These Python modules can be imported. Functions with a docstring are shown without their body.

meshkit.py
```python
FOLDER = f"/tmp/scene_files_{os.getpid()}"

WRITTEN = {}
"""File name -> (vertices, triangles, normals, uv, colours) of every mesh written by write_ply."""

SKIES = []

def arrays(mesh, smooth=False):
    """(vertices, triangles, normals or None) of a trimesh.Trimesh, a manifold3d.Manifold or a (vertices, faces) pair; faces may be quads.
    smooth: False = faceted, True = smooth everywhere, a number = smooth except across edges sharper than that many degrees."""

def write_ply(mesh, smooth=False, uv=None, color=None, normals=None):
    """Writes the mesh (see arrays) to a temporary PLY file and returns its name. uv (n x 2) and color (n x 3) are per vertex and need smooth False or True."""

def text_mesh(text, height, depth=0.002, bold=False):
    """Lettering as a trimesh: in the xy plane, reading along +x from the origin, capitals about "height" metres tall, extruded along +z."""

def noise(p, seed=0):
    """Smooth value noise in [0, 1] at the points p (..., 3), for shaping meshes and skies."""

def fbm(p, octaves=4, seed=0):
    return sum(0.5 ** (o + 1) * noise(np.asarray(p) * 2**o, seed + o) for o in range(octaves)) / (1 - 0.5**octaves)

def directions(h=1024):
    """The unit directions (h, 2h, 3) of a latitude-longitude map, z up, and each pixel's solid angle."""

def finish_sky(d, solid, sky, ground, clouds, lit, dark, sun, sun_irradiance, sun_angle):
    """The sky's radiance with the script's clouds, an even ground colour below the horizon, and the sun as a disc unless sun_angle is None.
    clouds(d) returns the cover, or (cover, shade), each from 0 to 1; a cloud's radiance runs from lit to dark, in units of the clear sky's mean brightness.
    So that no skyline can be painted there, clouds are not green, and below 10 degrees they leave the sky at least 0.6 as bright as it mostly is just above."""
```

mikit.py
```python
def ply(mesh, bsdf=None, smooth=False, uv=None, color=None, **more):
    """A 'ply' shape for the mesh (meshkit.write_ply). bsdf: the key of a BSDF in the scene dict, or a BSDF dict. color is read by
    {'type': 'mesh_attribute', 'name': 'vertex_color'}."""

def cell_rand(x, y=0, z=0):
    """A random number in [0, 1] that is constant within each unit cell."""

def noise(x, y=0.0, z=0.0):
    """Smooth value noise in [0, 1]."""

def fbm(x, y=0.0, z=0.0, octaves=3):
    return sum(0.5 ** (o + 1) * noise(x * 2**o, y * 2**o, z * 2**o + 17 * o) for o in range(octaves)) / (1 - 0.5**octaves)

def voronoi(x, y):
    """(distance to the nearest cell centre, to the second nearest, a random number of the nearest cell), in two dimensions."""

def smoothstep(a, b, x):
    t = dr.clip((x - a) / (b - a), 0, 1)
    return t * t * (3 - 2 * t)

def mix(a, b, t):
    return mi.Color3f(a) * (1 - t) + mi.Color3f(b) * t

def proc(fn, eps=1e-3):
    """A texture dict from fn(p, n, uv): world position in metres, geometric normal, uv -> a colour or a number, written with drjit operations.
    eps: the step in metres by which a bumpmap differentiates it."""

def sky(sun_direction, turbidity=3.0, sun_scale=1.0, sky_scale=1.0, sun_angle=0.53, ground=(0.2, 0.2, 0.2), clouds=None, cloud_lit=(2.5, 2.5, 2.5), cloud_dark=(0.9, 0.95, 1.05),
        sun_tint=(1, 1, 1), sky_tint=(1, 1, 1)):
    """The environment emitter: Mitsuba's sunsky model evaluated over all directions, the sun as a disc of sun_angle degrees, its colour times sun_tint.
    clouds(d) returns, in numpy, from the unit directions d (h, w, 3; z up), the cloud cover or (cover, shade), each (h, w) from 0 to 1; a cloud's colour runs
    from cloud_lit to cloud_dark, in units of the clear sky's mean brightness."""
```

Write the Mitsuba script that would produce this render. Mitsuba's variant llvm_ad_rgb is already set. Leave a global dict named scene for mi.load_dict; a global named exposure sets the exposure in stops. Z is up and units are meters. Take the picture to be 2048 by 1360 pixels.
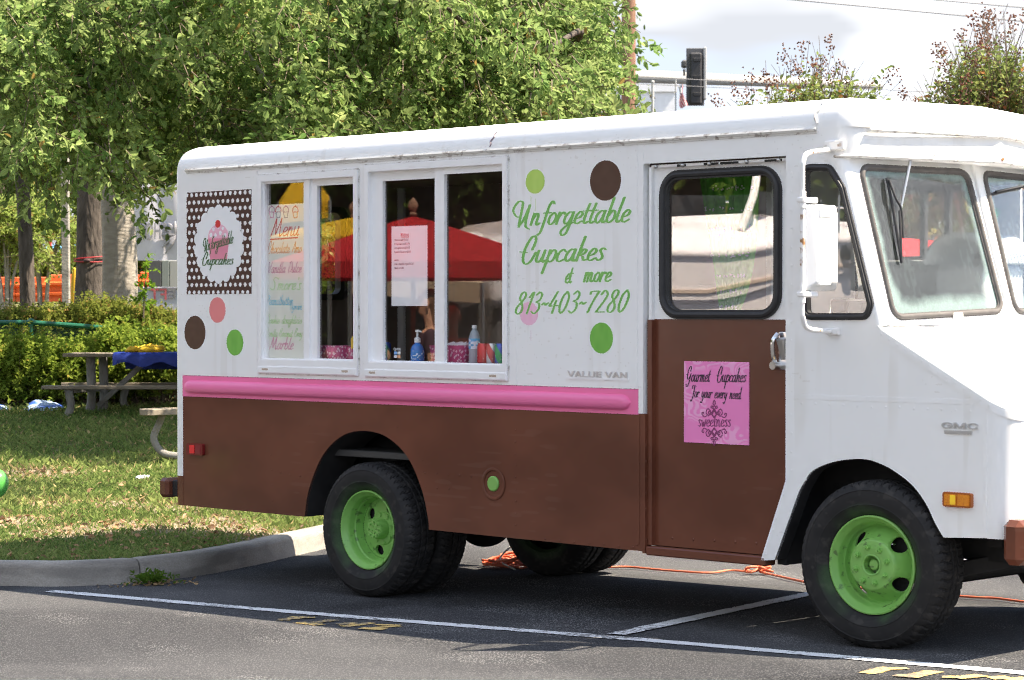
import math, random
import numpy as np, trimesh, drjit as dr, mitsuba as mi, manifold3d as m3
import mikit, meshkit
from mikit import noise, fbm, voronoi, cell_rand, smoothstep, mix
from shapely.geometry import Polygon, LineString, Point, box as sbox
from shapely import affinity, union_all

T = mi.ScalarTransform4f
scene, labels = {}, {}
RNG = np.random.default_rng(7)

# ------------------------------------------------------------------ camera, sky, exposure
# World frame: the truck's own frame. x runs forward along the truck (0 = front axle), y runs away from
# the serving side (0 = the side's sheet metal), z is up. A 55 mm lens on a 23.6 mm sensor.
FOC, ANG, TILT = 4773.0, math.atan(4904 / 4773.0), math.atan(60 / 4773.0)
CAM = np.array([6.835, -9.535, 1.645])
FLAT = np.array([-math.cos(ANG), math.sin(ANG), 0.0])
RIGHT = np.array([math.sin(ANG), math.cos(ANG), 0.0])
FWD = FLAT * math.cos(TILT) - np.array([0, 0, math.sin(TILT)])
UP = FLAT * math.sin(TILT) + np.array([0, 0, math.cos(TILT)])
scene['camera'] = {'type': 'thinlens', 'fov': 2 * math.degrees(math.atan(1024 / FOC)), 'fov_axis': 'x', 'near_clip': 0.1, 'far_clip': 3000.0,
                   'aperture_radius': 0.0045, 'focus_distance': 12.6,
                   'to_world': T().look_at(origin=CAM.tolist(), target=(CAM + FWD).tolist(), up=UP.tolist())}
SUN = (0.56, 0.43, 1.0)


def cloud_cover(d):
    q = d / np.maximum(d[..., 2:3] + 0.18, 0.05)
    n = meshkit.fbm(q * np.array([1.3, 1.3, 0.0]) + 4.2, 5, 3)
    c = np.clip((n - 0.36) / 0.22, 0, 1)
    low = np.clip(1 - d[..., 2] / 0.5, 0, 1)
    c = np.clip(c * 0.7 + 1.05 * low, 0, 1)
    m = meshkit.fbm(q * np.array([3.1, 3.1, 0.0]) + 9.7, 4, 11)
    return c, np.clip((m - 0.42) / 0.3 + 0.72 * low, 0, 1)      # thicker cloud towards the horizon, as under any broken overcast


scene['sky'] = mikit.sky(SUN, turbidity=3.0, clouds=cloud_cover, cloud_lit=(1.85, 1.86, 1.88), cloud_dark=(0.84, 0.87, 0.93), ground=(0.15, 0.145, 0.14), sun_tint=(0.96, 1.0, 1.05))
exposure = 3.42


def ray(px, py):
    return FWD + (px - 1024) / FOC * RIGHT - (py - 680) / FOC * UP


def at_y(px, py, y=0.0):
    """The point seen at a place of the photograph, on the upright plane at this y."""
    r = ray(px, py)
    return CAM + r * ((y - CAM[1]) / r[1])


def at_depth(px, py, d):
    return CAM + ray(px, py) * d


def grade(x):
    """Height of the parking lot: it falls a little towards the kerb behind the truck."""
    return 0.0164 * np.clip(x, -7.0, 3.0)


def at_ground(px, py, lift=0.0):
    r, p = ray(px, py), None
    t = (0 - CAM[2]) / r[2]
    for _ in range(12):
        p = CAM + r * t
        t = (grade(p[0]) + lift - CAM[2]) / r[2]
    return CAM + r * t


def sx(px):
    return float(at_y(px, 640)[0])


def sp(px, py):
    p = at_y(px, py)
    return float(p[0]), float(p[2])


# ------------------------------------------------------------------ helpers
def numbered(key):
    if not any(k == key or k.startswith(key + '__') for k in scene) and key not in labels:
        return key
    n = 1
    while True:
        k = f'{key}_{n:03d}'
        if not any(j == k or j.startswith(k + '__') for j in scene) and k not in labels:
            return k
        n += 1


def thing(name, label, cat, group=None, kind=None):
    key = numbered(name)
    labels[key] = {'label': label, 'category': cat}
    if group: labels[key]['group'] = group
    if kind: labels[key]['kind'] = kind
    return key


def obj(name, mesh, mat, parent=None, smooth=False, label=None, kind=None, color=None, **more):
    key = numbered(f'{parent}__{name}' if parent else name)
    scene[key] = mikit.ply(mesh, mat, smooth=smooth, color=color, **more)
    if label or kind:
        labels[key] = {}
        if label: labels[key]['label'] = label
        if kind: labels[key]['kind'] = kind
    return key


def struct(name, mesh, mat, label, smooth=False, color=None):
    key = obj(name, mesh, mat, smooth=smooth, color=color)
    labels[key] = {'label': label, 'category': name.replace('_', ' '), 'kind': 'structure'}
    return key


def cat(ms):
    return trimesh.util.concatenate([m for m in ms if m is not None and len(m.faces)])


def tm(man):
    m = man.to_mesh()
    return trimesh.Trimesh(m.vert_properties[:, :3], m.tri_verts, process=False)


def mf(mesh):
    return m3.Manifold(m3.Mesh(np.asarray(mesh.vertices, np.float32), np.asarray(mesh.faces, np.uint32)))


def polys(s):
    return [g for g in getattr(s, 'geoms', [s]) if isinstance(g, Polygon) and g.area > 1e-9]


def flat_xz(shape, y0, y1):
    """A shape drawn in (x, z), made a plate from y0 to y1."""
    lo, hi = min(y0, y1), max(y0, y1)
    ms = []
    for g in polys(shape):
        m = trimesh.creation.extrude_polygon(g, hi - lo, engine='earcut')
        v = m.vertices.copy()
        ms.append(trimesh.Trimesh(np.stack([v[:, 0], v[:, 2] + lo, v[:, 1]], 1), m.faces[:, ::-1], process=False))
    return cat(ms)


def flat_xy(shape, z0, z1):
    ms = []
    for g in polys(shape):
        m = trimesh.creation.extrude_polygon(g, z1 - z0, engine='earcut')
        m.apply_translation([0, 0, z0])
        ms.append(m)
    return cat(ms)


def on_plane(shape, o, u, v, d0, d1):
    """A shape drawn in (a, b), laid at o + a u + b v, from d0 to d1 along the normal u x v."""
    n = np.cross(u, v)
    ms = []
    for g in polys(shape):
        m = trimesh.creation.extrude_polygon(g, d1 - d0, engine='earcut')
        w = m.vertices
        m.vertices = np.asarray(o) + w[:, :1] * np.asarray(u) + w[:, 1:2] * np.asarray(v) + (w[:, 2:] + d0) * n
        ms.append(m)
    return cat(ms)


def rrect(x0, z0, x1, z1, r, seg=8):
    r = min(r, (x1 - x0) / 2 - 1e-4, (z1 - z0) / 2 - 1e-4)
    return sbox(x0 + r, z0 + r, x1 - r, z1 - r).buffer(r, quad_segs=seg)


def round_poly(pts, r, seg=6):
    return Polygon(pts).buffer(-r, join_style=2).buffer(r, quad_segs=seg)


def bbox(x0, x1, y0, y1, z0, z1, c=0.004):
    """A box with chamfered edges."""
    c = min(c, (x1 - x0) / 3, (y1 - y0) / 3, (z1 - z0) / 3)
    pts = []
    for a in (0, 1):
        for b in (0, 1):
            for d in (0, 1):
                p = np.array([(x0, x1)[a], (y0, y1)[b], (z0, z1)[d]], float)
                s = np.array([1 - 2 * a, 1 - 2 * b, 1 - 2 * d]) * c
                for k in range(3):
                    q = p + s
                    q[k] = p[k]
                    pts.append(q)
    return trimesh.convex.convex_hull(np.array(pts))


def beam(p, q, w, h, c=0.004, up=(0, 0, 1)):
    p, q = np.asarray(p, float), np.asarray(q, float)
    L = np.linalg.norm(q - p)
    m = bbox(0, L, -w / 2, w / 2, -h / 2, h / 2, c)
    a = (q - p) / L
    b = np.cross(up, a)
    if np.linalg.norm(b) < 1e-6: b = np.array([0, 1.0, 0])
    b /= np.linalg.norm(b)
    R = np.eye(4)
    R[:3, 0], R[:3, 1], R[:3, 2], R[:3, 3] = a, b, np.cross(a, b), p
    m.apply_transform(R)
    return m


def spline(pts, n=8, closed=False):
    P = np.asarray(pts, float)
    if len(P) < 3 and not closed: return P
    Q = np.vstack([P[-1:], P, P[:2]]) if closed else np.vstack([2 * P[0] - P[1], P, 2 * P[-1] - P[-2]])
    out = []
    t = np.linspace(0, 1, n, endpoint=False)[:, None]
    for i in range(1, len(Q) - 2):
        a, b, c, d = Q[i - 1], Q[i], Q[i + 1], Q[i + 2]
        out.append(0.5 * (2 * b + (c - a) * t + (2 * a - 5 * b + 4 * c - d) * t**2 + (3 * b - a - 3 * c + d) * t**3))
    if not closed: out.append(P[-1:])
    return np.vstack(out)


def tube(path, r, sides=8, caps=True):
    P = np.asarray(path, float)
    r = np.broadcast_to(np.asarray(r, float), (len(P),))
    tg = np.gradient(P, axis=0)
    tg /= np.linalg.norm(tg, axis=1, keepdims=True) + 1e-12
    n = np.cross(tg[0], [0, 0, 1.0] if abs(tg[0][2]) < 0.9 else [1.0, 0, 0])
    n /= np.linalg.norm(n)
    V, ang = [], np.arange(sides) * 2 * np.pi / sides
    for i in range(len(P)):
        n = n - tg[i] * (n @ tg[i])
        n /= np.linalg.norm(n) + 1e-12
        b = np.cross(tg[i], n)
        V.append(P[i] + r[i] * (np.cos(ang)[:, None] * n + np.sin(ang)[:, None] * b))
    F = []
    for i in range(len(P) - 1):
        for k in range(sides):
            a, b2 = i * sides + k, i * sides + (k + 1) % sides
            F += [[a, b2, b2 + sides], [a, b2 + sides, a + sides]]
    V = np.vstack(V)
    if caps:
        c0, c1 = len(V), len(V) + 1
        V = np.vstack([V, P[:1], P[-1:]])
        e = (len(P) - 1) * sides
        for k in range(sides):
            F += [[c0, (k + 1) % sides, k], [c1, e + k, e + (k + 1) % sides]]
    return trimesh.Trimesh(V, F, process=False)


def lathe(prof, seg=48, axis='z', mod=None):
    """prof: (radius, height) rows turned about an axis; mod(i, angle) may add to a radius."""
    prof = np.asarray(prof, float)
    a = np.arange(seg) * 2 * np.pi / seg
    V = []
    for i, (r, h) in enumerate(prof):
        rr = r + (mod(i, a) if mod else 0) + 0 * a
        V.append(np.stack([rr * np.cos(a), rr * np.sin(a), h + 0 * a], 1))
    V = np.vstack(V)
    F = []
    k = np.arange(seg)
    k2 = (k + 1) % seg
    for i in range(len(prof) - 1):
        F.append(np.stack([i * seg + k, i * seg + k2, (i + 1) * seg + k2], 1))
        F.append(np.stack([i * seg + k, (i + 1) * seg + k2, (i + 1) * seg + k], 1))
    m = trimesh.Trimesh(V, np.vstack(F), process=False)
    if axis == 'y':      # profile height runs along -y (outwards from the serving side)
        v = m.vertices
        m.vertices = np.stack([v[:, 0], -v[:, 2], v[:, 1]], 1)
    return m


def ball(c, r, sub=2, s=(1, 1, 1)):
    m = trimesh.creation.icosphere(subdivisions=sub, radius=1.0)
    m.vertices = m.vertices * (np.asarray(s) * r) + np.asarray(c)
    return m


def moved(m, t=(0, 0, 0), rz=0.0):
    m = m.copy()
    R = trimesh.transformations.rotation_matrix(rz, [0, 0, 1])
    R[:3, 3] = t
    m.apply_transform(R)
    return m


def mirror_y(m, w):
    m = m.copy()
    v = m.vertices.copy()
    v[:, 1] = w - v[:, 1]
    return trimesh.Trimesh(v, m.faces[:, ::-1], process=False)


# ------------------------------------------------------------------ materials
def rgb(c):
    return {'type': 'rgb', 'value': [float(x) for x in c]}


def mat(name, color, rough=0.5, metal=0.0, spec=0.5, bump=None, bump_scale=1.0, coat=0.0, two=True, **kw):
    base = mikit.proc(color) if callable(color) else (color if isinstance(color, dict) else rgb(color))
    b = {'type': 'principled', 'base_color': base, 'roughness': mikit.proc(rough) if callable(rough) else rough, 'metallic': metal, 'specular': spec, **kw}
    if coat: b['clearcoat'] = coat; b['clearcoat_gloss'] = 0.9
    if bump: b = {"type": "bumpmap", "arbitrary": mikit.proc(bump, eps=2e-3), "scale": bump_scale, "bsdf": b}
    scene['mat_' + name] = {'type': 'twosided', 'bsdf': b} if two else b
    return 'mat_' + name


def wavy(p, n, uv):
    return 0.0034 * fbm(p.x * 2.2, p.y * 2.2, p.z * 2.2, 2) + 0.00025 * noise(p.x * 17, p.y * 17, p.z * 17)


def white_paint(p, n, uv):
    g = fbm(p.x * 3, p.y * 3, p.z * 0.7, 3)
    streak = smoothstep(0.62, 0.78, noise(p.x * 28, p.y * 28, p.z * 1.6)) * smoothstep(0.5, 0.7, g)
    spot = smoothstep(0.86, 0.9, noise(p.x * 55, p.y * 55, p.z * 55)) * smoothstep(0.5, 0.66, noise(p.x * 2.3, p.y * 2.3, p.z * 2.3))
    c = mix([0.80, 0.805, 0.80], [0.71, 0.70, 0.67], 0.55 * streak + 0.15 * g)
    return mix(c, [0.50, 0.45, 0.39], 0.22 * spot)


def brown_paint(p, n, uv):
    g = fbm(p.x * 4, p.y * 4, p.z * 4, 3)
    sc = smoothstep(0.72, 0.8, noise(p.x * 7, p.y * 7, p.z * 38)) * smoothstep(0.58, 0.7, noise(p.x * 1.7, p.y, p.z * 1.7 + 5))
    c = mix([0.096, 0.031, 0.017], [0.150, 0.050, 0.028], smoothstep(0.3, 0.7, fbm(p.x * 2.1, p.y * 2.1, p.z * 2.6, 4)) * 0.7 + 0.3 * g)
    return mix(c, [0.22, 0.14, 0.11], 0.10 * sc)


def pitted(p, n, uv):
    return 0.0035 * noise(p.x * 120, p.y * 120, p.z * 120)


M_WHITE = mat('white_paint', white_paint, 0.32, spec=0.5, bump=wavy)
M_BROWN = mat('brown_paint', brown_paint, 0.22, spec=0.36, bump=wavy)
M_PINK = mat('pink_paint', (0.78, 0.165, 0.355), 0.35, bump=wavy)
M_RIM = mat('green_paint', lambda p, n, uv: mix(mix([0.170, 0.39, 0.082], [0.225, 0.465, 0.115], fbm(p.x * 9, p.y * 9, p.z * 9, 2)), [0.05, 0.075, 0.03], 0.75 * smoothstep(0.60, 0.76, fbm(p.x * 38, p.y * 38, p.z * 38, 3)) * smoothstep(0.4, 0.62, noise(p.x * 9, p.y * 9 + 3, p.z * 9))), 0.38)
M_DOTGREEN = mat('dot_green', lambda p, n, uv: mix([0.13, 0.40, 0.05], [0.19, 0.47, 0.075], fbm(p.x * 30, p.y, p.z * 9, 2)), 0.5)
M_DOTLIME = mat('dot_lime', lambda p, n, uv: mix([0.38, 0.58, 0.10], [0.47, 0.64, 0.15], fbm(p.x * 30, p.y, p.z * 9, 2)), 0.5)
M_TEXTGREEN = mat('letter_green', lambda p, n, uv: mix([0.14, 0.42, 0.075], [0.25, 0.52, 0.14], fbm(p.x * 14, p.y, p.z * 14, 2)), 0.5)
M_SALMON = mat('dot_salmon', (0.72, 0.22, 0.22), 0.5)
M_PALEPINK = mat('dot_pale_pink', lambda p, n, uv: mix([0.78, 0.42, 0.56], [0.80, 0.52, 0.64], noise(p.x * 40, p.y, p.z * 8)), 0.5)
M_DOTBROWN = mat('dot_brown', lambda p, n, uv: mix([0.062, 0.028, 0.017], [0.085, 0.040, 0.026], fbm(p.x * 20, p.y, p.z * 20, 3)), 0.42)
M_FRAME = mat('white_aluminium', (0.80, 0.80, 0.80), 0.35)
M_RUBBER = mat('black_rubber', lambda p, n, uv: mix([0.016, 0.016, 0.018], [0.026, 0.026, 0.028], fbm(p.x * 20, p.y * 20, p.z * 20, 2)), 0.55)
M_GASKET_GREY = mat('weathered_rubber', lambda p, n, uv: mix([0.07, 0.066, 0.064], [0.14, 0.13, 0.125], fbm(p.x * 25, p.y * 25, p.z * 25, 2)), 0.75)
def tyre_rubber(p, n, uv):
    base = mix([0.009, 0.009, 0.0095], [0.022, 0.021, 0.021], fbm(p.x * 11, p.y * 11, p.z * 11, 3))
    dusty = smoothstep(0.55, 0.75, fbm(p.x * 24, p.y * 24, p.z * 24, 3))
    c = mix(base, [0.055, 0.050, 0.045], 0.45 * dusty)
    # green overspray left on the sidewalls when the rims were painted
    r = dr.minimum(dr.sqrt(dr.square(p.x - 0.005) + dr.square(p.z - 0.405)), dr.sqrt(dr.square(p.x + 3.65) + dr.square(p.z - 0.34)))
    over = smoothstep(0.315, 0.24, r + 0.05 * (fbm(p.x * 13, p.y * 13, p.z * 13, 3) - 0.5)) * smoothstep(0.40, 0.62, fbm(p.x * 6 + 4, p.y, p.z * 6, 2)) * (0.5 + 0.5 * noise(p.x * 220, p.y * 220, p.z * 220))
    return mix(c, [0.08, 0.20, 0.055], 0.32 * over)


M_TYRE = mat('tyre_rubber', tyre_rubber, 0.72, spec=0.3)
M_CHASSIS = mat('chassis_black', (0.014, 0.013, 0.013), 0.7)
M_LINER = mat('wheel_well', lambda p, n, uv: mix([0.010, 0.010, 0.011], [0.028, 0.027, 0.026], fbm(p.x * 9, p.y * 9, p.z * 9, 3)), 0.8)
M_CHROME = mat('chrome', (0.78, 0.78, 0.79), 0.12, metal=1.0)
M_STEEL = mat('dull_steel', (0.5, 0.5, 0.5), 0.35, metal=1.0)
M_RUSTY = mat('rusty_white', lambda p, n, uv: mix([0.80, 0.79, 0.77], [0.30, 0.15, 0.06], smoothstep(0.60, 0.74, fbm(p.x * 22, p.y * 22, p.z * 22, 3))), 0.5)
M_DIRTLINE = mat('grimy_sealant', lambda p, n, uv: mix([0.66, 0.65, 0.62], [0.33, 0.30, 0.27], smoothstep(0.50, 0.75, fbm(p.x * 31, p.y * 31, p.z * 31, 3))), 0.7)
M_INTERIOR = mat('interior_wall', lambda p, n, uv: mix([0.20, 0.15, 0.125], [0.25, 0.195, 0.165], noise(p.x * 5, p.y * 5, p.z * 5)), 0.6)
M_CABGREY = mat('cab_grey', (0.52, 0.55, 0.55), 0.5)
M_FLOORIN = mat('van_floor', (0.05, 0.05, 0.05), 0.6)
M_BLACK = mat('black_plastic', (0.02, 0.02, 0.021), 0.45)
M_PRINTBLACK = mat('black_ink', (0.035, 0.012, 0.03), 0.6)
M_PLUM = mat('plum_ink', (0.22, 0.035, 0.13), 0.6)
M_PAPER = mat('paper', (0.76, 0.76, 0.78), 0.8)
scene['mat_window_glass'] = {'type': 'thindielectric', 'int_ior': 1.60, 'ext_ior': 1.0}
scene['mat_door_glass'] = {'type': 'thindielectric', 'int_ior': 2.25, 'ext_ior': 1.0}


def asphalt(p, n, uv):
    big = fbm(p.x * 0.55, p.y * 0.9, 0.0, 4)
    v1, v2, which = voronoi(p.x * 78, p.y * 78)
    stone = (1 - smoothstep(0.22, 0.42, v1)) * smoothstep(0.35, 0.6, which)
    fine = noise(p.x * 310, p.y * 310, 3.0)
    c = mix([0.034, 0.035, 0.038], [0.057, 0.058, 0.061], smoothstep(0.35, 0.65, big))
    worn = smoothstep(0.60, 0.72, fbm(p.x * 1.6 + 7, p.y * 2.7, 2.0, 3))
    c = c * (0.82 + 0.36 * fine)
    c = mix(c, [0.27, 0.265, 0.265], stone * (0.32 + 0.42 * worn))
    stain = smoothstep(0.68, 0.78, fbm(p.x * 0.9 + 31, p.y * 0.9, 5.0, 3))
    return c * (1 - 0.35 * stain)


M_ASPHALT = mat('asphalt', asphalt, 0.9, spec=0.12, bump=lambda p, n, uv: 0.006 * noise(p.x * 95, p.y * 95, 0.0) + 0.003 * noise(p.x * 240, p.y * 240, 1.0))


def worn_paint(base, keep):
    def f(p, n, uv):
        a = fbm(p.x * 60, p.y * 60, 0.0, 2)
        b = noise(p.x * 4, p.y * 4, 3.0)
        gone = smoothstep(keep, keep + 0.1, a * 0.65 + b * 0.35)
        return mix(base, [0.10, 0.098, 0.096], gone * 0.85)
    return f


M_LINE = mat('line_paint', worn_paint([0.52, 0.53, 0.54], 0.58), 0.75)
M_YELLOW_LINE = mat('yellow_paint', worn_paint([0.52, 0.36, 0.13], 0.50), 0.75)


def concrete(p, n, uv):
    a = fbm(p.x * 5, p.y * 5, p.z * 5, 4)
    s = noise(p.x * 130, p.y * 130, p.z * 130)
    dirt = smoothstep(0.5, 0.7, fbm(p.x * 2 + 3, p.y * 2, p.z * 9, 3))
    c = mix([0.20, 0.185, 0.165], [0.33, 0.31, 0.275], a) * (0.8 + 0.4 * s)
    return mix(c, [0.09, 0.082, 0.072], 0.5 * dirt)


M_CONCRETE = mat('concrete', concrete, 0.85, bump=lambda p, n, uv: 0.006 * fbm(p.x * 40, p.y * 40, p.z * 40, 2))


def soil(p, n, uv):
    a = fbm(p.x * 1.4, p.y * 1.4, 0.0, 4)
    b = fbm(p.x * 22, p.y * 22, 1.0, 3)
    green = mix([0.075, 0.095, 0.022], [0.15, 0.16, 0.045], b)
    bare = mix([0.20, 0.145, 0.095], [0.34, 0.265, 0.18], b)
    return mix(green, bare, smoothstep(0.52, 0.64, a * 0.75 + b * 0.25))


M_SOIL = mat('lawn_soil', soil, 0.9, bump=lambda p, n, uv: 0.02 * fbm(p.x * 18, p.y * 18, 0.0, 2))
M_BARK_DARK = mat('dark_bark', lambda p, n, uv: mix([0.026, 0.021, 0.018], [0.115, 0.095, 0.08], fbm(p.x * 24, p.y * 24, p.z * 5, 3)), 0.9,
                  bump=lambda p, n, uv: 0.03 * fbm(p.x * 26, p.y * 26, p.z * 6, 3))
M_BARK_GREY = mat('grey_bark', lambda p, n, uv: mix([0.17, 0.15, 0.125], [0.34, 0.31, 0.27], fbm(p.x * 9, p.y * 9, p.z * 26, 3)), 0.9,
                  bump=lambda p, n, uv: 0.012 * fbm(p.x * 12, p.y * 12, p.z * 40, 3))
M_TWIG = mat('twig_bark', (0.13, 0.10, 0.075), 0.9)


def leafmat(name, rough=0.38, trans=0.85, spec_tint=0.0):
    scene['mat_' + name] = {'type': 'principledthin', 'base_color': {'type': 'mesh_attribute', 'name': 'vertex_color'}, 'roughness': rough, 'eta': 1.5, 'diff_trans': trans}
    return 'mat_' + name


M_LEAF = leafmat('leaf', 0.21, 1.0)
M_GRASS = leafmat('grass_blade', 0.5, 0.7)
M_DRY = mat('dry_leaf', {'type': 'mesh_attribute', 'name': 'vertex_color'}, 0.8)

# ------------------------------------------------------------------ the setting: lot, kerb, lawn, markings
def grid(xs, ys, zf):
    X, Y = np.meshgrid(xs, ys, indexing='ij')
    V = np.stack([X, Y, zf(X, Y)], -1).reshape(-1, 3)
    i = np.arange(len(xs) - 1)[:, None] * len(ys) + np.arange(len(ys) - 1)[None]
    i = i.ravel()
    F = np.vstack([np.stack([i, i + len(ys), i + len(ys) + 1], 1), np.stack([i, i + len(ys) + 1, i + 1], 1)])
    return trimesh.Trimesh(V, F, process=False)


gx = np.concatenate([[-900, -300, -100, -40, -20], np.linspace(-9, 9, 37), [20, 40, 100, 300, 900]])
gy = np.concatenate([[-900, -300, -100, -40, -20], np.linspace(-12, 12, 25), [20, 40, 100, 300, 900]])
struct('parking_lot', grid(gx, gy, lambda x, y: grade(x)), M_ASPHALT, 'speckled dark asphalt of the parking lot under and around the truck', smooth=True)

# kerb: the foot of its face, read off the photograph, then on past the truck and out of the frame
foot = [at_ground(*p)[:2] for p in ((0, 1172), (120, 1173), (285, 1165), (420, 1148), (530, 1126), (640, 1100))]
d0 = foot[0] - foot[1]
foot = [foot[0] + d0 / np.linalg.norm(d0) * 6 + np.array([-1.5, 0]), foot[0] + d0 / np.linalg.norm(d0) * 2.0] + foot
d1 = foot[-1] - foot[-2]
d1 /= np.linalg.norm(d1)
foot += [foot[-1] + d1 * 1.5, foot[-1] + d1 * 4.5 + np.array([-0.4, 0]), foot[-1] + d1 * 14 + np.array([-3.5, 0])]
KERB = spline(foot, 24)
KERB_LINE = LineString(KERB)
KERB_H = 0.15


def kerb_piece(s0, s1):
    n = max(3, int((s1 - s0) / 0.06))
    prof = [(0.0, -0.03), (0.002, 0.0), (0.022, 0.105), (0.036, 0.135), (0.060, 0.149), (0.09, 0.151), (0.15, 0.149), (0.16, 0.13), (0.165, -0.03)]
    rows = []
    for s in np.linspace(s0, s1, n):
        a, b = np.array(KERB_LINE.interpolate(s).coords[0]), np.array(KERB_LINE.interpolate(s + 0.02).coords[0])
        t = (b - a) / (np.linalg.norm(b - a) + 1e-9)
        nn = np.array([-t[1], t[0]])
        wob = 0.004 * math.sin(s * 7) + 0.003 * math.sin(s * 23)
        e = 0.006 if (s - s0 < 0.01 or s1 - s < 0.01) else 0
        rows.append([[*(a + nn * (u + wob + (e if u < 0.08 else 0))), grade(a[0]) + h - (e if h > 0.1 else 0)] for u, h in prof])
    V = np.array(rows).reshape(-1, 3)
    m, F = len(prof), []
    for i in range(n - 1):
        for k in range(m - 1):
            a = i * m + k
            F += [[a, a + m, a + m + 1], [a, a + m + 1, a + 1]]
    for k in range(1, m - 1):
        F += [[0, k, k + 1], [(n - 1) * m, (n - 1) * m + k + 1, (n - 1) * m + k]]
    return trimesh.Trimesh(V, F, process=False)


S_JOINT = KERB_LINE.project(Point(at_ground(285, 1165)[:2]))
kerb_key = 'kerb'
labels['kerb'] = {'label': 'weathered concrete kerb curving round the lawn behind the truck', 'category': 'kerb', 'kind': 'structure'}
cuts = [0.05, S_JOINT - 3.1, S_JOINT, S_JOINT + 3.0, S_JOINT + 6.0, S_JOINT + 9.0, S_JOINT + 12.0, KERB_LINE.length - 0.1]
for a, b in zip(cuts[:-1], cuts[1:]):
    obj('segment', kerb_piece(a + 0.006, b - 0.006), M_CONCRETE, kerb_key, smooth=35)

# lawn: a height field behind the kerb that climbs away from the lot
HD = np.array([10, 15.5, 19, 22.4, 26.5, 31, 37, 44, 60, 100, 200, 600.0])
HZ = np.array([0.06, 0.06, 0.15, 0.27, 0.42, 0.56, 0.95, 1.68, 2.0, 2.6, 3.4, 6.0])
lawn_edge = np.array([np.array(KERB_LINE.interpolate(s).coords[0]) for s in np.linspace(0.1, KERB_LINE.length - 0.1, 140)])
tn = np.gradient(lawn_edge, axis=0)
tn /= np.linalg.norm(tn, axis=1, keepdims=True)
edge_n = np.stack([-tn[:, 1], tn[:, 0]], 1)
inner = lawn_edge + edge_n * 0.155


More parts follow.
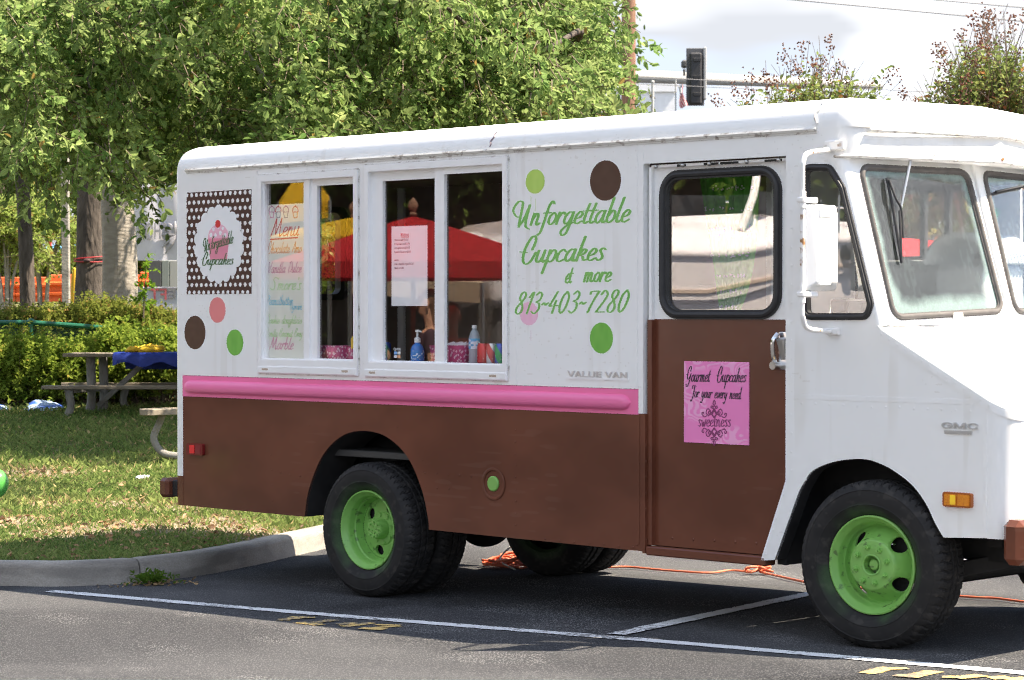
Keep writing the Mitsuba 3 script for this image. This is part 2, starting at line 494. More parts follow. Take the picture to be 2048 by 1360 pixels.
def lawn_z(x, y):
    x, y = np.asarray(x, float), np.asarray(y, float)
    d = (x - CAM[0]) * FLAT[0] + (y - CAM[1]) * FLAT[1]
    lat = (x - CAM[0]) * RIGHT[0] + (y - CAM[1]) * RIGHT[1]
    z = np.interp(d, HD, HZ)
    bump = 0.05 * (meshkit.fbm(np.stack([x * 0.35, y * 0.35, 0 * x], -1), 3, 2) - 0.5) * np.clip((d - 16) / 5, 0, 1)
    fade = np.clip((d * 0.9 + 14 - lat) / (14 + 0.2 * d), 0.05, 1)     # the bank runs out towards the right
    return (z - 0.06) * fade + 0.04 + bump * 0.8


# the lawn sheet is a fan of rows that start on the kerb and run back, so it meets it without a gap
reach = np.concatenate([[0, 0.15, 0.4, 0.8], np.linspace(1.3, 24, 44), [27, 31, 36, 42, 50, 60, 75, 100, 150, 250, 500]])
away = np.array([FLAT[0], FLAT[1]])
dirs = edge_n * 0.35 + np.array([-0.93, 0.25])
w = np.linspace(0, 1, len(inner))[:, None]
dirs = np.array([-0.98, -0.30]) * (1 - w) + np.array([-0.80, 0.62]) * w
dirs /= np.linalg.norm(dirs, axis=1, keepdims=True)
rows = []
for r in reach:
    q = inner + dirs * r
    z = lawn_z(q[:, 0], q[:, 1])
    k = np.clip(r / 0.8, 0, 1)
    z = (grade(inner[:, 0]) + 0.14) * (1 - k) + z * k
    rows.append(np.column_stack([q, z]))
V = np.array(rows).reshape(-1, 3)
n = len(inner)
i = (np.arange(len(reach) - 1)[:, None] * n + np.arange(n - 1)[None]).ravel()
lawn = trimesh.Trimesh(V, np.vstack([np.stack([i, i + 1, i + n + 1], 1), np.stack([i, i + n + 1, i + n], 1)]), process=False)
struct('lawn', lawn, M_SOIL, 'patchy lawn with bare sandy patches behind the kerb', smooth=True)
LAWN_RAY = trimesh.ray.ray_triangle.RayMeshIntersector(lawn)


def on_lawn(px, py):
    r = ray(px, py)
    for d in np.arange(13.5, 140, 0.05):
        p = CAM + r * d
        if p[2] <= lawn_z(p[0], p[1]): return p
    return CAM + r * 60


def strip(path, wd, lift, jag=0.004, seed=1):
    """A painted stripe along ground points."""
    g = np.random.default_rng(seed)
    P = spline(np.array(path)[:, :2], 40) if len(path) > 2 else np.linspace(path[0][:2], path[1][:2], 160)
    t = np.gradient(P, axis=0)
    t /= np.linalg.norm(t, axis=1, keepdims=True)
    nn = np.stack([-t[:, 1], t[:, 0]], 1)
    wd = np.broadcast_to(wd, (len(P),))
    L = P + nn * (wd / 2 + g.normal(0, jag, len(P)))[:, None]
    R = P - nn * (wd / 2 + g.normal(0, jag, len(P)))[:, None]
    V = np.vstack([np.column_stack([L, grade(L[:, 0]) + lift]), np.column_stack([R, grade(R[:, 0]) + lift])])
    k, n = np.arange(len(P) - 1), len(P)
    return trimesh.Trimesh(V, np.vstack([np.stack([k, k + n, k + n + 1], 1), np.stack([k, k + n + 1, k + 1], 1)]), process=False)


a, b = at_ground(100, 1183), at_ground(1320, 1283.6)
c2 = at_ground(2048, 1347)
e = c2 + (c2 - b) * 3
struct('white_stall_line', strip([a, at_ground(680, 1232.6), b, c2, e], 0.105, 0.004, seed=2), M_LINE, 'long white painted line running along the near side of the truck')
a, b = at_ground(1222, 1273), at_ground(1640, 1185)
struct('white_stall_line', strip([a + (b - a) * 0.02, b + (b - a) * 1.5], 0.11, 0.0075, seed=3), M_LINE, 'white painted stall line that runs in under the truck')


def lettering_on_ground(name, strokes, label):
    key = name
    key = numbered(key)
    labels[key] = {'label': label, 'category': 'road marking', 'kind': 'structure'}
    for k, (p, q, wpx) in enumerate(strokes):
        a, b = at_ground(*p), at_ground(*q)
        obj('stroke', strip([a, b], wpx, 0.004 + 0.0012 * (k % 3), jag=0.006, seed=20 + k), M_YELLOW_LINE, key)


def z1(x, y): return 480 + x / 4.876, 1180 + y / 4.876
def z2(x, y): return 1600 + x / 4.571, 1200 + y / 4.571


lettering_on_ground('yellow_lettering', [(z1(365, 295), z1(500, 295), 0.07), (z1(490, 292), z1(585, 265), 0.09), (z1(590, 281), z1(735, 276), 0.05), (z1(570, 320), z1(795, 346), 0.07),
                    (z1(720, 325), z1(930, 298), 0.07), (z1(950, 344), z1(1140, 331), 0.07), (z1(1010, 362), z1(1285, 325), 0.07), (z1(1180, 378), z1(1410, 392), 0.07),
                    (z1(1325, 347), z1(1560, 356), 0.05), (z1(1305, 374), z1(1560, 356), 0.05)], 'faded yellow painted strokes on the asphalt below the rear wheel, half in shadow')
lettering_on_ground('yellow_lettering', [(z2(610, 678), z2(815, 622), 0.09), (z2(820, 638), z2(985, 632), 0.06), (z2(870, 697), z2(1110, 716), 0.07), (z2(1040, 698), z2(1240, 655), 0.09),
                    (z2(1300, 710), z2(1490, 714), 0.07), (z2(1420, 724), z2(1670, 698), 0.08), (z2(1730, 720), z2(1915, 711), 0.09), (z2(1900, 740), z2(2080, 720), 0.08)],
                    'faded yellow painted strokes on the sunlit asphalt below the front wheel')

# ------------------------------------------------------------------ the truck
W = 2.0
XR, ZR = -5.495, 2.545           # rear end, drip rail
truck = thing('food_truck', 'white and brown step van painted as a cupcake truck with green wheels', 'food truck')


def tp(name, mesh, m, parent=None, smooth=False, label=None, kind=None):
    return obj(name, mesh, m, parent or truck, smooth, label, kind)


def at_x(px, py, x):
    r = ray(px, py)
    return CAM + r * ((x - CAM[0]) / r[0])


# window openings on the serving side, in metres along the side and above the lot
w1 = (sx(519), sx(718)); w2 = (sx(732), sx(1017))
Z1B, Z1T, Z2B, Z2T = 1.253, 2.480, 1.250, 2.502
panes = {}
for k, (xa, xb, yt, yb) in dict(A=(528, 606, 366, 722), B=(629, 712, 369, 718), C=(760, 867, 359, 722), D=(887, 1008, 345, 730)).items():
    panes[k] = (sx(xa), sx(xb), sp((xa + xb) / 2, yb)[1], sp((xa + xb) / 2, yt)[1])

arch_r = Polygon([(-4.213, 0.3)] + [tuple(q) for q in spline([(-4.213, 0.384), (-4.17, 0.56), (-4.05, 0.76), (-3.88, 0.885), (-3.69, 0.927), (-3.48, 0.90), (-3.30, 0.79), (-3.18, 0.61), (-3.125, 0.44), (-3.118, 0.375)], 6)] + [(-3.118, 0.3)])
upper = sbox(-5.405, 1.226, -1.509, 2.545).difference(sbox(w1[0] + .01, Z1B + .01, w1[1] - .01, Z1T - .01)).difference(sbox(w2[0] + .01, Z2B + .01, w2[1] - .01, Z2T - .01))
tp('side_panel', flat_xz(upper, 0, 0.02), M_WHITE)
skirt = Polygon([(-5.405, 0.386), (-5.405, 1.088), (-1.483, 1.094), (-1.483, 0.366), (-3.118, 0.376), (-4.213, 0.384)]).difference(arch_r)
tp('side_skirt', flat_xz(skirt, 0.002, 0.02), M_BROWN, label='glossy brown lower side panel with wheel arch')
# rear corner post: rounded upright, white above the bumper and brown below
def corner_post(z0, z1):
    a = np.linspace(0, np.pi / 2, 9)
    pts = [(-5.405, 0.0)] + [(-5.445 - 0.05 * math.sin(t), 0.05 - 0.05 * math.cos(t)) for t in a] + [(-5.475, 0.06), (-5.44, 0.02), (-5.405, 0.02)]
    return flat_xy(Polygon(pts), z0, z1)
tp('corner_post', corner_post(0.575, 2.545), M_WHITE, smooth=40)
tp('corner_post', corner_post(0.386, 0.575), M_BROWN, smooth=40)
tp('corner_post', mirror_y(corner_post(0.386, 2.545), W), M_WHITE, smooth=40)
# pink band with its pressed rub rail
band = tp('pink_band', flat_xz(sbox(-5.405, 1.090, -1.509, 1.224), -0.002, 0.018), M_PINK)
rows = []
L0, L1, rr = -5.38, -1.56, 0.043
for s in np.concatenate([np.linspace(0, 1, 10) ** 0.5 * rr * 1.6, np.linspace(rr * 2, L1 - L0 - rr * 2, 20), L1 - L0 - rr * 1.6 * (np.linspace(1, 0, 10) ** 0.5)]):
    e = min(s, L1 - L0 - s) / (rr * 1.6)
    k = math.sqrt(max(0.0, 1 - (1 - min(e, 1)) ** 2))
    rows.append([[L0 + s, -0.002 - 0.034 * k * math.sqrt(max(0, 1 - t * t)), 1.152 + rr * t * k] for t in np.linspace(-1, 1, 13)])
Vv = np.array(rows); a, b = Vv.shape[:2]
i = (np.arange(a - 1)[:, None] * b + np.arange(b - 1)[None]).ravel()
tp('rub_rail', trimesh.Trimesh(Vv.reshape(-1, 3), np.vstack([np.stack([i, i + b, i + b + 1], 1), np.stack([i, i + b + 1, i + 1], 1)]), process=False), M_PINK, band, smooth=True)
# door post and header
tp('door_post', flat_xz(sbox(-1.507, 1.096, -1.474, 2.545), -0.003, 0.05), M_WHITE)
tp('door_post', flat_xz(sbox(-1.481, 0.356, -1.462, 1.094), -0.001, 0.05), M_BROWN)
tp('door_header', flat_xz(sbox(-1.474, 2.418, -0.53, 2.545), -0.001, 0.03), M_WHITE)
tp('door_sill', cat([bbox(-1.46, -0.66, 0.0, 0.09, 0.348, 0.395, 0.006)]), M_BROWN)

# cowl side: the white panel from the door to the nose, with the front arch
arch_f = [(1603, 973), (1620, 946), (1645, 931), (1680, 921), (1723, 918), (1752, 924), (1785, 940), (1824, 970), (1852, 1008), (1871, 1048), (1887, 1075)]
af = [sp(*q) for q in arch_f]
step_out = [sp(1573, 962), sp(1521, 1121)]
step_in = [sp(1549, 1120), sp(1597, 984)]
pill_t, pill_b = (-0.235, 2.405), (0.022, 1.575)
cowl = Polygon([(-0.530, 2.545), (-0.530, step_out[0][1])] + step_out[1:] + step_in + [tuple(q) for q in spline(af, 5)] + [(0.655, 0.578), (0.655, 1.232), (0.05, 1.556), pill_b, pill_t, (-0.26, 2.42), (-0.26, 2.545)])
qw = round_poly([sp(1603, 328), sp(1663, 328), sp(1690, 372), sp(1748, 610), sp(1738, 640), sp(1605, 640)], 0.055)
qw = Polygon(qw.exterior.coords)
tp('cowl_panel', flat_xz(cowl.difference(qw.buffer(-0.012)), 0.0, 0.02), M_WHITE)
fl = np.array([step_in[0], step_in[1]] + [tuple(q) for q in spline(af, 5)])
def arch_lip(path, d):
    P = np.array(path)
    V = np.vstack([np.column_stack([P[:, 0], 0 * P[:, 0] + 0.003, P[:, 1]]), np.column_stack([P[:, 0], 0 * P[:, 0] + d, P[:, 1]])])
    n = len(P); k = np.arange(n - 1)
    return trimesh.Trimesh(V, np.vstack([np.stack([k, k + 1, k + n + 1], 1), np.stack([k, k + n + 1, k + n], 1)]), process=False)
tp('wheel_arch_lip', arch_lip(fl, 0.10), M_LINER, smooth=50)
tp('wheel_arch_lip', arch_lip(np.array(arch_r.exterior.coords)[1:-2], 0.30), M_LINER, smooth=50)

# quarter window
def ring(shape_out, shape_in, y0, y1, m, parent, name='gasket'):
    return tp(name, flat_xz(shape_out.difference(shape_in), y0, y1), m, parent)
def gasket_tube(shape, y, r, sides=8):
    c = np.array(shape.exterior.coords)[:-1]
    c = np.vstack([c, c[:2]])
    return tube(np.column_stack([c[:, 0], 0 * c[:, 0] + y, c[:, 1]]), r, sides, caps=False)
qk = tp('quarter_window', flat_xz(qw.buffer(-0.01), 0.010, 0.012).slice_plane([0, 0.011, 0], [0, -1, 0]), 'mat_door_glass')
tp('gasket', cat([flat_xz(qw.difference(qw.buffer(-0.034)), -0.008, 0.026), gasket_tube(qw.buffer(-0.017), -0.008, 0.011)]), M_RUBBER, qk, smooth=40)

# ---- roof: a shallow pan with a quarter-round edge all round
def vee(y, x0, x1): return x0 + (x1 - x0) * (1 - abs(y - W / 2) / (W / 2))
def plan(e, r=0.13, n=10):
    """Outline of the roof, set in by e from its edge; the front is a shallow vee."""
    rf, r = max(r - e, 0.01), max(0.055 - e, 0.01)
    pts = []
    for cx, cy, a0 in ((XR + e + r, W - e - r, 90), (XR + e + r, e + r, 180)):
        for t in np.radians(np.linspace(a0, a0 + 90, n)): pts.append((cx + r * math.cos(t), cy + r * math.sin(t)))
    for x in np.linspace(XR + e + r, -0.3, 12)[1:-1]: pts.append((x, e))
    fx = lambda y: vee(y, -0.125, 0.085) - e
    r = rf
    for t in np.radians(np.linspace(270, 352, n)): pts.append((fx(e + r) - r + r * math.cos(t), e + r + r * math.sin(t)))
    for y in np.linspace(e + r + 0.06, W - e - r - 0.06, 15): pts.append((fx(y), y))
    for t in np.radians(np.linspace(8, 90, n)): pts.append((fx(W - e - r) - r + r * math.cos(t), W - e - r + r * math.sin(t)))
    for x in np.linspace(-0.3, XR + e + r, 12)[1:-1]: pts.append((x, W - e))
    return np.array(pts)
RR = 0.155
rings, RV, RF = [(-0.0, 0.0)] + [(RR - RR * math.cos(t), RR * math.sin(t)) for t in np.linspace(0, np.pi / 2, 12)[1:]] + [(0.3, RR + 0.008), (0.5, RR + 0.014), (0.8, RR + 0.018)], [], []
for e, h in rings:
    q = plan(e)
    RV.append(np.column_stack([q, np.full(len(q), ZR + h)]))
n = len(RV[0]); RV = np.vstack(RV); k = np.arange(n); k2 = (k + 1) % n
for i in range(len(rings) - 1):
    RF += [np.stack([i * n + k, i * n + k2, (i + 1) * n + k2], 1), np.stack([i * n + k, (i + 1) * n + k2, (i + 1) * n + k], 1)]
c = len(RV); RV = np.vstack([RV, [[-2.7, 1.0, ZR + RR + 0.018]]])
RF.append(np.stack([(len(rings) - 1) * n + k, (len(rings) - 1) * n + k2, 0 * k + c], 1))
roof = tp('roof', trimesh.Trimesh(RV, np.vstack(RF), process=False), M_WHITE, smooth=50)
tp('ceiling_lining', flat_xy(Polygon(plan(0.05)), 2.50, 2.515), M_INTERIOR, roof)
# drip rail: a small gutter along the side and the front, grimy where the sealant has gone
side_rail = np.array([(x, -0.008, ZR - 0.004) for x in np.linspace(-5.36, -0.335, 30)])
tp('drip_rail', cat([tube(side_rail, 0.011, 6), beam((-5.36, -0.004, ZR - 0.018), (-0.335, -0.004, ZR - 0.018), 0.006, 0.012, 0.001)]), M_DIRTLINE, roof, smooth=50)
fr = np.array([(vee(y, -0.125, 0.085) + 0.012, y, ZR - 0.014) for y in np.linspace(0.10, W - 0.1, 24)])
tp('drip_rail', tube(fr, 0.011, 6), M_DIRTLINE, roof, smooth=50)
# seams of the front cap, with cracked sealant
for xs in (-0.345,):
    arc = [(xs - 0.002 + 0.012 * math.sin(i * 1.7), 0.155 - 0.157 * math.cos(t), ZR + 0.157 * math.sin(t)) for i, t in enumerate(np.linspace(0, 1.3, 9))]
    tp('roof_seam', tube(arc, [0.006, 0.007, 0.009, 0.008, 0.006, 0.007, 0.005, 0.004, 0.003], 6), M_DIRTLINE, roof)
arc = [(-2.62 + 0.03 * k / 8 + 0.006 * math.sin(k * 2), 0.155 - 0.158 * math.cos(t), ZR + 0.158 * math.sin(t)) for k, t in enumerate(np.linspace(0.1, 0.75, 8))]
tp('roof_scrape', tube(arc, [0.002, 0.004, 0.006, 0.005, 0.004, 0.003, 0.002, 0.001], 5), mat('scrape', (0.25, 0.2, 0.22), 0.8), roof)
# header over the windshield
def header_outline(n=12):
    r = 0.12
    pts = [(-0.28, 0.0)]
    f = lambda y: vee(y, -0.14, 0.085)
    for t in np.radians(np.linspace(270, 352, n)): pts.append((f(r) - r + r * math.cos(t), r + r * math.sin(t)))
    for y in np.linspace(r + 0.06, W - r - 0.06, 15): pts.append((f(y), y))
    for t in np.radians(np.linspace(8, 90, n)): pts.append((f(W - r) - r + r * math.cos(t), W - r + r * math.sin(t)))
    return pts + [(-0.28, W)]
ho = np.array(header_outline())
def wall_from(outline, z0, z1):
    P = np.asarray(outline); n = len(P); k = np.arange(n - 1)
    V = np.vstack([np.column_stack([P, np.full(n, z0)]), np.column_stack([P, np.full(n, z1)])])
    return trimesh.Trimesh(V, np.vstack([np.stack([k, k + 1, k + n + 1], 1), np.stack([k, k + n + 1, k + n], 1)]), process=False)
hd = tp('windshield_header', wall_from(ho, 2.402, ZR + 0.002), M_WHITE, smooth=50)
tp('trim', tube(np.column_stack([ho + [0.003, 0] , np.full(len(ho), 2.402)])[1:-1], 0.009, 6), M_DIRTLINE, hd, smooth=50)
under = Polygon(list(map(tuple, ho))).buffer(-0.004)
tp('soffit', flat_xy(under, 2.395, 2.404), M_WHITE, hd)

# ---- windshield, both halves
OB, CB, OT = np.array([0.058, 0.06, 1.59]), np.array([0.142, 1.0, 1.62]), np.array([-0.170, 0.06, 2.392])
U = (CB - OB) / np.linalg.norm(CB - OB)
N = np.cross(U, OT - OB); N /= np.linalg.norm(N)
VV = np.cross(N, U)
def on_ws(px, py):
    r = ray(px, py)
    t = ((OB - CAM) @ N) / (r @ N)
    q = CAM + r * t - OB
    return q @ U, q @ VV
glass_o = round_poly([on_ws(1714, 327), on_ws(1935, 338), on_ws(2010, 628), on_ws(1785, 642)], 0.075)
lim = (CB - OB) @ U
top_v = (OT - OB) @ VV
ot_u = (OT - OB) @ U
frame = Polygon([(-0.0, -0.015), (lim, -0.03), (lim + 0.0, top_v + 0.0), (ot_u, top_v)])
def ws_plate(shape, d0, d1): return on_plane(shape, OB, U, VV, d0, d1)
S_out = 1 if N[0] > 0 else -1
edge_d = lambda p: 0
def both(name, mesh, m, smooth=False, parent=None, label=None):
    a = tp(name, mesh, m, parent, smooth, label)
    tp(name, mirror_y(mesh, W), m, parent, smooth, label)
    return a
both('windshield_frame', ws_plate(frame.difference(glass_o.buffer(-0.014)), -0.012, 0.0), M_WHITE)
# the laminated glass has gone milky along its edges: distance to the edge, broken up by noise
ge = np.array(glass_o.buffer(-0.03).exterior.simplify(0.004).coords)
gc = [OB + U * a + VV * b for a, b in ge]
def milky(p, n, uv):
    y = dr.select(p.y > W / 2, W - p.y, p.y)
    dx, dy, dz = p.x - OB[0], y - OB[1], p.z - OB[2]
    a = dx * U[0] + dy * U[1] + dz * U[2]
    b = dx * VV[0] + dy * VV[1] + dz * VV[2]
    d = mi.Float(9)
    for q, w in zip(ge[:-1], ge[1:]):
        e = w - q; L = float(e @ e) + 1e-12
        t = dr.clip(((a - q[0]) * e[0] + (b - q[1]) * e[1]) / L, 0, 1)
        d = dr.minimum(d, dr.sqrt(dr.square(a - q[0] - t * e[0]) + dr.square(b - q[1] - t * e[1])))
    low = smoothstep(0.28, 0.02, b)
    wob = fbm(a * 11, b * 11, 3.0, 4)
    reach = 0.04 + 0.06 * low
    m = smoothstep(1.35, 0.25, d / reach + 0.9 * (wob - 0.5)) * (0.78 + 0.22 * noise(a * 160, b * 160, 2.0))     # delaminated laminate creeping in from the edge
    dust = smoothstep(0.60, 0.75, noise(a * 70, b * 26, 1.0)) * smoothstep(0.45, 0.6, fbm(a * 5, b * 5, 7.0, 2))
    return dr.clip(0.66 * m + 0.015 + 0.035 * dust, 0, 0.86)
scene['mat_windshield_glass'] = {'type': 'blendbsdf', 'weight': mikit.proc(milky),
                                 'a': {'type': 'thindielectric', 'int_ior': 1.52, 'ext_ior': 1.0},
                                 'b': {'type': 'principledthin', 'base_color': rgb((0.56, 0.74, 0.72)), 'roughness': 0.7, 'eta': 1.5, 'diff_trans': 1.0}}
def one_sheet(shape, d):
    m = on_plane(shape, OB, U, VV, d, d + 0.001)
    keep = (m.face_normals @ N) > 0.9
    return trimesh.Trimesh(m.vertices, m.faces[keep], process=False)
wk = both('windshield', one_sheet(glass_o.buffer(-0.012), -0.006), 'mat_windshield_glass')
gg = np.array(glass_o.buffer(-0.016).exterior.coords)[:-1]; gg = np.vstack([gg, gg[:2]])
gm = cat([tube(np.array([OB + U * a + VV * b + N * 0.004 for a, b in gg]), 0.013, 8, caps=False), ws_plate(glass_o.difference(glass_o.buffer(-0.034)), -0.012, 0.004)])
both('windshield_gasket', gm, M_GASKET_GREY, smooth=50)
q = OB + U * on_ws(1912, 634)[0] + VV * on_ws(1912, 634)[1] + N * 0.012
tp('gasket_clip', bbox(q[0] - 0.012, q[0] + 0.014, q[1] - 0.035, q[1] + 0.035, q[2] - 0.02, q[2] + 0.02, 0.008), M_RUSTY)
# A-pillar: a rounded fold between the side and the windshield frame
def pillar():
    a0, a1 = np.array([pill_t[0], 0, pill_t[1]]), np.array([pill_b[0], 0, pill_b[1] - 0.02])
    b0, b1 = OB + U * ot_u + VV * top_v, OB + VV * -0.015
    rows = []
    for t in np.linspace(0, 1, 5):
        a, b = a0 + (a1 - a0) * t, b0 + (b1 - b0) * t
        mid = np.array([b[0] - (U[0] / U[1]) * b[1] + 0.0, 0.0, (a[2] + b[2]) / 2])
        rows.append([(1 - s) ** 2 * a + 2 * s * (1 - s) * mid + s * s * b for s in np.linspace(0, 1, 9)])
    V = np.array(rows); a, b = V.shape[:2]
    i = (np.arange(a - 1)[:, None] * b + np.arange(b - 1)[None]).ravel()
    return trimesh.Trimesh(V.reshape(-1, 3), np.vstack([np.stack([i, i + b, i + b + 1], 1), np.stack([i, i + b + 1, i + 1], 1)]), process=False)
both('windshield_pillar', pillar(), M_WHITE, smooth=True)
tp('centre_post', cat([beam(CB + VV * -0.03 + N * 0.004, CB + VV * (top_v + 0.0) + N * 0.004, 0.05, 0.016, 0.004)]), M_WHITE)

# ---- nose: hood, cowl, fascia
XN, RC = 0.775, 0.12
def x_front(y):
    y = min(y, W - y)
    return XN if y >= RC else XN - RC + math.sqrt(max(0, RC * RC - (RC - y) ** 2))
def hood_z(x, y): return 1.556 - 0.537 * (x - 0.05) + 0.035 * math.sin(math.pi * min(max(y / W, 0), 1)) ** 0.7
ys = np.concatenate([RC - RC * np.cos(np.linspace(0, np.pi / 2, 9)), np.linspace(0.16, W - 0.16, 20), W - RC + RC * np.sin(np.linspace(0, np.pi / 2, 9))])
rows = []
for y in ys:
    xr = 0.045 + 0.09 * (1 - abs(y - 1))
    xf = x_front(y)
    row = []
    for u in np.linspace(0, 1, 12):
        x = xr + (xf - xr) * u
        z = hood_z(x, y)
        row.append((x, y, z))
    rows.append(row)
HV = np.array(rows); a, b = HV.shape[:2]
i = (np.arange(a - 1)[:, None] * b + np.arange(b - 1)[None]).ravel()
hood = tp('hood', trimesh.Trimesh(HV.reshape(-1, 3), np.vstack([np.stack([i, i + 1, i + b + 1], 1), np.stack([i, i + b + 1, i + b], 1)]), process=False), M_WHITE, smooth=True)
edge = [(x, 0.0, hood_z(x, 0)) for x in np.linspace(0.045, XN - RC, 14)] + [(*((XN - RC + RC * math.sin(t)), RC - RC * math.cos(t)), 0) for t in np.linspace(0.15, np.pi / 2, 9)] + [(XN, y, 0) for y in np.linspace(0.2, W - 0.2, 9)]
edge = np.array([(x, y, hood_z(x, y)) for x, y, _ in edge])
tt = np.gradient(edge, axis=0); nn = np.stack([tt[:, 1], -tt[:, 0], 0 * tt[:, 0]], 1); nn /= np.linalg.norm(nn, axis=1, keepdims=True)
prof = [(-0.006, 0.001), (0.002, -0.002), (0.0055, -0.009), (0.0055, -0.048), (0.0, -0.050)]
FV = np.array([[edge[j] + nn[j] * o + np.array([0, 0, h]) for o, h in prof] for j in range(len(edge))]); a, b = FV.shape[:2]
i = (np.arange(a - 1)[:, None] * b + np.arange(b - 1)[None]).ravel()
tp('edge_flange', trimesh.Trimesh(FV.reshape(-1, 3), np.vstack([np.stack([i, i + 1, i + b + 1], 1), np.stack([i, i + b + 1, i + b], 1)]), process=False), M_WHITE, hood, smooth=60)
vs = []
for k in range(12):
    p0 = at_y(1842 + k * 6.3, 680 + k * 3.6, 0.34); p0[2] = hood_z(p0[0], 0.34)
    vs.append(beam((p0[0], 0.30, hood_z(p0[0], .30) + 0.001), (p0[0], 0.40, hood_z(p0[0], .40) + 0.001), 0.007, 0.004, 0.001))
tp('hood_vent', cat(vs), mat('vent_slot', (0.22, 0.22, 0.21), 0.7), hood)
# cowl between the hood and the windshield
cw = []
for y in np.linspace(0.0, W, 21):
    yy = min(y, W - y)
    xr = 0.05 + 0.09 * (1 - abs(y - 1))
    s = max(0, (yy - 0.06)) / 0.94
    top = OB + (CB - OB) * s + VV * -0.012 if yy > 0.03 else np.array([pill_b[0], 0.0, pill_b[1]])
    cw.append([(top[0] - 0.01, y, top[2] + 0.01), (top[0] + 0.006, y, top[2] - 0.012), (xr - 0.01, y, hood_z(xr, y) + 0.006), (xr + 0.012, y, hood_z(xr + 0.012, y) + 0.003)])
CV = np.array(cw); a, b = CV.shape[:2]
i = (np.arange(a - 1)[:, None] * b + np.arange(b - 1)[None]).ravel()
tp('cowl', trimesh.Trimesh(CV.reshape(-1, 3), np.vstack([np.stack([i, i + 1, i + b + 1], 1), np.stack([i, i + b + 1, i + b], 1)]), process=False), M_WHITE, smooth=50)
fo = [(XN - RC + RC * math.sin(t), RC - RC * math.cos(t)) for t in np.linspace(0, np.pi / 2, 10)] + [(XN, y) for y in np.linspace(0.2, W - 0.2, 5)] + [(XN - RC + RC * math.cos(t), W - RC + RC * math.sin(t)) for t in np.linspace(0, np.pi / 2, 10)]
fo = np.array(fo)
FVv = np.vstack([np.column_stack([fo, np.full(len(fo), 0.576)]), np.column_stack([fo, [hood_z(x, y) - 0.002 for x, y in fo]])])
n = len(fo); k = np.arange(n - 1)
tp('nose_fascia', trimesh.Trimesh(FVv, np.vstack([np.stack([k, k + 1, k + n + 1], 1), np.stack([k, k + n + 1, k + n], 1)]), process=False), M_WHITE, smooth=50)
tp('grille_surround', on_plane(rrect(0.22, 0.62, 1.78, 1.10, 0.05).difference(rrect(0.25, 0.65, 1.75, 1.07, 0.04)), (XN, 0, 0), np.array([0, 1.0, 0]), np.array([0, 0, 1.0]), 0.001, 0.012), M_RUBBER)
tp('grille', cat([on_plane(sbox(0.27, z, 1.73, z + 0.012), (XN, 0, 0), np.array([0, 1.0, 0]), np.array([0, 0, 1.0]), 0.001, 0.01) for z in np.arange(0.67, 1.05, 0.035)]), M_CHROME)
for s in (0.42, 1.58):
    hl = lathe([(0.0, 0.028), (0.05, 0.024), (0.082, 0.010), (0.095, 0.012), (0.10, 0.0)], 32)
    v = hl.vertices; hl.vertices = np.stack([XN + 0.012 + v[:, 2], s + v[:, 0], 0.86 + v[:, 1]], 1)
    tp('headlight', hl, M_CHROME, smooth=40)
bump = rrect(-0.07, 0.462, W + 0.07, 0.676, 0.02)
bm_ = on_plane(bump, (XN + 0.03, 0, 0), np.array([0, 1.0, 0]), np.array([0, 0, 1.0]), 0.0, 0.05)
tp('front_bumper', cat([bbox(XN - 0.01, XN + 0.10, -0.06, W + 0.06, 0.465, 0.675, 0.03)]), M_BROWN)
for y in (0.6, 1.4): tp('bumper_bracket', bbox(0.4, XN - 0.01, y - 0.04, y + 0.04, 0.50, 0.62), M_CHASSIS)

# ---- the far side, the rear wall, the floor
far_door = sbox(-1.474, 0.4, -0.53, 2.418)
far = Polygon([(-5.405, 0.386), (-5.405, 2.545), (-0.26, 2.545), (-0.26, 2.42), pill_t, pill_b, (0.05, 1.556), (0.655, 1.232), (0.655, 0.578), (0.52, 0.578), (0.40, 0.80), (0.0, 0.92), (-0.40, 0.78), (-0.53, 0.40), (-3.118, 0.376), (-3.2, 0.7), (-3.69, 0.927), (-4.1, 0.75), (-4.213, 0.384)])
fw0, fw1 = at_y(1790, 450, W - 0.03)[0], at_y(1960, 450, W - 0.03)[0]
fz0, fz1 = at_y(1850, 519, W - 0.03)[2], at_y(1850, 376, W - 0.03)[2]
fwin = rrect(fw0, fz0, fw1, fz1, 0.05)
tp('far_side_panel', flat_xz(far.difference(fwin).difference(qw.buffer(-0.012)), W - 0.02, W), M_WHITE)
fp1, fp2 = at_y(1849, 450, W - 0.03)[0], at_y(1898, 450, W - 0.03)[0]
fd = tp('far_door_window', cat([flat_xz(sbox(fw0, fz0, fw1, fz1).difference(sbox(fw0 + 0.03, fz0 + 0.02, fw1 - 0.03, fz1 - 0.03)), W - 0.05, W - 0.021)] + [flat_xz(sbox(q - 0.018, fz0, q + 0.018, fz1), W - 0.055, W - 0.0215) for q in (fp1, fp2)]), M_BLACK)
tp('far_door_lining', cat([bbox(-1.50, -0.30, W - 0.06, W - 0.03, 0.80, fz0 - 0.03), bbox(-1.50, -0.25, W - 0.10, W - 0.03, fz0 - 0.03, fz0 - 0.005), bbox(-1.50, -0.30, W - 0.05, W - 0.03, fz1 + 0.02, 2.50)]), M_CABGREY)
tp('inner_lining', flat_xz(sbox(-5.39, 0.82, -1.52, 2.50), W - 0.045, W - 0.03), M_INTERIOR)
tp('inner_lining', flat_xz(sbox(-5.39, 0.97, -1.52, 1.24), 0.03, 0.045), M_INTERIOR)
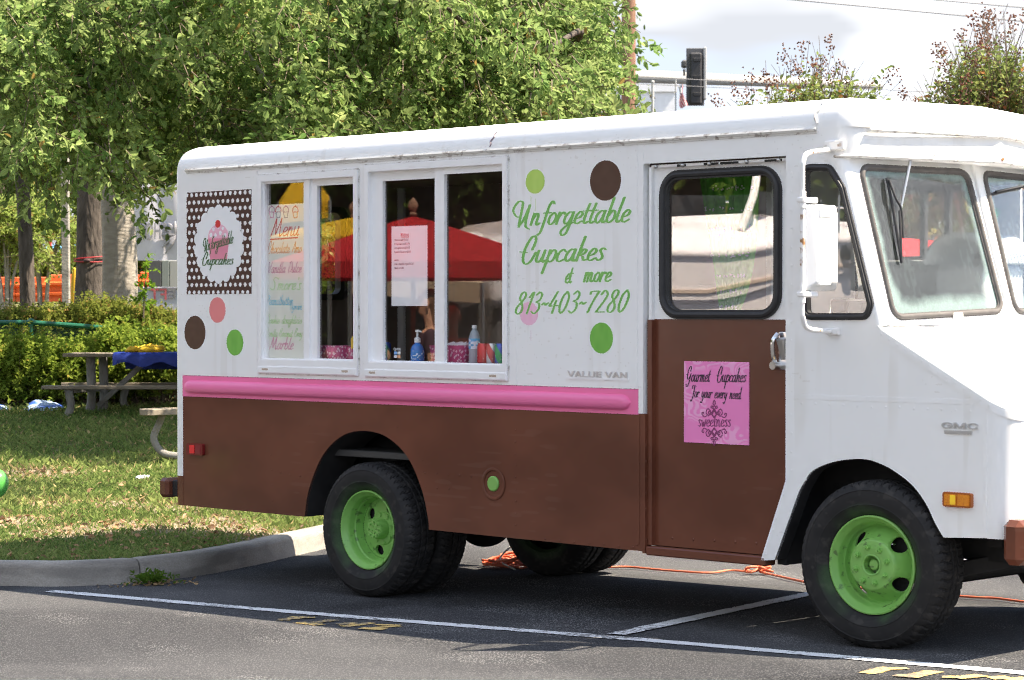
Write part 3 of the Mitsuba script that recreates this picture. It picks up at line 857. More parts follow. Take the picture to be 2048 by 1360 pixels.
# rear wall with a window in each door
yc0, yc1 = at_x(634, 500, -5.43)[1], at_x(692, 500, -5.43)[1]
zc0, zc1 = at_x(665, 594, -5.43)[2], at_x(665, 420, -5.43)[2]
rw = rrect(0.62, zc0, yc1, zc1, 0.07)
rw2 = affinity.translate(affinity.scale(rw, -1, 1, origin=(W / 2, 0)), 0, 0)
X1, Y1, Z1v = np.array([1.0, 0, 0]), np.array([0, 1.0, 0]), np.array([0, 0, 1.0])
rwall = sbox(0.05, 0.386, W - 0.05, 2.545).difference(rw).difference(rw2)
tp('rear_wall', on_plane(rwall, (-5.492, 0, 0), Y1, Z1v, 0.0, 0.02), M_WHITE)
tp('rear_lining', on_plane(sbox(0.06, 0.82, W - 0.06, 2.50).difference(rw).difference(rw2), (-5.47, 0, 0), Y1, Z1v, 0.0, 0.012), M_INTERIOR)
for r_ in (rw, rw2):
    g_ = tp('rear_window', on_plane(r_, (-5.44, 0, 0), Y1, Z1v, 0.0, 0.001).slice_plane([-5.4395, 0, 0], [1, 0, 0]), 'mat_window_glass')
    tp('gasket', on_plane(r_.buffer(0.02).difference(r_.buffer(-0.02)), (-5.465, 0, 0), Y1, Z1v, 0.0, 0.06), M_RUBBER, g_)
tp('floor', bbox(-5.42, -0.62, 0.10, W - 0.10, 0.76, 0.80), M_FLOORIN)
tp('cab_floor', bbox(-0.55, 0.64, 0.42, W - 0.42, 0.60, 0.76), M_CHASSIS)
tp('bulkhead', bbox(-1.56, -1.52, 1.15, W - 0.05, 0.8, 2.5), M_CABGREY)
for y0_, y1_ in ((0.62, 0.72), (1.28, 1.38)):
    tp('chassis_rail', cat([bbox(-5.42, 0.70, y0_, y1_, 0.49, 0.62)]), M_CHASSIS)
for x in (-5.2, -4.4, -2.9, -2.0, -1.0, -0.75, 0.5): tp('cross_member', bbox(x - 0.04, x + 0.04, 0.3, 1.7, 0.50, 0.60), M_CHASSIS)
for m_ in [bbox(-4.25, -3.08, 0.46, 0.5, 0.62, 0.98), bbox(-4.25, -3.08, 1.5, 1.54, 0.62, 0.98), bbox(-0.62, 0.56, 0.42, 0.45, 0.42, 1.0), bbox(-0.62, 0.56, W - 0.45, W - 0.42, 0.42, 1.0), bbox(-4.28, -4.25, 0.03, 0.5, 0.45, 0.98), bbox(-3.08, -3.05, 0.03, 0.5, 0.45, 0.98)]: tp('wheel_box', m_, M_LINER)
for m_ in [bbox(-4.25, -3.08, 0.03, 0.46, 0.945, 0.96), bbox(-0.60, 0.56, 0.06, 0.44, 0.96, 0.98), bbox(0.54, 0.57, 0.025, 0.44, 0.60, 0.95), bbox(-0.66, -0.60, 0.1, 0.44, 0.35, 0.95)]: tp('arch_liner', m_, M_LINER)
tp('rear_axle', cat([tube([(-3.653, 0.15, 0.338), (-3.653, W - 0.15, 0.338)], 0.06, 12), ball((-3.653, 1.0, 0.338), 0.17, 3, (1, 1.1, 1))]), M_CHASSIS, smooth=True)
tp('front_axle', tube([(0, 0.2, 0.36), (0, 0.5, 0.30), (0, 1.5, 0.30), (0, 1.8, 0.36)], 0.045, 8), M_CHASSIS, smooth=True)
for m_ in [beam((0.1, 0.25, 0.33), (0.62, 0.62, 0.47), 0.06, 0.08), beam((0.62, 0.3, 0.45), (0.62, 1.7, 0.45), 0.08, 0.07), beam((-0.62, 0.3, 0.36), (-0.62, 1.7, 0.36), 0.06, 0.07)]: tp('steering_rod', m_, M_CHASSIS)
tp('fuel_tank', bbox(-2.9, -2.0, 0.08, 0.5, 0.42, 0.74, 0.05), M_CHASSIS)
tp('muffler', tube([(-2.8, 1.55, 0.36), (-2.75, 1.55, 0.36), (-2.2, 1.55, 0.36), (-2.15, 1.55, 0.36)], [0.05, 0.1, 0.1, 0.05], 14), M_CHASSIS, smooth=40)
tp('drive_shaft', tube([(-3.5, 1.0, 0.36), (-1.0, 1.0, 0.50)], 0.04, 10), M_CHASSIS, smooth=True)
rb = tp('rear_bumper', cat([bbox(-5.62, -5.53, -0.035, W + 0.035, 0.43, 0.555, 0.02)]), M_BROWN)
for y in (0.06, 0.5, 1.5, 1.94): tp('bumper_mount', bbox(-5.53, -5.44, y - 0.05, y + 0.05, 0.44, 0.54), M_CHASSIS, rb)

# ---- service windows
def window(box_, pane_keys, zb, zt, label):
    x0, x1 = box_
    bars = sbox(x0, zb, x1, zt)
    for k in pane_keys: bars = bars.difference(sbox(panes[k][0] - 0.004, panes[k][2] - 0.004, panes[k][1] + 0.004, panes[k][3] + 0.004))
    key = tp('service_window', flat_xz(sbox(x0, zb, x1, zt).difference(sbox(x0 + 0.035, zb + 0.085, x1 - 0.035, zt - 0.04)), -0.016, 0.05), M_FRAME, label=label)
    tp('sill_track', cat([bbox(x0 + 0.004, x1 - 0.004, -0.022, -0.012, zb + 0.003, zb + 0.045, 0.003), bbox(x0 + 0.03, x1 - 0.03, -0.010, 0.03, zb + 0.07, zb + 0.094, 0.003)]), M_FRAME, key)
    for x in (x0 + 0.05, x1 - 0.13): tp('weep_slot', bbox(x, x + 0.055, -0.0245, -0.0215, zb + 0.020, zb + 0.032, 0.001), mat('slot_tan', (0.45, 0.36, 0.28), 0.7), key)
    tp('sealant', cat([beam((x0 - 0.003, -0.003, zt + 0.004), (x1 + 0.003, -0.003, zt + 0.004), 0.010, 0.006, 0.001), beam((x1 + 0.004, -0.003, zb), (x1 + 0.004, -0.003, zt), 0.010, 0.006, 0.001, up=(1, 0, 0)),
                       beam((x0 - 0.004, -0.003, zb), (x0 - 0.004, -0.003, zt), 0.010, 0.005, 0.001, up=(1, 0, 0)), beam((x0, -0.002, zb - 0.003), (x1, -0.002, zb - 0.003), 0.010, 0.005, 0.001)]), M_DIRTLINE, key)
    return key


k1 = window(w1, 'AB', Z1B, Z1T, 'white sliding serving window with the handwritten menu behind it')
k2 = window(w2, 'CD', Z2B, Z2T, 'wider white sliding serving window with the printed menu behind it')
sash_y = dict(A=0.018, B=0.034, C=0.034, D=0.018)
GLASS_Y = {k: v + 0.006 for k, v in sash_y.items()}
for k, par, out in (('A', k1, (w1[0] + 0.03, sx(617))), ('B', k1, (sx(606), w1[1] - 0.018)), ('C', k2, (w2[0] + 0.03, sx(881))), ('D', k2, (sx(868), w2[1] - 0.030))):
    x0, x1, z0, z1 = panes[k]
    zt = (Z1T if par == k1 else Z2T) - 0.04
    zb = (Z1B if par == k1 else Z2B) + 0.07
    s = tp('sash', flat_xz(sbox(out[0], zb, out[1], zt).difference(sbox(x0, z0, x1, z1)), sash_y[k] - 0.012, sash_y[k] + 0.012), M_FRAME, par)
    m = flat_xz(sbox(x0 - 0.005, z0 - 0.005, x1 + 0.005, z1 + 0.005), GLASS_Y[k], GLASS_Y[k] + 0.001)
    tp('pane', trimesh.Trimesh(m.vertices, m.faces[m.face_normals[:, 1] < -0.9], process=False), 'mat_window_glass', par)

# ---- side door, set back in its opening
DY = 0.045
zw = 1.597
dwin = rrect(*sp(1313, 639), *sp(1557, 339), 0.135)
dwin = rrect(sx(1313) - 0.012, 1.597, sx(1557) - 0.012, 2.378, 0.13)
door = tp('side_door', flat_xz(sbox(-1.45, zw, -0.525, 2.40).difference(dwin.buffer(-0.02)), DY, DY + 0.03), M_WHITE, label='recessed sliding side door, white above and brown below')
tp('lower_panel', flat_xz(Polygon([(-1.45, 0.40), (-1.45, zw), (-0.525, zw), (-0.525, 0.77), (-0.67, 0.40)]), DY - 0.001, DY + 0.03), M_BROWN, door)
m = flat_xz(dwin.buffer(-0.02), DY + 0.012, DY + 0.013)
tp('window', trimesh.Trimesh(m.vertices, m.faces[m.face_normals[:, 1] < -0.9], process=False), 'mat_door_glass', door)
tp('gasket', cat([flat_xz(dwin.difference(dwin.buffer(-0.048)), DY - 0.012, DY + 0.02), gasket_tube(dwin.buffer(-0.024), DY - 0.011, 0.016)]), M_RUBBER, door, smooth=40)
tp('hinge_strip', cat([bbox(-1.456, -1.436, 0.018, DY + 0.002, 0.40, 2.40, 0.003)]), M_WHITE, door)
tp('hinge_strip', cat([bbox(-1.462, -1.430, 0.014, DY + 0.003, 0.40, zw - 0.003, 0.003)]), M_BROWN, door)
tp('roller_track', bbox(-1.44, -0.54, 0.02, DY, 2.394, 2.410, 0.002), M_FRAME, door)
for a_, b_ in ((-1.26, -1.20), (-1.08, -0.98), (-0.97, -0.85), (-0.68, -0.57)): tp('track_slot', bbox(a_, b_, 0.017, 0.03, 2.394, 2.406, 0.002), M_LINER, door)
tp('roller_pin', cat([ball((x, 0.012, 2.40), 0.012, 1) for x in (-1.40, -1.215, -1.035, -0.79, -0.585)]), M_STEEL, door)
hx = -0.572
hk = tp('handle', cat([bbox(hx - 0.028, hx + 0.038, DY - 0.015, DY - 0.004, 1.345, 1.535, 0.006), tube(spline([(hx - 0.02, DY - 0.03, 1.525), (hx - 0.03, DY - 0.055, 1.49), (hx - 0.035, DY - 0.05, 1.43), (hx - 0.04, DY - 0.03, 1.385)], 5), [0.012] * 15 + [0.015], 8)]), M_CHROME, door, smooth=40)
tp('latch_button', cat([tube([(hx - 0.03, DY - 0.01, 1.365), (hx - 0.03, DY - 0.06, 1.365)], 0.021, 14), tube([(hx + 0.012, DY - 0.012, 1.40), (hx + 0.012, DY - 0.045, 1.50)], [0.02, 0.026], 12)]), M_STEEL, hk, smooth=40)

# ------------------------------------------------------------------ brush lettering: splines swept by a slanted nib
def _s(*p, closed=False): return np.array(p, float)


GL = {  # x-height 1; each glyph: width, strokes (upright; the slant is added later)
 'a': (0.98, [_s((.74, .88), (.45, 1.0), (.14, .66), (.1, .22), (.32, 0), (.6, .3), (.76, .9)), _s((.78, 1.0), (.70, .3), (.80, .0), (1.0, .16))]),
 'b': (0.86, [_s((.30, 2.0), (.19, 1.1), (.12, .25), (.34, 0), (.68, .28), (.72, .76), (.48, 1.0), (.18, .55))]),
 'c': (0.74, [_s((.70, .80), (.48, 1.0), (.16, .72), (.1, .24), (.34, 0), (.74, .2))]),
 'd': (0.98, [_s((.74, .88), (.45, 1.0), (.14, .66), (.1, .22), (.32, 0), (.6, .3), (.76, .9)), _s((.84, 2.0), (.72, .4), (.80, .0), (1.0, .16))]),
 'e': (0.76, [_s((.12, .42), (.48, .50), (.68, .78), (.46, 1.0), (.16, .66), (.12, .2), (.36, 0), (.76, .22))]),
 'f': (0.66, [_s((.92, 1.72), (.72, 1.95), (.50, 1.55), (.40, .6), (.28, -.5), (.06, -.85)), _s((.14, .96), (.80, 1.0))]),
 'g': (0.94, [_s((.74, .88), (.45, 1.0), (.14, .66), (.1, .22), (.32, 0), (.6, .3), (.76, .9)), _s((.78, 1.0), (.70, .1), (.52, -.75), (.20, -.92), (.02, -.6), (.34, -.2), (.94, .14))]),
 'h': (0.9, [_s((.30, 2.0), (.18, 1.0), (.10, 0)), _s((.12, .45), (.42, .97), (.60, .82), (.56, .2), (.66, 0), (.88, .16))]),
 'i': (0.5, [_s((.18, 1.0), (.12, .22), (.28, 0), (.48, .16)), _s((.24, 1.42), (.25, 1.40))]),
 'k': (0.9, [_s((.32, 2.0), (.20, 1.0), (.10, 0)), _s((.16, .45), (.48, .95), (.72, .86), (.56, .56), (.24, .48), (.52, .36), (.68, .04), (.92, .12))]),
 'l': (0.46, [_s((.32, 2.0), (.18, 1.0), (.12, .2), (.26, 0), (.46, .16))]),
 'm': (1.24, [_s((.16, 1.0), (.10, 0)), _s((.12, .45), (.36, .96), (.54, .84), (.50, 0)), _s((.50, .45), (.76, .97), (.94, .84), (.88, .2), (1.0, 0), (1.2, .16))]),
 'n': (0.9, [_s((.16, 1.0), (.10, 0)), _s((.12, .45), (.42, .97), (.60, .82), (.56, .2), (.66, 0), (.88, .16))]),
 'o': (0.8, [_s((.48, 1.0), (.18, .72), (.12, .24), (.36, 0), (.66, .28), (.70, .74), (.46, 1.0))]),
 'p': (0.86, [_s((.20, 1.0), (.12, 0), (.0, -.95)), _s((.16, .48), (.46, 1.0), (.74, .80), (.68, .24), (.40, 0), (.15, .2))]),
 'r': (0.66, [_s((.16, 1.0), (.10, 0)), _s((.12, .45), (.36, .92), (.60, .98), (.64, .82))]),
 's': (0.66, [_s((.64, .86), (.44, 1.0), (.24, .80), (.44, .50), (.54, .2), (.30, 0), (.06, .14))]),
 't': (0.56, [_s((.36, 1.62), (.22, .8), (.18, .2), (.32, 0), (.54, .16)), _s((.0, 1.02), (.62, 1.05))]),
 'u': (0.92, [_s((.14, 1.0), (.10, .25), (.28, 0), (.55, .3), (.68, 1.0)), _s((.68, 1.0), (.62, .25), (.72, 0), (.92, .16))]),
 'v': (0.80, [_s((.08, .95), (.22, .9), (.32, 0), (.66, .5), (.74, 1.0))]),
 'w': (1.1, [_s((.08, .95), (.20, .9), (.28, 0), (.56, .7), (.62, 0), (.92, .5), (1.0, 1.0))]),
 'y': (0.86, [_s((.14, 1.0), (.12, .3), (.30, .04), (.55, .3), (.70, 1.0)), _s((.70, 1.0), (.60, 0), (.40, -.72), (.16, -.92), (0, -.66))]),
 'U': (1.62, [_s((.50, .72), (.12, .80), (-.28, 1.35), (-.02, 2.0), (.40, 2.0), (.52, 1.45), (.55, .6), (.62, -.12)), _s((.60, -.05), (.92, .5), (1.18, 1.72)), _s((1.18, 1.72), (1.14, .6), (1.26, -.08), (1.62, -.3))]),
 'C': (1.34, [_s((.86, 1.05), (.98, 1.8), (.80, 2.22), (.50, 2.05), (.22, 1.2), (.26, .3), (.58, -.12), (.98, .1), (1.24, .85)), _s((-.12, .92), (.42, .86))]),
 'G': (1.30, [_s((.86, 1.45), (.98, 1.95), (.78, 2.22), (.48, 2.0), (.22, 1.2), (.30, .45), (.62, .35), (.95, .75), (1.06, 1.15)), _s((1.06, 1.15), (.96, .2), (.70, -.62), (.36, -.70), (.18, -.35)), _s((-.10, 1.0), (.30, .95))]),
 'F': (0.95, [_s((.16, 1.5), (.02, 1.85), (.34, 2.1), (1.12, 1.95)), _s((.72, 2.0), (.66, 1.0), (.50, -.2), (.22, -.72), (-.02, -.5)), _s((.42, .96), (.95, 1.02))]),
 'M': (1.7, [_s((.0, 0), (.25, 1.0), (.42, 2.0)), _s((.42, 2.0), (.55, 1.0), (.68, .2)), _s((.68, .2), (1.0, 1.2), (1.2, 2.0)), _s((1.2, 2.0), (1.25, .9), (1.36, 0), (1.62, .2))]),
 'V': (1.1, [_s((.0, 1.8), (.2, 1.9), (.35, 0), (.8, 1.2), (1.0, 2.0))]),
 'S': (1.0, [_s((.95, 1.75), (.6, 2.0), (.25, 1.6), (.65, 1.0), (.75, .3), (.35, 0), (.0, .3))]),
 'P': (1.0, [_s((.35, 1.9), (.2, 1.0), (.1, 0)), _s((.1, 1.7), (.6, 2.0), (.95, 1.6), (.6, 1.0), (.25, .95))]),
 'B': (1.0, [_s((.35, 1.9), (.2, 1.0), (.1, 0)), _s((.15, 1.8), (.7, 2.0), (.85, 1.5), (.35, 1.05), (.8, .7), (.6, .05), (.1, .05))]),
 'D': (1.1, [_s((.35, 1.9), (.2, 1.0), (.1, .05)), _s((.1, 1.8), (.7, 1.95), (1.0, 1.2), (.8, .3), (.1, .05))]),
 'A': (1.1, [_s((.0, 0), (.4, 1.0), (.75, 2.0), (.85, 1.0), (1.0, 0)), _s((.3, .8), (.95, .8))]),
 '8': (0.86, [_s((.46, 1.0), (.22, 1.35), (.30, 1.8), (.56, 1.85), (.66, 1.5), (.44, 1.0), (.16, .55), (.22, .08), (.54, .04), (.68, .45), (.46, 1.0))]),
 '1': (0.55, [_s((.16, 1.4), (.44, 1.85), (.38, 1.0), (.32, 0))]),
 '3': (0.80, [_s((.18, 1.6), (.42, 1.86), (.64, 1.6), (.56, 1.15), (.30, 1.0), (.60, .85), (.66, .35), (.38, 0), (.10, .2))]),
 '4': (0.86, [_s((.50, 1.85), (.30, 1.2), (.08, .62)), _s((.08, .62), (.82, .66)), _s((.56, 1.1), (.52, .5), (.50, 0))]),
 '0': (0.88, [_s((.46, 1.85), (.20, 1.4), (.14, .5), (.36, 0), (.64, .45), (.70, 1.35), (.46, 1.85))]),
 '7': (0.86, [_s((.14, 1.55), (.18, 1.78), (.80, 1.80)), _s((.80, 1.80), (.52, 1.0), (.30, 0))]),
 '2': (0.86, [_s((.18, 1.5), (.40, 1.86), (.68, 1.55), (.56, 1.0), (.12, .05)), _s((.12, .05), (.80, .05))]),
 '~': (0.62, [_s((.08, .75), (.22, .92), (.38, .72), (.54, .90))]),
 '.': (0.3, [_s((.14, .04), (.16, .04))]),
 "'": (0.3, [_s((.22, 1.9), (.16, 1.6))]),
 ' ': (0.8, []),
}
GL['E'] = (0.8, [_s((.7, 1.7), (.4, 1.95), (.2, 1.5), (.5, 1.05), (.12, .5), (.3, 0), (.75, .25))])


def brush(text, xh, nib=0.2, thin=0.38, slant=0.28, angle=-6, gap=0.0):
    """The text as one shapely shape, x-height xh, starting at the origin."""
    M = affinity
    shapes, x = [], 0.0
    ca, sa = math.cos(math.radians(angle)), math.sin(math.radians(angle))
    for ch in text:
        wd, strokes = GL[ch]
        for st in strokes:
            P = spline(st, 7) if len(st) > 2 else st
            P = P.copy()
            P[:, 0] += slant * P[:, 1] + x
            # squeeze along the nib's thin way, buffer with a round pen, stretch back
            Q = np.stack([P[:, 0] * ca + P[:, 1] * sa, (-P[:, 0] * sa + P[:, 1] * ca) / thin], 1)
            g = LineString(Q).buffer(nib / 2, quad_segs=4)
            g = M.affine_transform(g, [ca, -sa * thin, sa, ca * thin, 0, 0])
            shapes.append(g)
        x += wd + gap
    s = union_all(shapes).simplify(0.006)
    return M.scale(s, xh, xh, origin=(0, 0)), x * xh


def fit(text, x0, z0, x1, xh, rise=0.0, **kw):
    """The text from x0 to x1, on a baseline from z0 to z0 + rise."""
    s, wd = brush(text, xh, **kw)
    b = s.bounds
    s = affinity.scale(affinity.translate(s, -b[0], 0), (x1 - x0) / (b[2] - b[0]), 1, origin=(0, 0))
    s = affinity.affine_transform(s, [1, 0, rise / (x1 - x0), 1, 0, 0])
    return affinity.translate(s, x0, z0)

# ------------------------------------------------------------------ truck: wheels
def oval_cut(r0, ang, a, b, h0, h1):
    c = m3.Manifold.cylinder(h1 - h0, 1, 1, 28).scale([a, b, 1])
    return c.rotate([0, 0, math.degrees(ang)]).translate([r0 * math.cos(ang), r0 * math.sin(ang), h0])


def to_y(mesh):
    v = mesh.vertices
    return trimesh.Trimesh(np.stack([v[:, 0], -v[:, 2], v[:, 1]], 1), mesh.faces, process=False)


TY = [(0.226, -0.03), (0.236, -0.012), (0.246, 0.004), (0.262, 0.020), (0.285, 0.030), (0.288, 0.0335), (0.292, 0.0315), (0.325, 0.034), (0.352, 0.029), (0.356, 0.031), (0.362, 0.026), (0.380, 0.014), (0.391, 0.002), (0.398, -0.014),
      (0.400, -0.034), (0.400, -0.056), (0.388, -0.060), (0.388, -0.070), (0.400, -0.074), (0.400, -0.102), (0.388, -0.106), (0.388, -0.116), (0.400, -0.120), (0.400, -0.146), (0.398, -0.166), (0.391, -0.182), (0.380, -0.196), (0.352, -0.212), (0.30, -0.216), (0.246, -0.208), (0.226, -0.18)]


def tread(i, a):
    ph = (a * 58 / (2 * np.pi) + (0.5 if i > 18 else 0) + 0.18 * (i % 3)) % 1.0
    amp = {11: 0.006, 12: 0.012, 13: 0.013, 14: 0.012, 15: 0.008, 18: 0.007, 19: 0.007, 22: 0.008, 23: 0.012, 24: 0.013, 25: 0.012, 26: 0.006}.get(i, 0)
    return -0.7 * amp * (ph < 0.24)


tyre_mesh = lathe(TY, 464, 'y', tread)


def nut(x, z, y, r=0.013, h=0.018):
    m = trimesh.creation.cylinder(radius=r, height=h, sections=6)
    v = m.vertices
    m.vertices = np.stack([x + v[:, 0], y - h / 2 + v[:, 2] * 0 - v[:, 2], z + v[:, 1]], 1)
    return trimesh.Trimesh(m.vertices, m.faces, process=False)


lip = [(0.226, -0.02), (0.236, -0.008), (0.235, 0.001), (0.228, 0.003), (0.221, -0.004), (0.217, -0.014), (0.206, -0.022)]


def wheel(x, y, z, kind, steer=0.0, full=True, flip=False, grow=1.0):
    def put(m):
        if grow != 1: m = trimesh.Trimesh(m.vertices * grow, m.faces, process=False)
        if flip: m = trimesh.Trimesh(m.vertices * [1, -1, 1], m.faces[:, ::-1], process=False)
        return moved(m, (x, y, z), steer)
    ty = tp('wheel', put(tyre_mesh), M_TYRE, smooth=30, label='black tyre on a bright green steel wheel' if full else None)
    if not full: return
    if kind == 'rear':
        barrel = lip + [(0.199, -0.04), (0.196, -0.075), (0.190, -0.082), (0.188, -0.12), (0.183, -0.138)]
        disc = m3.CrossSection([[(0.06, -0.150), (0.185, -0.150), (0.185, -0.142), (0.178, -0.136), (0.120, -0.128), (0.098, -0.130), (0.06, -0.130)]])
        disc = disc.revolve(64)
        for g in (142, 256, 338, 62): disc = disc - oval_cut(0.135, math.radians(g), 0.030, 0.036, -0.2, 0.0)
        rim = tp('rim', put(cat([lathe(barrel, 72, 'y'), to_y(tm(disc))])), M_RIM, ty, smooth=35)
        hub = [lathe([(0.10, -0.13), (0.095, -0.122), (0.062, -0.12), (0.058, -0.07), (0.052, -0.058), (0.0, -0.056)], 40, 'y')]
        bolts = [nut(0.043 * math.cos(t), 0.043 * math.sin(t), 0.058, 0.0085, 0.016) for t in np.arange(8) * math.pi / 4] + [nut(0.018 * math.cos(t), 0.018 * math.sin(t), 0.058, 0.006, 0.012) for t in np.arange(4) * math.pi / 2 + .4]
        tp('hub', put(cat(hub + [lathe([(0.0, -0.056), (0.056, -0.056)], 8, 'y')])), M_RIM, ty, smooth=35)
        tp('hub_bolt', put(cat(bolts)), M_RIM, ty)
        for t in np.arange(8) * math.pi / 4 + .2: tp('lug_nut', put(nut(0.083 * math.cos(t), 0.083 * math.sin(t), 0.131)), M_RIM, ty)
        tp('brake_drum', put(lathe([(0.0, -0.17), (0.18, -0.17)], 32, 'y')), M_CHASSIS, ty)
    else:
        barrel = lip + [(0.200, -0.036), (0.196, -0.058), (0.188, -0.066), (0.186, -0.086), (0.180, -0.096)]
        disc = m3.CrossSection([[(0.048, -0.012), (0.048, -0.004), (0.055, 0.0), (0.112, 0.0), (0.121, -0.006), (0.130, -0.020), (0.150, -0.052), (0.172, -0.088), (0.186, -0.096), (0.186, -0.104), (0.166, -0.098), (0.142, -0.062), (0.118, -0.018), (0.110, -0.012)][::-1]]).revolve(72)
        for g in (40, -36, 132, -128): disc = disc - oval_cut(0.150, math.radians(g), 0.027, 0.040, -0.14, 0.03)
        rim = tp('rim', put(cat([lathe(barrel, 72, 'y'), to_y(tm(disc))])), M_RIM, ty, smooth=35)
        tp('hub', put(cat([lathe([(0.053, 0.001), (0.048, 0.004), (0.043, 0.001), (0.042, -0.055), (0.0, -0.055)], 40, 'y'), lathe([(0.026, -0.054), (0.026, -0.022), (0.022, -0.018), (0.0, -0.017)], 24, 'y')])), M_RIM, ty, smooth=35)
        for k, t in enumerate(np.arange(8) * math.pi / 4 + .25): tp('lug_nut', put(cat([nut(0.086 * math.cos(t), 0.086 * math.sin(t), 0.0, 0.0135, 0.02), lathe([(0.016, 0.0), (0.016, 0.003), (0.0, 0.003)], 12, 'y').apply_translation([0.086 * math.cos(t), 0, 0.086 * math.sin(t)]), nut(0.086 * math.cos(t), 0.086 * math.sin(t), -0.02, 0.007, 0.012)])), M_RIM, ty)
        tp('valve_stem', put(tube([(0.15 * math.cos(.75), 0.03, 0.15 * math.sin(.75)), (0.155 * math.cos(.75), -0.0, 0.155 * math.sin(.75))], 0.004, 6)), M_STEEL, ty)
        tp('brake_drum', put(lathe([(0.0, -0.12), (0.18, -0.12)], 32, 'y')), M_CHASSIS, ty)


wheel(-3.650, 0.005, 0.340, 'rear')
wheel(0.005, -0.012, 0.405, 'front', steer=0.07, grow=1.03)
wheel(-3.650, 0.268, 0.338, 'rear', full=False)
wheel(-3.650, W - 0.005, 0.340, 'rear', full=False, flip=True)
wheel(-3.653, W - 0.268, 0.340, 'rear', full=False, flip=True)
wheel(0.015, W - 0.012, 0.395, 'front', full=False, flip=True, steer=0.07)

# ---- painted dots and lettering on the side
def decal(name, shape, m, parent=None, d=0.0015, y=0.0, label=None):
    return tp(name, flat_xz(shape, y - d, y + 0.0002), m, parent, label=label)


def dot(px, py, rz, m, label, squash=1.0):
    x, z = sp(px, py)
    decal('painted_dot', affinity.scale(Point(x, z).buffer(rz, quad_segs=24), squash, 1), m, label=label)


dot(435, 620, 0.081, M_SALMON, 'salmon pink painted dot')
dot(390, 665, 0.107, M_DOTBROWN, 'brown painted dot left of the pink one')
dot(470, 685, 0.082, M_DOTGREEN, 'small green painted dot near the rear')
dot(1070.5, 363, 0.067, M_DOTLIME, 'lime green painted dot above the lettering', 1.07)
dot(1211, 361, 0.108, M_DOTBROWN, 'large brown painted dot above the lettering', 1.03)
dot(1058, 627, 0.065, M_PALEPINK, 'faded pale pink painted dot behind the telephone number', 1.07)
dot(1203, 676, 0.083, M_DOTGREEN, 'green painted dot under the telephone number')
for px, py, l in ((1062, 392, .05), (1071, 397, .07), (1062, 660, .06)):
    x, z = sp(px, py)
    decal('paint_drip', sbox(x - 0.0035, z - l, x + 0.0035, z), mat('drip_pale', (0.66, 0.72, 0.55), 0.6) if py < 500 else mat('drip_pink', (0.76, 0.68, 0.71), 0.6), d=0.001)
xa, za = sp(1025, 452); xb, zb_ = sp(1263, 443.5)
decal('lettering', fit('Unforgettable', xa, za, xb, 0.066, zb_ - za, nib=0.22), M_TEXTGREEN, d=0.0025, label='green script lettering, first line')
xa, za = sp(1039, 526); xb, zb_ = sp(1214, 520)
decal('lettering', fit('Cupcakes', xa, za, xb, 0.066, zb_ - za, nib=0.22), M_TEXTGREEN, d=0.0025, label='green script lettering, second line')
xa, za = sp(1130, 566); xb, zb_ = sp(1146, 565)
decal('lettering', union_all([fit('e', xa, za, xa + 0.045, 0.05, nib=0.27), fit('t', xa + 0.030, za, xb + 0.008, 0.05, nib=0.27)]), M_TEXTGREEN, d=0.0025)
xa, za = sp(1166, 564); xb, zb_ = sp(1225, 563)
decal('lettering', fit('more', xa, za, xb, 0.052, zb_ - za, nib=0.26), M_TEXTGREEN, d=0.0025)
xa, za = sp(1030, 628); xb, zb_ = sp(1260, 624)
decal('lettering', fit('813~403~7280', xa, za, xb, 0.064, zb_ - za, nib=0.165, thin=0.5), M_TEXTGREEN, d=0.0025, label='green painted telephone number')

# ---- polka-dot sign
x0, z1_ = sp(374, 390); x1, _ = sp(503, 382); z0 = sp(440, 588)[1]
z1_ = 2.398
sign = thing('polka_dot_sign', 'square brown sign with white polka dots and a pink cupcake in a scalloped circle', 'sign')
obj('panel', flat_xz(sbox(x0, z0, x1, z1_), -0.003, 0.0002), mat('sign_brown', lambda p, n, uv: mix([0.045, 0.017, 0.012], [0.062, 0.024, 0.016], noise(p.x * 6, p.y, p.z * 6)), 0.4), sign)
cx, cz = sp(438.3, 488.4)
pit = 0.0487
scal = union_all([Point(cx, cz).buffer(0.222, quad_segs=24)] + [Point(cx + 0.209 * math.cos(t), cz + 0.209 * math.sin(t)).buffer(0.0425, quad_segs=8) for t in (np.arange(18) + .5) * math.pi / 9])
ds = []
for r in range(15):
    for c in range(16):
        p = Point(x0 + 0.004 + (c + 0.5 * (r % 2)) * pit, z1_ - 0.018 - r * pit * 0.985)
        ds.append(p.buffer(0.0135, quad_segs=5))
dots = union_all(ds).intersection(sbox(x0 + .001, z0 + .001, x1 - .001, z1_ - .001)).difference(scal.buffer(0.002))
M_SIGNWHITE = mat('sign_white', (0.78, 0.79, 0.80), 0.4)
obj('dots', flat_xz(dots, -0.0042, -0.003), M_SIGNWHITE, sign, kind='stuff')
obj('scalloped_circle', flat_xz(scal, -0.0045, -0.003), M_SIGNWHITE, sign)
dome = Polygon([(cx - 0.108, cz + 0.036)] + [(cx + a, cz + b) for a, b in spline([(-0.108, 0.046), (-0.09, 0.085), (-0.045, 0.118), (0.0, 0.128), (0.045, 0.118), (0.088, 0.085), (0.105, 0.046)], 5)] + [(cx + 0.105, cz + 0.036)])
obj('cupcake_icing', flat_xz(dome, -0.0056, -0.0045), mat('icing_pink', (0.76, 0.42, 0.52), 0.5), sign)
sprk = union_all([Point(cx + a, cz + b).buffer(r, quad_segs=5) for a, b, r in ((-0.075, .06, .014), (-0.03, .058, .012), (.02, .07, .014), (.065, .056, .013), (-.05, .095, .012), (0, .105, .009), (.045, .1, .011))]).intersection(dome)
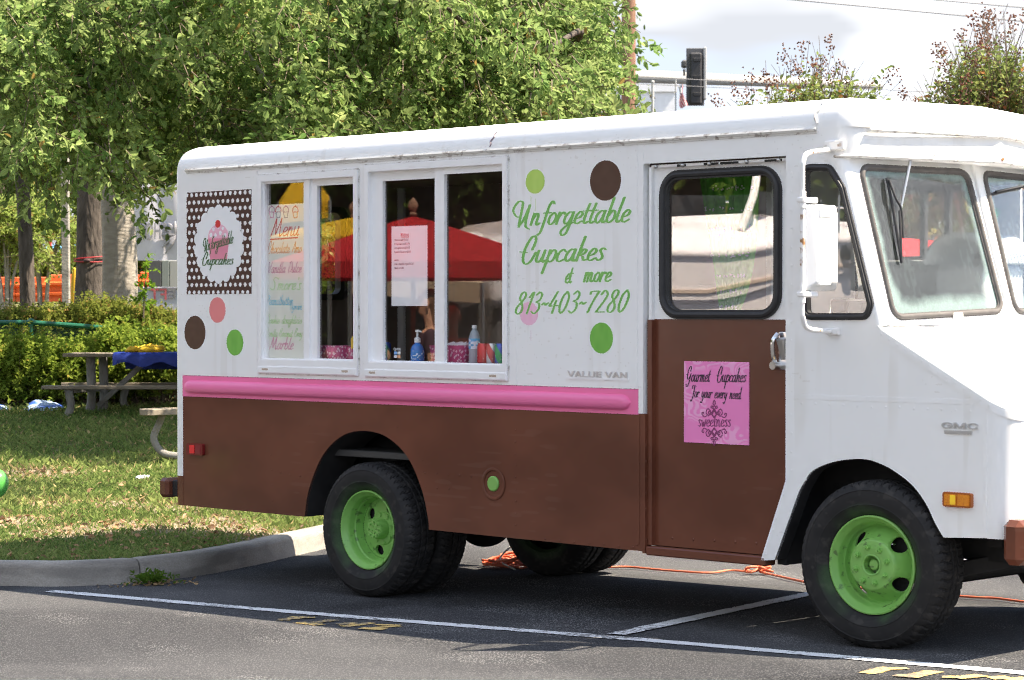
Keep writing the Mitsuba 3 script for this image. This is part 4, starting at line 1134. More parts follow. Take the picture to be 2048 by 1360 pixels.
obj('cupcake_sprinkles', flat_xz(sprk, -0.0064, -0.0056), M_SIGNWHITE, sign, kind='stuff')
obj('cupcake_wrapper', flat_xz(Polygon([(cx - 0.106, cz + 0.038), (cx + 0.106, cz + 0.038), (cx + 0.083, cz - 0.098), (cx - 0.083, cz - 0.098)]), -0.0058, -0.0045), mat('wrapper_pink', (0.70, 0.24, 0.33), 0.5), sign)
obj('cherry', flat_xz(Point(cx - 0.006, cz + 0.128).buffer(0.025), -0.0068, -0.0045), mat('cherry_red', (0.62, 0.04, 0.04), 0.4), sign)
M_SIGNGREEN = mat('sign_green', (0.055, 0.13, 0.045), 0.5)
obj('lettering', flat_xz(fit('Unforgettable', cx - 0.155, cz - 0.045, cx + 0.150, 0.040, 0.05, nib=0.17), -0.0078, -0.0045), M_SIGNGREEN, sign)
obj('lettering', flat_xz(fit('Cupcakes', cx - 0.172, cz - 0.130, cx + 0.156, 0.036, 0.0, nib=0.17), -0.0078, -0.0045), M_SIGNGREEN, sign)

# ---- pink sign on the door
def dp(u, v):
    p = at_y(1350 + u / 6.476, 700 + v / 6.476, DY - 0.004)
    return float(p[0]), float(p[2])
psign = thing('pink_door_sign', 'pink square sign with black script lettering on the brown side door', 'sign')
(x0, z1_), (x1, z0) = dp(118, 142), dp(958, 1235)
def swirl(p, n, uv):
    a = fbm(p.x * 11, 0.0, p.z * 9, 2)
    r = dr.abs(dr.sin(a * 26 + p.x * 20))
    return mix([0.79, 0.22, 0.50], [0.82, 0.42, 0.64], 0.7 * smoothstep(0.55, 0.75, r) * smoothstep(0.4, 0.6, noise(p.x * 7 + 3, 0, p.z * 7)))
obj('panel', flat_xz(sbox(x0, z0, x1, z1_), DY - 0.005, DY - 0.001), mat('sign_pink', swirl, 0.4), psign)
def sign_text(t, u0, v0, u1, v1, xh, **kw):
    (a, b), (c, d) = dp(u0, v0), dp(u1, v1)
    return fit(t, a, b, c, xh, d - b, **kw)
L = lambda s, m: obj('lettering', flat_xz(s, DY - 0.0068, DY - 0.005), m, psign)
L(sign_text('Gourmet', 142, 408, 472, 412, 0.036, nib=0.2), M_PRINTBLACK)
L(sign_text('Cupcakes', 538, 412, 932, 417, 0.036, nib=0.2), M_PRINTBLACK)
L(sign_text('For your every need.', 198, 611, 873, 637, 0.030, nib=0.22), M_PRINTBLACK)
L(sign_text('sweetness', 298, 990, 730, 992, 0.036, slant=0.0, nib=0.2, thin=0.3, angle=0), M_PLUM)
(ox, oz0) = dp(511, 880); ox2, oz1 = dp(511, 655)
hh = oz1 - oz0
def ornament(flip):
    k = hh
    cur = [[(0, 0), (.28, .22), (.55, .12), (.75, .30), (.62, .52), (.38, .42), (.18, .25), (0, .45), (-.1, .62), (0, .72)],
           [(.55, .30), (.45, .20), (.34, .30), (.45, .38), (.55, .30)], [(0, .45), (.2, .70), (.30, .60), (.18, .55)], [(0, .70), (.10, .85), (0, 1.02), (-.10, .85), (0, .70)],
           [(0, .05), (.16, .18), (.2, .3), (.05, .5)], [(.72, .10), (.95, .05), (1.15, .22), (1.02, .30), (.95, .2)]]
    lines = []
    for c in cur:
        q = spline(np.array(c) * k, 8)
        for sgn in (1, -1): lines.append(LineString(q * [sgn * 0.80, 1]).buffer(0.0026, quad_segs=3))
    s = union_all(lines)
    return affinity.scale(s, 1, -1 if flip else 1, origin=(0, 0))
L(affinity.translate(ornament(False), ox, oz0), M_PLUM)
L(affinity.translate(ornament(True), ox, dp(511, 1008)[1]), M_PLUM)

# ---- emblems, lamps, filler cap, rivets
def letters(text, x0, z0, x1, h, depth=0.006, y=0.0, bold=True):
    m = meshkit.text_mesh(text, h, depth, bold)
    v = m.vertices
    x = x0 + (v[:, 0] - v[:, 0].min()) * (x1 - x0) / np.ptp(v[:, 0])
    return trimesh.Trimesh(np.stack([x, y - v[:, 2], z0 + v[:, 1]], 1), m.faces, process=False)
xa, zt_ = sp(1885, 845); xb, _ = sp(1957, 845); zb_ = sp(1920, 857)[1]
M_EMBLEM = mat('emblem_metal', (0.55, 0.56, 0.57), 0.3, metal=0.8)
em = tp('maker_emblem', letters('GMC', xa, zb_, xb, 0.027, 0.009), M_EMBLEM, label='metal letters on the nose side')
tp('bar', flat_xz(sbox(sp(1890, 862)[0], sp(1890, 867)[1], sp(1945, 862)[0], sp(1890, 860)[1]), -0.006, 0.0), M_EMBLEM, em)
xa, zb_ = sp(1131, 753); xb, _ = sp(1258, 755)
em = tp('model_emblem', letters('VALUE VAN', xa + .02, zb_ + .001, xb - .01, 0.030, 0.007), M_EMBLEM, label='small worn metal letters low on the side')
tp('bar', flat_xz(sbox(xa, zb_ - 0.013, xb, zb_ - 0.002), -0.006, 0.0), M_FRAME, em)
M_AMBER = mat('amber_lens', lambda p, n, uv: mix([0.50, 0.13, 0.008], [0.72, 0.26, 0.01], smoothstep(0.3, 0.7, dr.abs(dr.sin(p.x * 700)))), 0.15, coat=0.5)
(xa, zt_), (xb, zb_) = sp(1890, 983), sp(1947, 1016)
ml = tp('marker_lamp', flat_xz(rrect(xa, zb_, xb, zt_, 0.012), -0.022, 0.0), mat('amber_body', (0.34, 0.085, 0.01), 0.25), label='amber marker lamp on the nose side')
xm = xa + (xb - xa) * 0.52
tp('lens', cat([flat_xz(rrect(xa + 0.012, zb_ + 0.008, xm - 0.003, zt_ - 0.008, 0.005), -0.026, -0.022)]), M_AMBER, ml)
tp('lens', cat([flat_xz(rrect(xm + 0.003, zb_ + 0.008, xb - 0.008, zt_ - 0.008, 0.005), -0.026, -0.022)]), M_AMBER, ml)
tp('inner_reflector', flat_xz(rrect(xa + 0.045, zb_ + 0.012, xm - 0.008, zt_ - 0.012, 0.003), -0.0275, -0.026), mat('amber_bright', (0.95, 0.62, 0.03), 0.2), ml)
(xa, zt_), (xb, zb_) = sp(378, 886), sp(410, 911)
ml = tp('rear_marker_lamp', flat_xz(rrect(xa, zb_, xb, zt_, 0.012), -0.022, 0.0), mat('red_body', (0.16, 0.012, 0.012), 0.25), label='red marker lamp near the rear corner')
tp('lens', flat_xz(rrect(xa + 0.035, zb_ + 0.010, xa + 0.085, zt_ - 0.010, 0.005), -0.026, -0.022), mat('red_lens', (0.75, 0.03, 0.03), 0.15, coat=0.5), ml)
tp('lens', flat_xz(rrect(xa + 0.095, zb_ + 0.010, xb - 0.015, zt_ - 0.010, 0.005), -0.025, -0.022), mat('red_dark', (0.20, 0.015, 0.02), 0.15, coat=0.5), ml)
xa, za = sp(988, 968)
fp = tp('filler_recess', moved(lathe([(0.092, 0.003), (0.086, 0.006), (0.076, 0.004), (0.070, -0.005), (0.066, -0.035), (0.0, -0.036)], 40, 'y'), (xa - 0.004, 0, za)), M_BROWN, smooth=40)
tp('filler_cap', moved(lathe([(0.050, -0.034), (0.050, -0.008), (0.043, -0.004), (0.043, 0.006), (0.038, 0.010), (0.0, 0.010)], 28, 'y'), (xa - 0.004, 0, za + 0.002)), M_RIM, fp, smooth=35, label='green filler cap')

for xs_, za_, zb_ in ((sx(512), 1.228, 2.535), (sx(1030), 1.228, 2.535), (sx(1271), 1.228, 2.535), (0.640, 0.580, 1.205)):
    tp('seam_strip', bbox(xs_ - 0.013, xs_ + 0.013, -0.0022, 0.0005, za_, zb_, 0.0008), M_WHITE)
tp('seam_strip', bbox(-0.527, 0.60, -0.0018, 0.0005, 1.199, 1.225, 0.0008), M_WHITE)
tp('seam_strip', bbox(sx(1270), sx(1280) - 0.002, -0.0018, 0.0025, 0.40, 1.085, 0.0008), M_BROWN)
rv = []
half = trimesh.creation.icosphere(subdivisions=1, radius=1.0)
def rivet(x, z, r=0.0065, y=0.0):
    m = half.copy(); m.vertices = m.vertices * [r, r * 0.55, r] + [x, y, z]; rv.append(m)
def rivets(p, q, n, r=0.0065, y=0.0, plane=None):
    for t in np.linspace(0, 1, n):
        x, z = sp(p[0] + (q[0] - p[0]) * t, p[1] + (q[1] - p[1]) * t)
        rivet(x + RNG.normal(0, 0.0015), z + RNG.normal(0, 0.0015), r, y)
rivets((1583, 345), (1583, 940), 17); rivets((1603, 806), (1940, 822), 13); rivets((1972, 818), (1972, 1065), 8, 0.006)
for t in np.linspace(0, 1, 15):
    e = edge[int(t * 13)]; rivet(e[0] + .01, e[2] - 0.030, 0.0065, -0.0055)
rivets((1567, 988), (1532, 1108), 6); rivets((1597, 975), (1612, 960), 3)
rivets((1030, 330), (1030, 752), 11, 0.0045); rivets((1272, 330), (1272, 760), 12, 0.0045); rivets((1283, 350), (1283, 640), 8, 0.004); rivets((1050, 322), (1262, 310), 7, 0.0045)
rivets((365, 350), (365, 730), 9, 0.004); rivets((512, 352), (512, 740), 9, 0.004)
M_RIVW = rv; rv = []
tp('rivets', cat(M_RIVW), M_WHITE, smooth=True, kind='stuff')
rivets((1274, 850), (1274, 1090), 9, 0.006); rivets((1090, 1078), (1266, 1094), 7, 0.006); rivets((1292, 860), (1292, 1080), 8, 0.005)
rivets((850, 945), (965, 955), 6, 0.005); rivets((1031, 860), (1031, 1050), 9, 0.005); rivets((843, 870), (846, 945), 4, 0.004); rivets((850, 974), (898, 977), 3, 0.005)
rivets((620, 850), (900, 855), 9, 0.004); rivets((540, 850), (545, 1000), 6, 0.004); rivets((370, 805), (1270, 838), 20, 0.0035); rivets((560, 945), (600, 952), 3, 0.005)
tp('rivets', cat(rv), M_BROWN, smooth=True, kind='stuff')
rv = []
for x, z in [tuple(np.array(at_y(1345 + k * 42, 1076 + k * 2.6, DY))[[0, 2]]) for k in range(5)]: rivet(x, z, 0.0075, DY - 0.001)
for k in range(11): rivet(-1.448, 0.5 + k * 0.1, 0.004, 0.016)
tp('rivets', cat(rv), M_BROWN, door, smooth=True, kind='stuff')

# ---- mirror on its bracket
MY = -0.32
bx = at_y(1605, 450, MY)[0]
pts = [(-0.262, -0.002, at_y(1658, 300, 0)[2]), (-0.22, -0.10, at_y(1640, 301, -0.1)[2]), (bx - 0.012, MY + 0.05, at_y(1612, 306, MY)[2]), (bx, MY, at_y(1605, 328, MY)[2]), (bx, MY, at_y(1605, 480, MY)[2]), (bx, MY, at_y(1605, 630, MY)[2]), (bx - 0.01, MY + 0.05, at_y(1614, 656, MY)[2]), (-0.22, -0.09, at_y(1645, 662, -0.1)[2]), (-0.25, -0.002, at_y(1664, 662, 0)[2])]
P = np.array(pts)
seg = np.vstack([spline(P[:4], 6), P[4:5], spline(P[5:], 6)])
br = tp('mirror_bracket', tube(seg, 0.0125, 10), M_RUSTY, smooth=40, label='white tubular mirror bracket with rust spots')
for m_ in [bbox(P[0][0] - 0.02, P[0][0] + 0.10, -0.02, 0.001, P[0][2] - 0.004, P[0][2] + 0.045, 0.005), bbox(P[-1][0] - 0.02, P[-1][0] + 0.06, -0.02, 0.001, P[-1][2] - 0.02, P[-1][2] + 0.015, 0.005)]: tp('foot', m_, M_RUSTY, br)
mz0, mz1 = at_y(1640, 583, MY + .12)[2], at_y(1640, 407, MY + .12)[2]
mh = m3.Manifold.batch_hull([m3.Manifold.sphere(0.016, 12).translate([bx + dx, MY + 0.02 + dy, z]) for dx, dy, z in ((0.0, 0.0, mz0 + .02), (0.0, 0.225, mz0 + .02), (0.0, 0.0, mz1 - .02), (0.0, 0.225, mz1 - .02), (0.034, 0.035, mz0 + .05), (0.034, 0.19, mz0 + .05), (0.034, 0.035, mz1 - .05), (0.034, 0.19, mz1 - .05))])
mr = tp('wing_mirror', tm(mh), M_WHITE, smooth=40, label='tall white mirror seen from its back')
tp('glass', bbox(bx - 0.018, bx - 0.015, MY + 0.02, MY + 0.235, mz0 + .02, mz1 - .02, 0.001), M_CHROME, mr)
tp('clamp', cat([bbox(bx - 0.022, bx + 0.022, MY - 0.022, MY + 0.10, z - 0.012, z + 0.016, 0.006) for z in (mz1 + 0.012, mz0 - 0.016)] + [tube([(bx, MY, z - 0.04), (bx, MY, z + 0.04)], 0.018, 10) for z in (mz1 + .015, mz0 - .015)]), M_RUSTY, mr)
tp('frame_lug', cat([bbox(bx + 0.036, bx + 0.055, MY + 0.06, MY + 0.16, z - 0.022, z + 0.022, 0.006) for z in (mz1 - 0.05, mz0 + 0.05)]), M_WHITE, mr)

# ---- wipers
def ws_pt(px, py, off):
    a, b = on_ws(px, py)
    return OB + U * a + VV * b + N * off
for k, (piv, mid, tip, b0, b1) in enumerate([((1793, 292), (1800, 330), (1793, 420), (1771, 357), (1801, 527))]):
    arm = tp('wiper_arm', cat([tube([ws_pt(*piv, 0.075), ws_pt(*mid, 0.07), ws_pt(*tip, 0.03)], [0.011, 0.009, 0.006], 8), ball(ws_pt(*piv, 0.06), 0.02, 2), tube([ws_pt(1797, 297, 0.0), ws_pt(1797, 297, 0.07)], 0.014, 8)]), M_STEEL, smooth=40)
    tp('blade', cat([tube(spline([ws_pt(*b0, 0.008), ws_pt((b0[0] * .6 + b1[0] * .4), (b0[1] * .6 + b1[1] * .4), 0.014), ws_pt(*b1, 0.008)], 5), 0.007, 6), tube(spline([ws_pt(1772, 362, 0.02), ws_pt(1781, 400, 0.035), ws_pt(1793, 425, 0.034), ws_pt(1798, 480, 0.03)], 5), 0.006, 6), tube([ws_pt(1790, 425, 0.03), ws_pt(1800, 525, 0.012)], 0.006, 6)]), M_RUBBER, arm, smooth=40)
far_pt = lambda px, py, off: mirror_pt(px, py, off)
def mirror_pt(px, py, off):
    """A point on the far half of the windshield."""
    o, u, v, nn_ = OB * [1, -1, 1] + [0, W, 0], U * [1, -1, 1], VV * [1, -1, 1], N * [1, -1, 1]
    r = ray(px, py)
    return CAM + r * (((o - CAM) @ nn_) / (r @ nn_)) + nn_ * off
arm = tp('wiper_arm', tube([mirror_pt(2046, 377, 0.03), mirror_pt(2075, 330, 0.06), mirror_pt(2080, 305, 0.08)], [0.006, 0.009, 0.011], 8), M_STEEL, smooth=40)
tp('blade', cat([tube([mirror_pt(1977, 390, 0.008), mirror_pt(2050, 372, 0.012), mirror_pt(2140, 352, 0.008)], 0.008, 6), tube([mirror_pt(1985, 386, 0.02), mirror_pt(2045, 374, 0.035), mirror_pt(2110, 357, 0.02)], 0.007, 6)]), M_RUBBER, arm, smooth=40)
for px, py in ((1878, 308), (2006, 319)):
    p = at_y(px, py, 0.55 if px < 1950 else 1.0)
    q = np.array([vee(p[1], -0.14, 0.085) + 0.004, p[1], p[2]])
    tp('header_stud', cat([tube([q, q + np.array([0.012, 0, 0.0])], 0.008, 6)]), M_RUSTY)
# cab interior
tp('dashboard', cat([bbox(-0.16, 0.03, 0.12, W - 0.12, 1.30, 1.50, 0.03), bbox(-0.02, 0.10, 0.12, W - 0.12, 1.46, 1.535, 0.02)]), M_CABGREY)
tp('register_box', bbox(at_y(1690, 620, .2)[0] - .02, at_y(1728, 620, .2)[0] - 0.03, 0.10, 0.30, 1.535, 1.70, 0.01), M_BLACK)
rg = []
pc = at_y(1965, 520, 1.55)
for k in range(14):
    rr_ = 0.20
    arc = [(pc[0] + rr_ * math.cos(t), 1.30 + k * 0.032, pc[2] - 0.04 + rr_ * 0.85 * math.sin(t)) for t in np.linspace(0.1, math.pi - 0.1, 14)]
    rg.append(tube(arc, 0.018, 6))
rg.append(bbox(pc[0] - 0.17, pc[0] + 0.17, 1.32, 1.71, pc[2] - 0.42, pc[2] - 0.03, 0.03))
tp('driver_seat_back', cat(rg), M_CABGREY, smooth=40)
tp('steering_wheel', moved(lathe([(0.205, 0.0), (0.215, 0.01), (0.205, 0.02), (0.195, 0.01), (0.205, 0.0)], 36, 'z'), (-0.28, 1.45, 1.50)), M_BLACK, smooth=True)
tp('steering_column', tube([(-0.28, 1.45, 1.50), (0.05, 1.45, 1.1)], 0.03, 10), M_BLACK)

# ------------------------------------------------------------------ things in and behind the windows
CZ = panes['C'][2] - 0.012
tp('counter', bbox(-4.66, -2.44, 0.075, 0.46, CZ - 0.03, CZ, 0.006), M_FLOORIN)


def handwriting(text, x0, z0, x1, xh, col, y, parent, nib=0.12):
    obj('writing', flat_xz(fit(text, x0, z0, x1, xh, nib=nib, thin=1.0), y - 0.0016, y), col, parent)


ink = {k: mat('marker_' + k, c, 0.7) for k, c in dict(red=(0.58, 0.10, 0.10), orange=(0.66, 0.28, 0.10), plum=(0.42, 0.20, 0.30), green=(0.40, 0.62, 0.26), blue=(0.14, 0.44, 0.60), pink=(0.62, 0.22, 0.36), yellow=(0.78, 0.56, 0.20), grey=(0.35, 0.33, 0.34)).items()}
menu = thing('handwritten_menu', 'tall white menu board with coloured handwriting behind the leftmost pane', 'menu board')
YM = 0.045
mp = lambda px, py: tuple(float(v) for v in at_y(px, py, YM)[[0, 2]])
(mx0, mz1), (mx1, mz0) = mp(533, 410), mp(612, 722)
obj('board', flat_xz(sbox(mx0, panes['A'][2] - 0.03, panes['A'][1] + 0.02, mz1), YM, YM + 0.004), mat('menu_board', (0.74, 0.74, 0.66), 0.7), menu)
for t, u0, v0, u1, xh, c in (('Menu', 541, 473, 599, .056, 'red'), ('Chocolate Amo', 535, 507, 604, .034, 'orange'), ('Vanilla Dulce', 537, 546, 604, .034, 'plum'), ("S'more's", 541, 580, 604, .040, 'green'), ('Peanutbutter', 533, 610, 586, .030, 'blue'),
                             ('Dynam', 580, 619, 604, .022, 'blue'), ('Cookie doughlicio', 533, 647, 604, .026, 'green'), ('Vanilla Coconut Crey', 533, 673, 605, .024, 'green'), ('Marble', 539, 698, 588, .038, 'pink')):
    a, b = mp(u0, v0); c2_, _ = mp(u1, v0)
    handwriting(t, a, b, c2_, xh, ink[c], YM - 0.0002, menu, 0.10)
a, b = mp(541, 479); c2_, d_ = mp(596, 475)
obj('underline', flat_xz(LineString([(a, b), (c2_, d_)]).buffer(0.004), YM - 0.0016, YM), ink['red'], menu)
for k, u in enumerate((544, 557, 572, 591)):
    a, b = mp(u, 424)
    cup = Polygon([(a - 0.022, b), (a + 0.022, b), (a + 0.014, b - 0.035), (a - 0.014, b - 0.035)])
    top_ = Point(a, b + 0.008).buffer(0.026).intersection(sbox(a - .03, b, a + .03, b + .05))
    col = [(ink['pink'], ink['plum']), (ink['grey'], ink['red']), (ink['grey'], ink['plum']), (ink['orange'], ink['red'])][k]
    obj('cupcake_drawing', flat_xz(cup.exterior.buffer(0.0025), YM - 0.0016, YM), col[0], menu)
    obj('cupcake_drawing', flat_xz(top_.exterior.buffer(0.0025).union(Point(a, b + 0.036).buffer(0.006)), YM - 0.0016, YM), col[1], menu)

sheet = thing('printed_menu', 'white printed menu sheet taped inside the pane above the pump bottle', 'menu')
YS = GLASS_Y['C'] + 0.006
sp2 = lambda px, py: tuple(float(v) for v in at_y(px, py, YS)[[0, 2]])
(x0, z1_), (x1, z0) = sp2(783, 453), sp2(855, 612)
obj('sheet', flat_xz(sbox(x0, z0, x1, z1_), YS, YS + 0.0008), M_PAPER, sheet)
M_INKRED, M_INKGREY = mat('ink_red', (0.45, 0.04, 0.05), 0.8), mat('ink_grey', (0.10, 0.09, 0.10), 0.8)
for t, u0, v0, u1, h_, m_ in (('Menu', 802, 473, 818, 0.020, M_INKRED), ('One Cupcake  $3.00', 789, 482, 817, .011, M_INKGREY), ('6 Cupcakes for $15.00', 789, 490, 820, .011, M_INKGREY), ('12 Cupcakes for $30.00', 789, 498, 820, .011, M_INKGREY), ('Assorted Cookies  $1.00', 789, 506, 822, .011, M_INKGREY),
                              ('Drinks', 789, 522, 798, .011, M_INKGREY), ('Coke, Diet Coke, Sprite  $1.00', 789, 530, 827, .011, M_INKGREY), ('Water  $1.00', 789, 538, 808, .011, M_INKGREY)):
    a, b = sp2(u0, v0); c2_, _ = sp2(u1, v0)
    obj('print', letters(t, a, b, c2_, h_, 0.001, YS, bold=False), m_, sheet)
a, b = sp2(802, 475); c2_, _ = sp2(818, 475)
obj('underline', flat_xz(sbox(a, b, c2_, b + 0.003), YS - 0.001, YS), M_INKRED, sheet)

st = thing('payment_sticker', 'small sticker of coloured card marks low on the pane beside the pump bottle', 'sticker')
(x0, z1_), (x1, z0) = sp2(788, 702), sp2(802, 717)
obj('title', letters('Cards', x0, z1_ + 0.005, x1, 0.014, 0.0006, YS - 0.002, bold=True), M_PAPER, st)
cw_, ch_ = (x1 - x0) / 2, (z1_ - z0) / 2
for k, c in enumerate(((0.72, 0.70, 0.72), (0.75, 0.40, 0.22), (0.25, 0.45, 0.78), (0.70, 0.72, 0.70))):
    a, b = x0 + (k % 2) * cw_, z0 + (k // 2) * ch_
    obj('card', flat_xz(rrect(a + .002, b + .002, a + cw_ - .002, b + ch_ - .002, .004), YS - 0.002, YS - 0.001), mat(f'card_{k}', c, 0.5), st)


def turned(prof, x, y, z, seg=24):
    m = lathe([(r, h) for r, h in prof], seg)
    return moved(m, (x, y, z))


def can(px, y, colors, label):
    x = at_y(px, 700, y)[0]
    key = thing('soda_can', label, 'can', 'soda cans on the counter')
    def paint(p, n, uv):
        ang = dr.atan2(p.y - y, p.x - x)
        s = dr.sin(ang * 2 + (p.z - CZ) * 40 + colors[3])
        c = mix(colors[0], colors[1], smoothstep(-0.1, 0.1, s))
        return mix(c, colors[2], smoothstep(0.86, 0.95, noise(ang * 3, p.z * 60, 1.0)) * 0.8)
    obj('body', turned([(0.0, 0.004), (0.026, 0.0), (0.033, 0.012), (0.033, 0.102), (0.028, 0.117), (0.027, 0.119)], x, y, CZ), mat('can_' + str(px), paint, 0.22, metal=0.5), key, smooth=40)
    obj('lid', turned([(0.028, 0.119), (0.0, 0.116)], x, y, CZ), M_STEEL, key)


can(771, 0.12, ((0.03, 0.06, 0.36), (0.02, 0.20, 0.10), (0.75, 0.6, 0.12), 0.0), 'dark blue and green soda can alone left of the pump bottle')
can(966, 0.12, ((0.55, 0.02, 0.03), (0.62, 0.03, 0.04), (0.8, 0.8, 0.8), 0.4), 'red soda can, leftmost of the three cans by the right pane edge')
can(984, 0.13, ((0.66, 0.67, 0.68), (0.60, 0.10, 0.10), (0.5, 0.5, 0.5), 1.2), 'silver soda can between the red can and the green can')
can(1001, 0.12, ((0.04, 0.10, 0.48), (0.02, 0.36, 0.12), (0.7, 0.75, 0.8), 2.0), 'blue and green soda can, rightmost on the counter')

px = 835; yb = 0.13; x = at_y(px, 700, yb)[0]
pb = thing('pump_bottle', 'blue pump bottle with white nozzle behind the printed menu pane', 'bottle')
obj('body', turned([(0.0, 0.0), (0.036, 0.0), (0.040, 0.01), (0.040, 0.075), (0.030, 0.10), (0.016, 0.112), (0.016, 0.12)], x, yb, CZ), mat('blue_gel', (0.03, 0.20, 0.62), 0.15, coat=0.6), pb, smooth=40)
obj('label', turned([(0.0405, 0.02), (0.0405, 0.07)], x, yb, CZ), mat('blue_label', lambda p, n, uv: mix([0.05, 0.24, 0.62], [0.70, 0.76, 0.85], smoothstep(0.62, 0.66, noise(p.x * 70, p.y * 70, p.z * 90))), 0.5), pb, smooth=40)
obj('pump', cat([turned([(0.019, 0.118), (0.019, 0.142), (0.012, 0.148), (0.006, 0.150), (0.006, 0.178), (0.014, 0.180), (0.014, 0.192), (0.0, 0.194)], x, yb, CZ, 16), beam((x, yb, CZ + 0.186), (x + 0.045, yb - 0.01, CZ + 0.182), 0.012, 0.010)]), M_SIGNWHITE, pb, smooth=40)
px = 949; yb = 0.17; x = at_y(px, 700, yb)[0]
wb = thing('water_bottle', 'clear water bottle with blue label behind the red can', 'bottle')
obj('body', turned([(0.0, 0.0), (0.030, 0.0), (0.033, 0.01), (0.033, 0.06), (0.031, 0.065), (0.033, 0.07), (0.033, 0.15), (0.024, 0.18), (0.013, 0.197), (0.013, 0.205)], x, yb, CZ), mat('clear_plastic', (0.36, 0.41, 0.46), 0.08, coat=0.8), wb, smooth=40)
obj('label', turned([(0.0338, 0.085), (0.0338, 0.145)], x, yb, CZ), mat('water_label', lambda p, n, uv: mix([0.10, 0.42, 0.72], [0.72, 0.80, 0.88], smoothstep(0.55, 0.6, noise(p.x * 50, p.y * 50, p.z * 70))), 0.4), wb, smooth=40)
obj('cap', turned([(0.015, 0.203), (0.015, 0.222), (0.0, 0.223)], x, yb, CZ, 16), M_SIGNWHITE, wb, smooth=40)


def dotted(p, n, uv):
    f1, f2, w_ = voronoi((p.x + p.y) * 42, p.z * 42)
    return mix([0.58, 0.10, 0.24], [0.80, 0.60, 0.66], 1 - smoothstep(0.24, 0.30, f1))


M_BASKET = mat('dotted_tin', dotted, 0.35)
def tub(px, y, r, h, label, filling=False):
    x = at_y(px, 700, y)[0]
    key = thing('dotted_tub', label, 'tub', 'pink dotted tubs on the counter')
    obj('wall', turned([(0.0, 0.003), (r * 0.82, 0.0), (r, h - 0.006), (r + 0.004, h), (r - 0.004, h), (r * 0.80, 0.006)], x, y, CZ, 32), M_BASKET, key, smooth=40)
    if filling:
        b = ball((x, y, CZ + h - 0.01), r * 0.95, 3, (1, 1, 0.35))
        b.vertices += (meshkit.noise(b.vertices * 90)[:, None] - 0.5) * 0.02
        obj('filling', b, M_PAPER, key)
tub(640, 0.30, 0.075, 0.09, 'pink dotted tub at the left edge of the second pane')
tub(679, 0.15, 0.085, 0.092, 'pink dotted tub in the middle of the second pane')
tub(716, 0.20, 0.07, 0.085, 'pink dotted tub partly behind the frame beside the yellow flag')
tub(884, 0.30, 0.075, 0.10, 'pink dotted tub half hidden by the middle bar of the wider window')
tub(915, 0.17, 0.085, 0.105, 'pink dotted tub heaped with white napkins left of the cans', True)
x = at_y(706, 690, 0.13)[0]
yf = thing('yellow_flag', 'small yellow paper flag standing at the right edge of the second pane', 'paper flag')
obj('paper', flat_xz(Polygon([(x - 0.012, CZ + 0.07), (x - 0.014, CZ + 0.135), (x + 0.02, CZ + 0.165), (x + 0.035, CZ + 0.10)]), 0.125, 0.127), mat('flag_yellow', (0.72, 0.48, 0.04), 0.7), yf)
obj('stick', tube([(x + 0.015, 0.13, CZ), (x + 0.015, 0.13, CZ + 0.13)], 0.003, 6), M_TWIG, yf)

# a length of green netting with sequins hangs inside the side door
gp = lambda px, py: at_y(px, py, 0.55)
gc_ = thing('green_curtain', 'green cloth with small sequins hanging inside the side door window', 'curtain')
rows = []
for k, v in enumerate(np.linspace(0, 1, 30)):
    yv = 345 + v * 300
    xl, xr_ = 1398 + 38 * v + 8 * v * v, 1517 - 12 * v - 40 * v ** 4
    row = []
    for u in np.linspace(0, 1, 40):
        q = gp(xl + (xr_ - xl) * u, yv)
        q[1] += 0.012 * math.sin(u * 38 + v * 2) + 0.006 * math.sin(u * 71)
        row.append(q)
    rows.append(row)
V_ = np.array(rows); a, b = V_.shape[:2]
i = (np.arange(a - 1)[:, None] * b + np.arange(b - 1)[None]).ravel()
obj('cloth', trimesh.Trimesh(V_.reshape(-1, 3), np.vstack([np.stack([i, i + b, i + b + 1], 1), np.stack([i, i + b + 1, i + 1], 1)]), process=False), mat('green_cloth', lambda p, n, uv: mix([0.05, 0.30, 0.015], [0.09, 0.42, 0.03], noise(p.x * 60, p.y * 60, p.z * 60)), 0.5, sheen=0.5), gc_, smooth=True)
g2 = np.random.default_rng(4)
sq = []
for k in range(150):
    r_ = int(g2.choice([3, 7, 11, 12, 16, 20, 23, 26])); c_ = int(g2.integers(2, 38))
    q = V_[r_, c_] + [0, -0.012, g2.normal(0, .006)]
    t_ = g2.uniform(0, 2 * np.pi)
    sq.append(bbox(q[0] - .005, q[0] + .005, q[1] - .001, q[1] + .001, q[2] - .004, q[2] + .004, .001))
obj('sequins', cat(sq), M_SIGNWHITE, gc_, kind='stuff')
pc = mirror_pt(2008, 420, -0.10)
pm = thing('stand_in_pompom', 'green tinsel ball made up in place of green cloth showing in the windshield', 'pompom')  # made-up ball where green cloth shows in the glass
g2 = np.random.default_rng(5)
n_ = 700
dv = g2.normal(size=(n_, 3)); dv /= np.linalg.norm(dv, axis=1, keepdims=True)
side = np.cross(dv, g2.normal(size=(n_, 3))); side /= np.linalg.norm(side, axis=1, keepdims=True)
rad = g2.uniform(0.045, 0.075, n_)[:, None]
Vp = np.stack([pc + dv * 0.02 - side * .004, pc + dv * 0.02 + side * .004, pc + dv * rad + side * .003], 1).reshape(-1, 3)
obj('tinsel', trimesh.Trimesh(Vp, np.arange(n_ * 3).reshape(-1, 3), process=False), mat('tinsel', (0.03, 0.30, 0.06), 0.35), pm)
obj('cord', tube([pc, pc + np.array([-.05, 0, 0.2])], 0.002, 5), M_BLACK, pm)

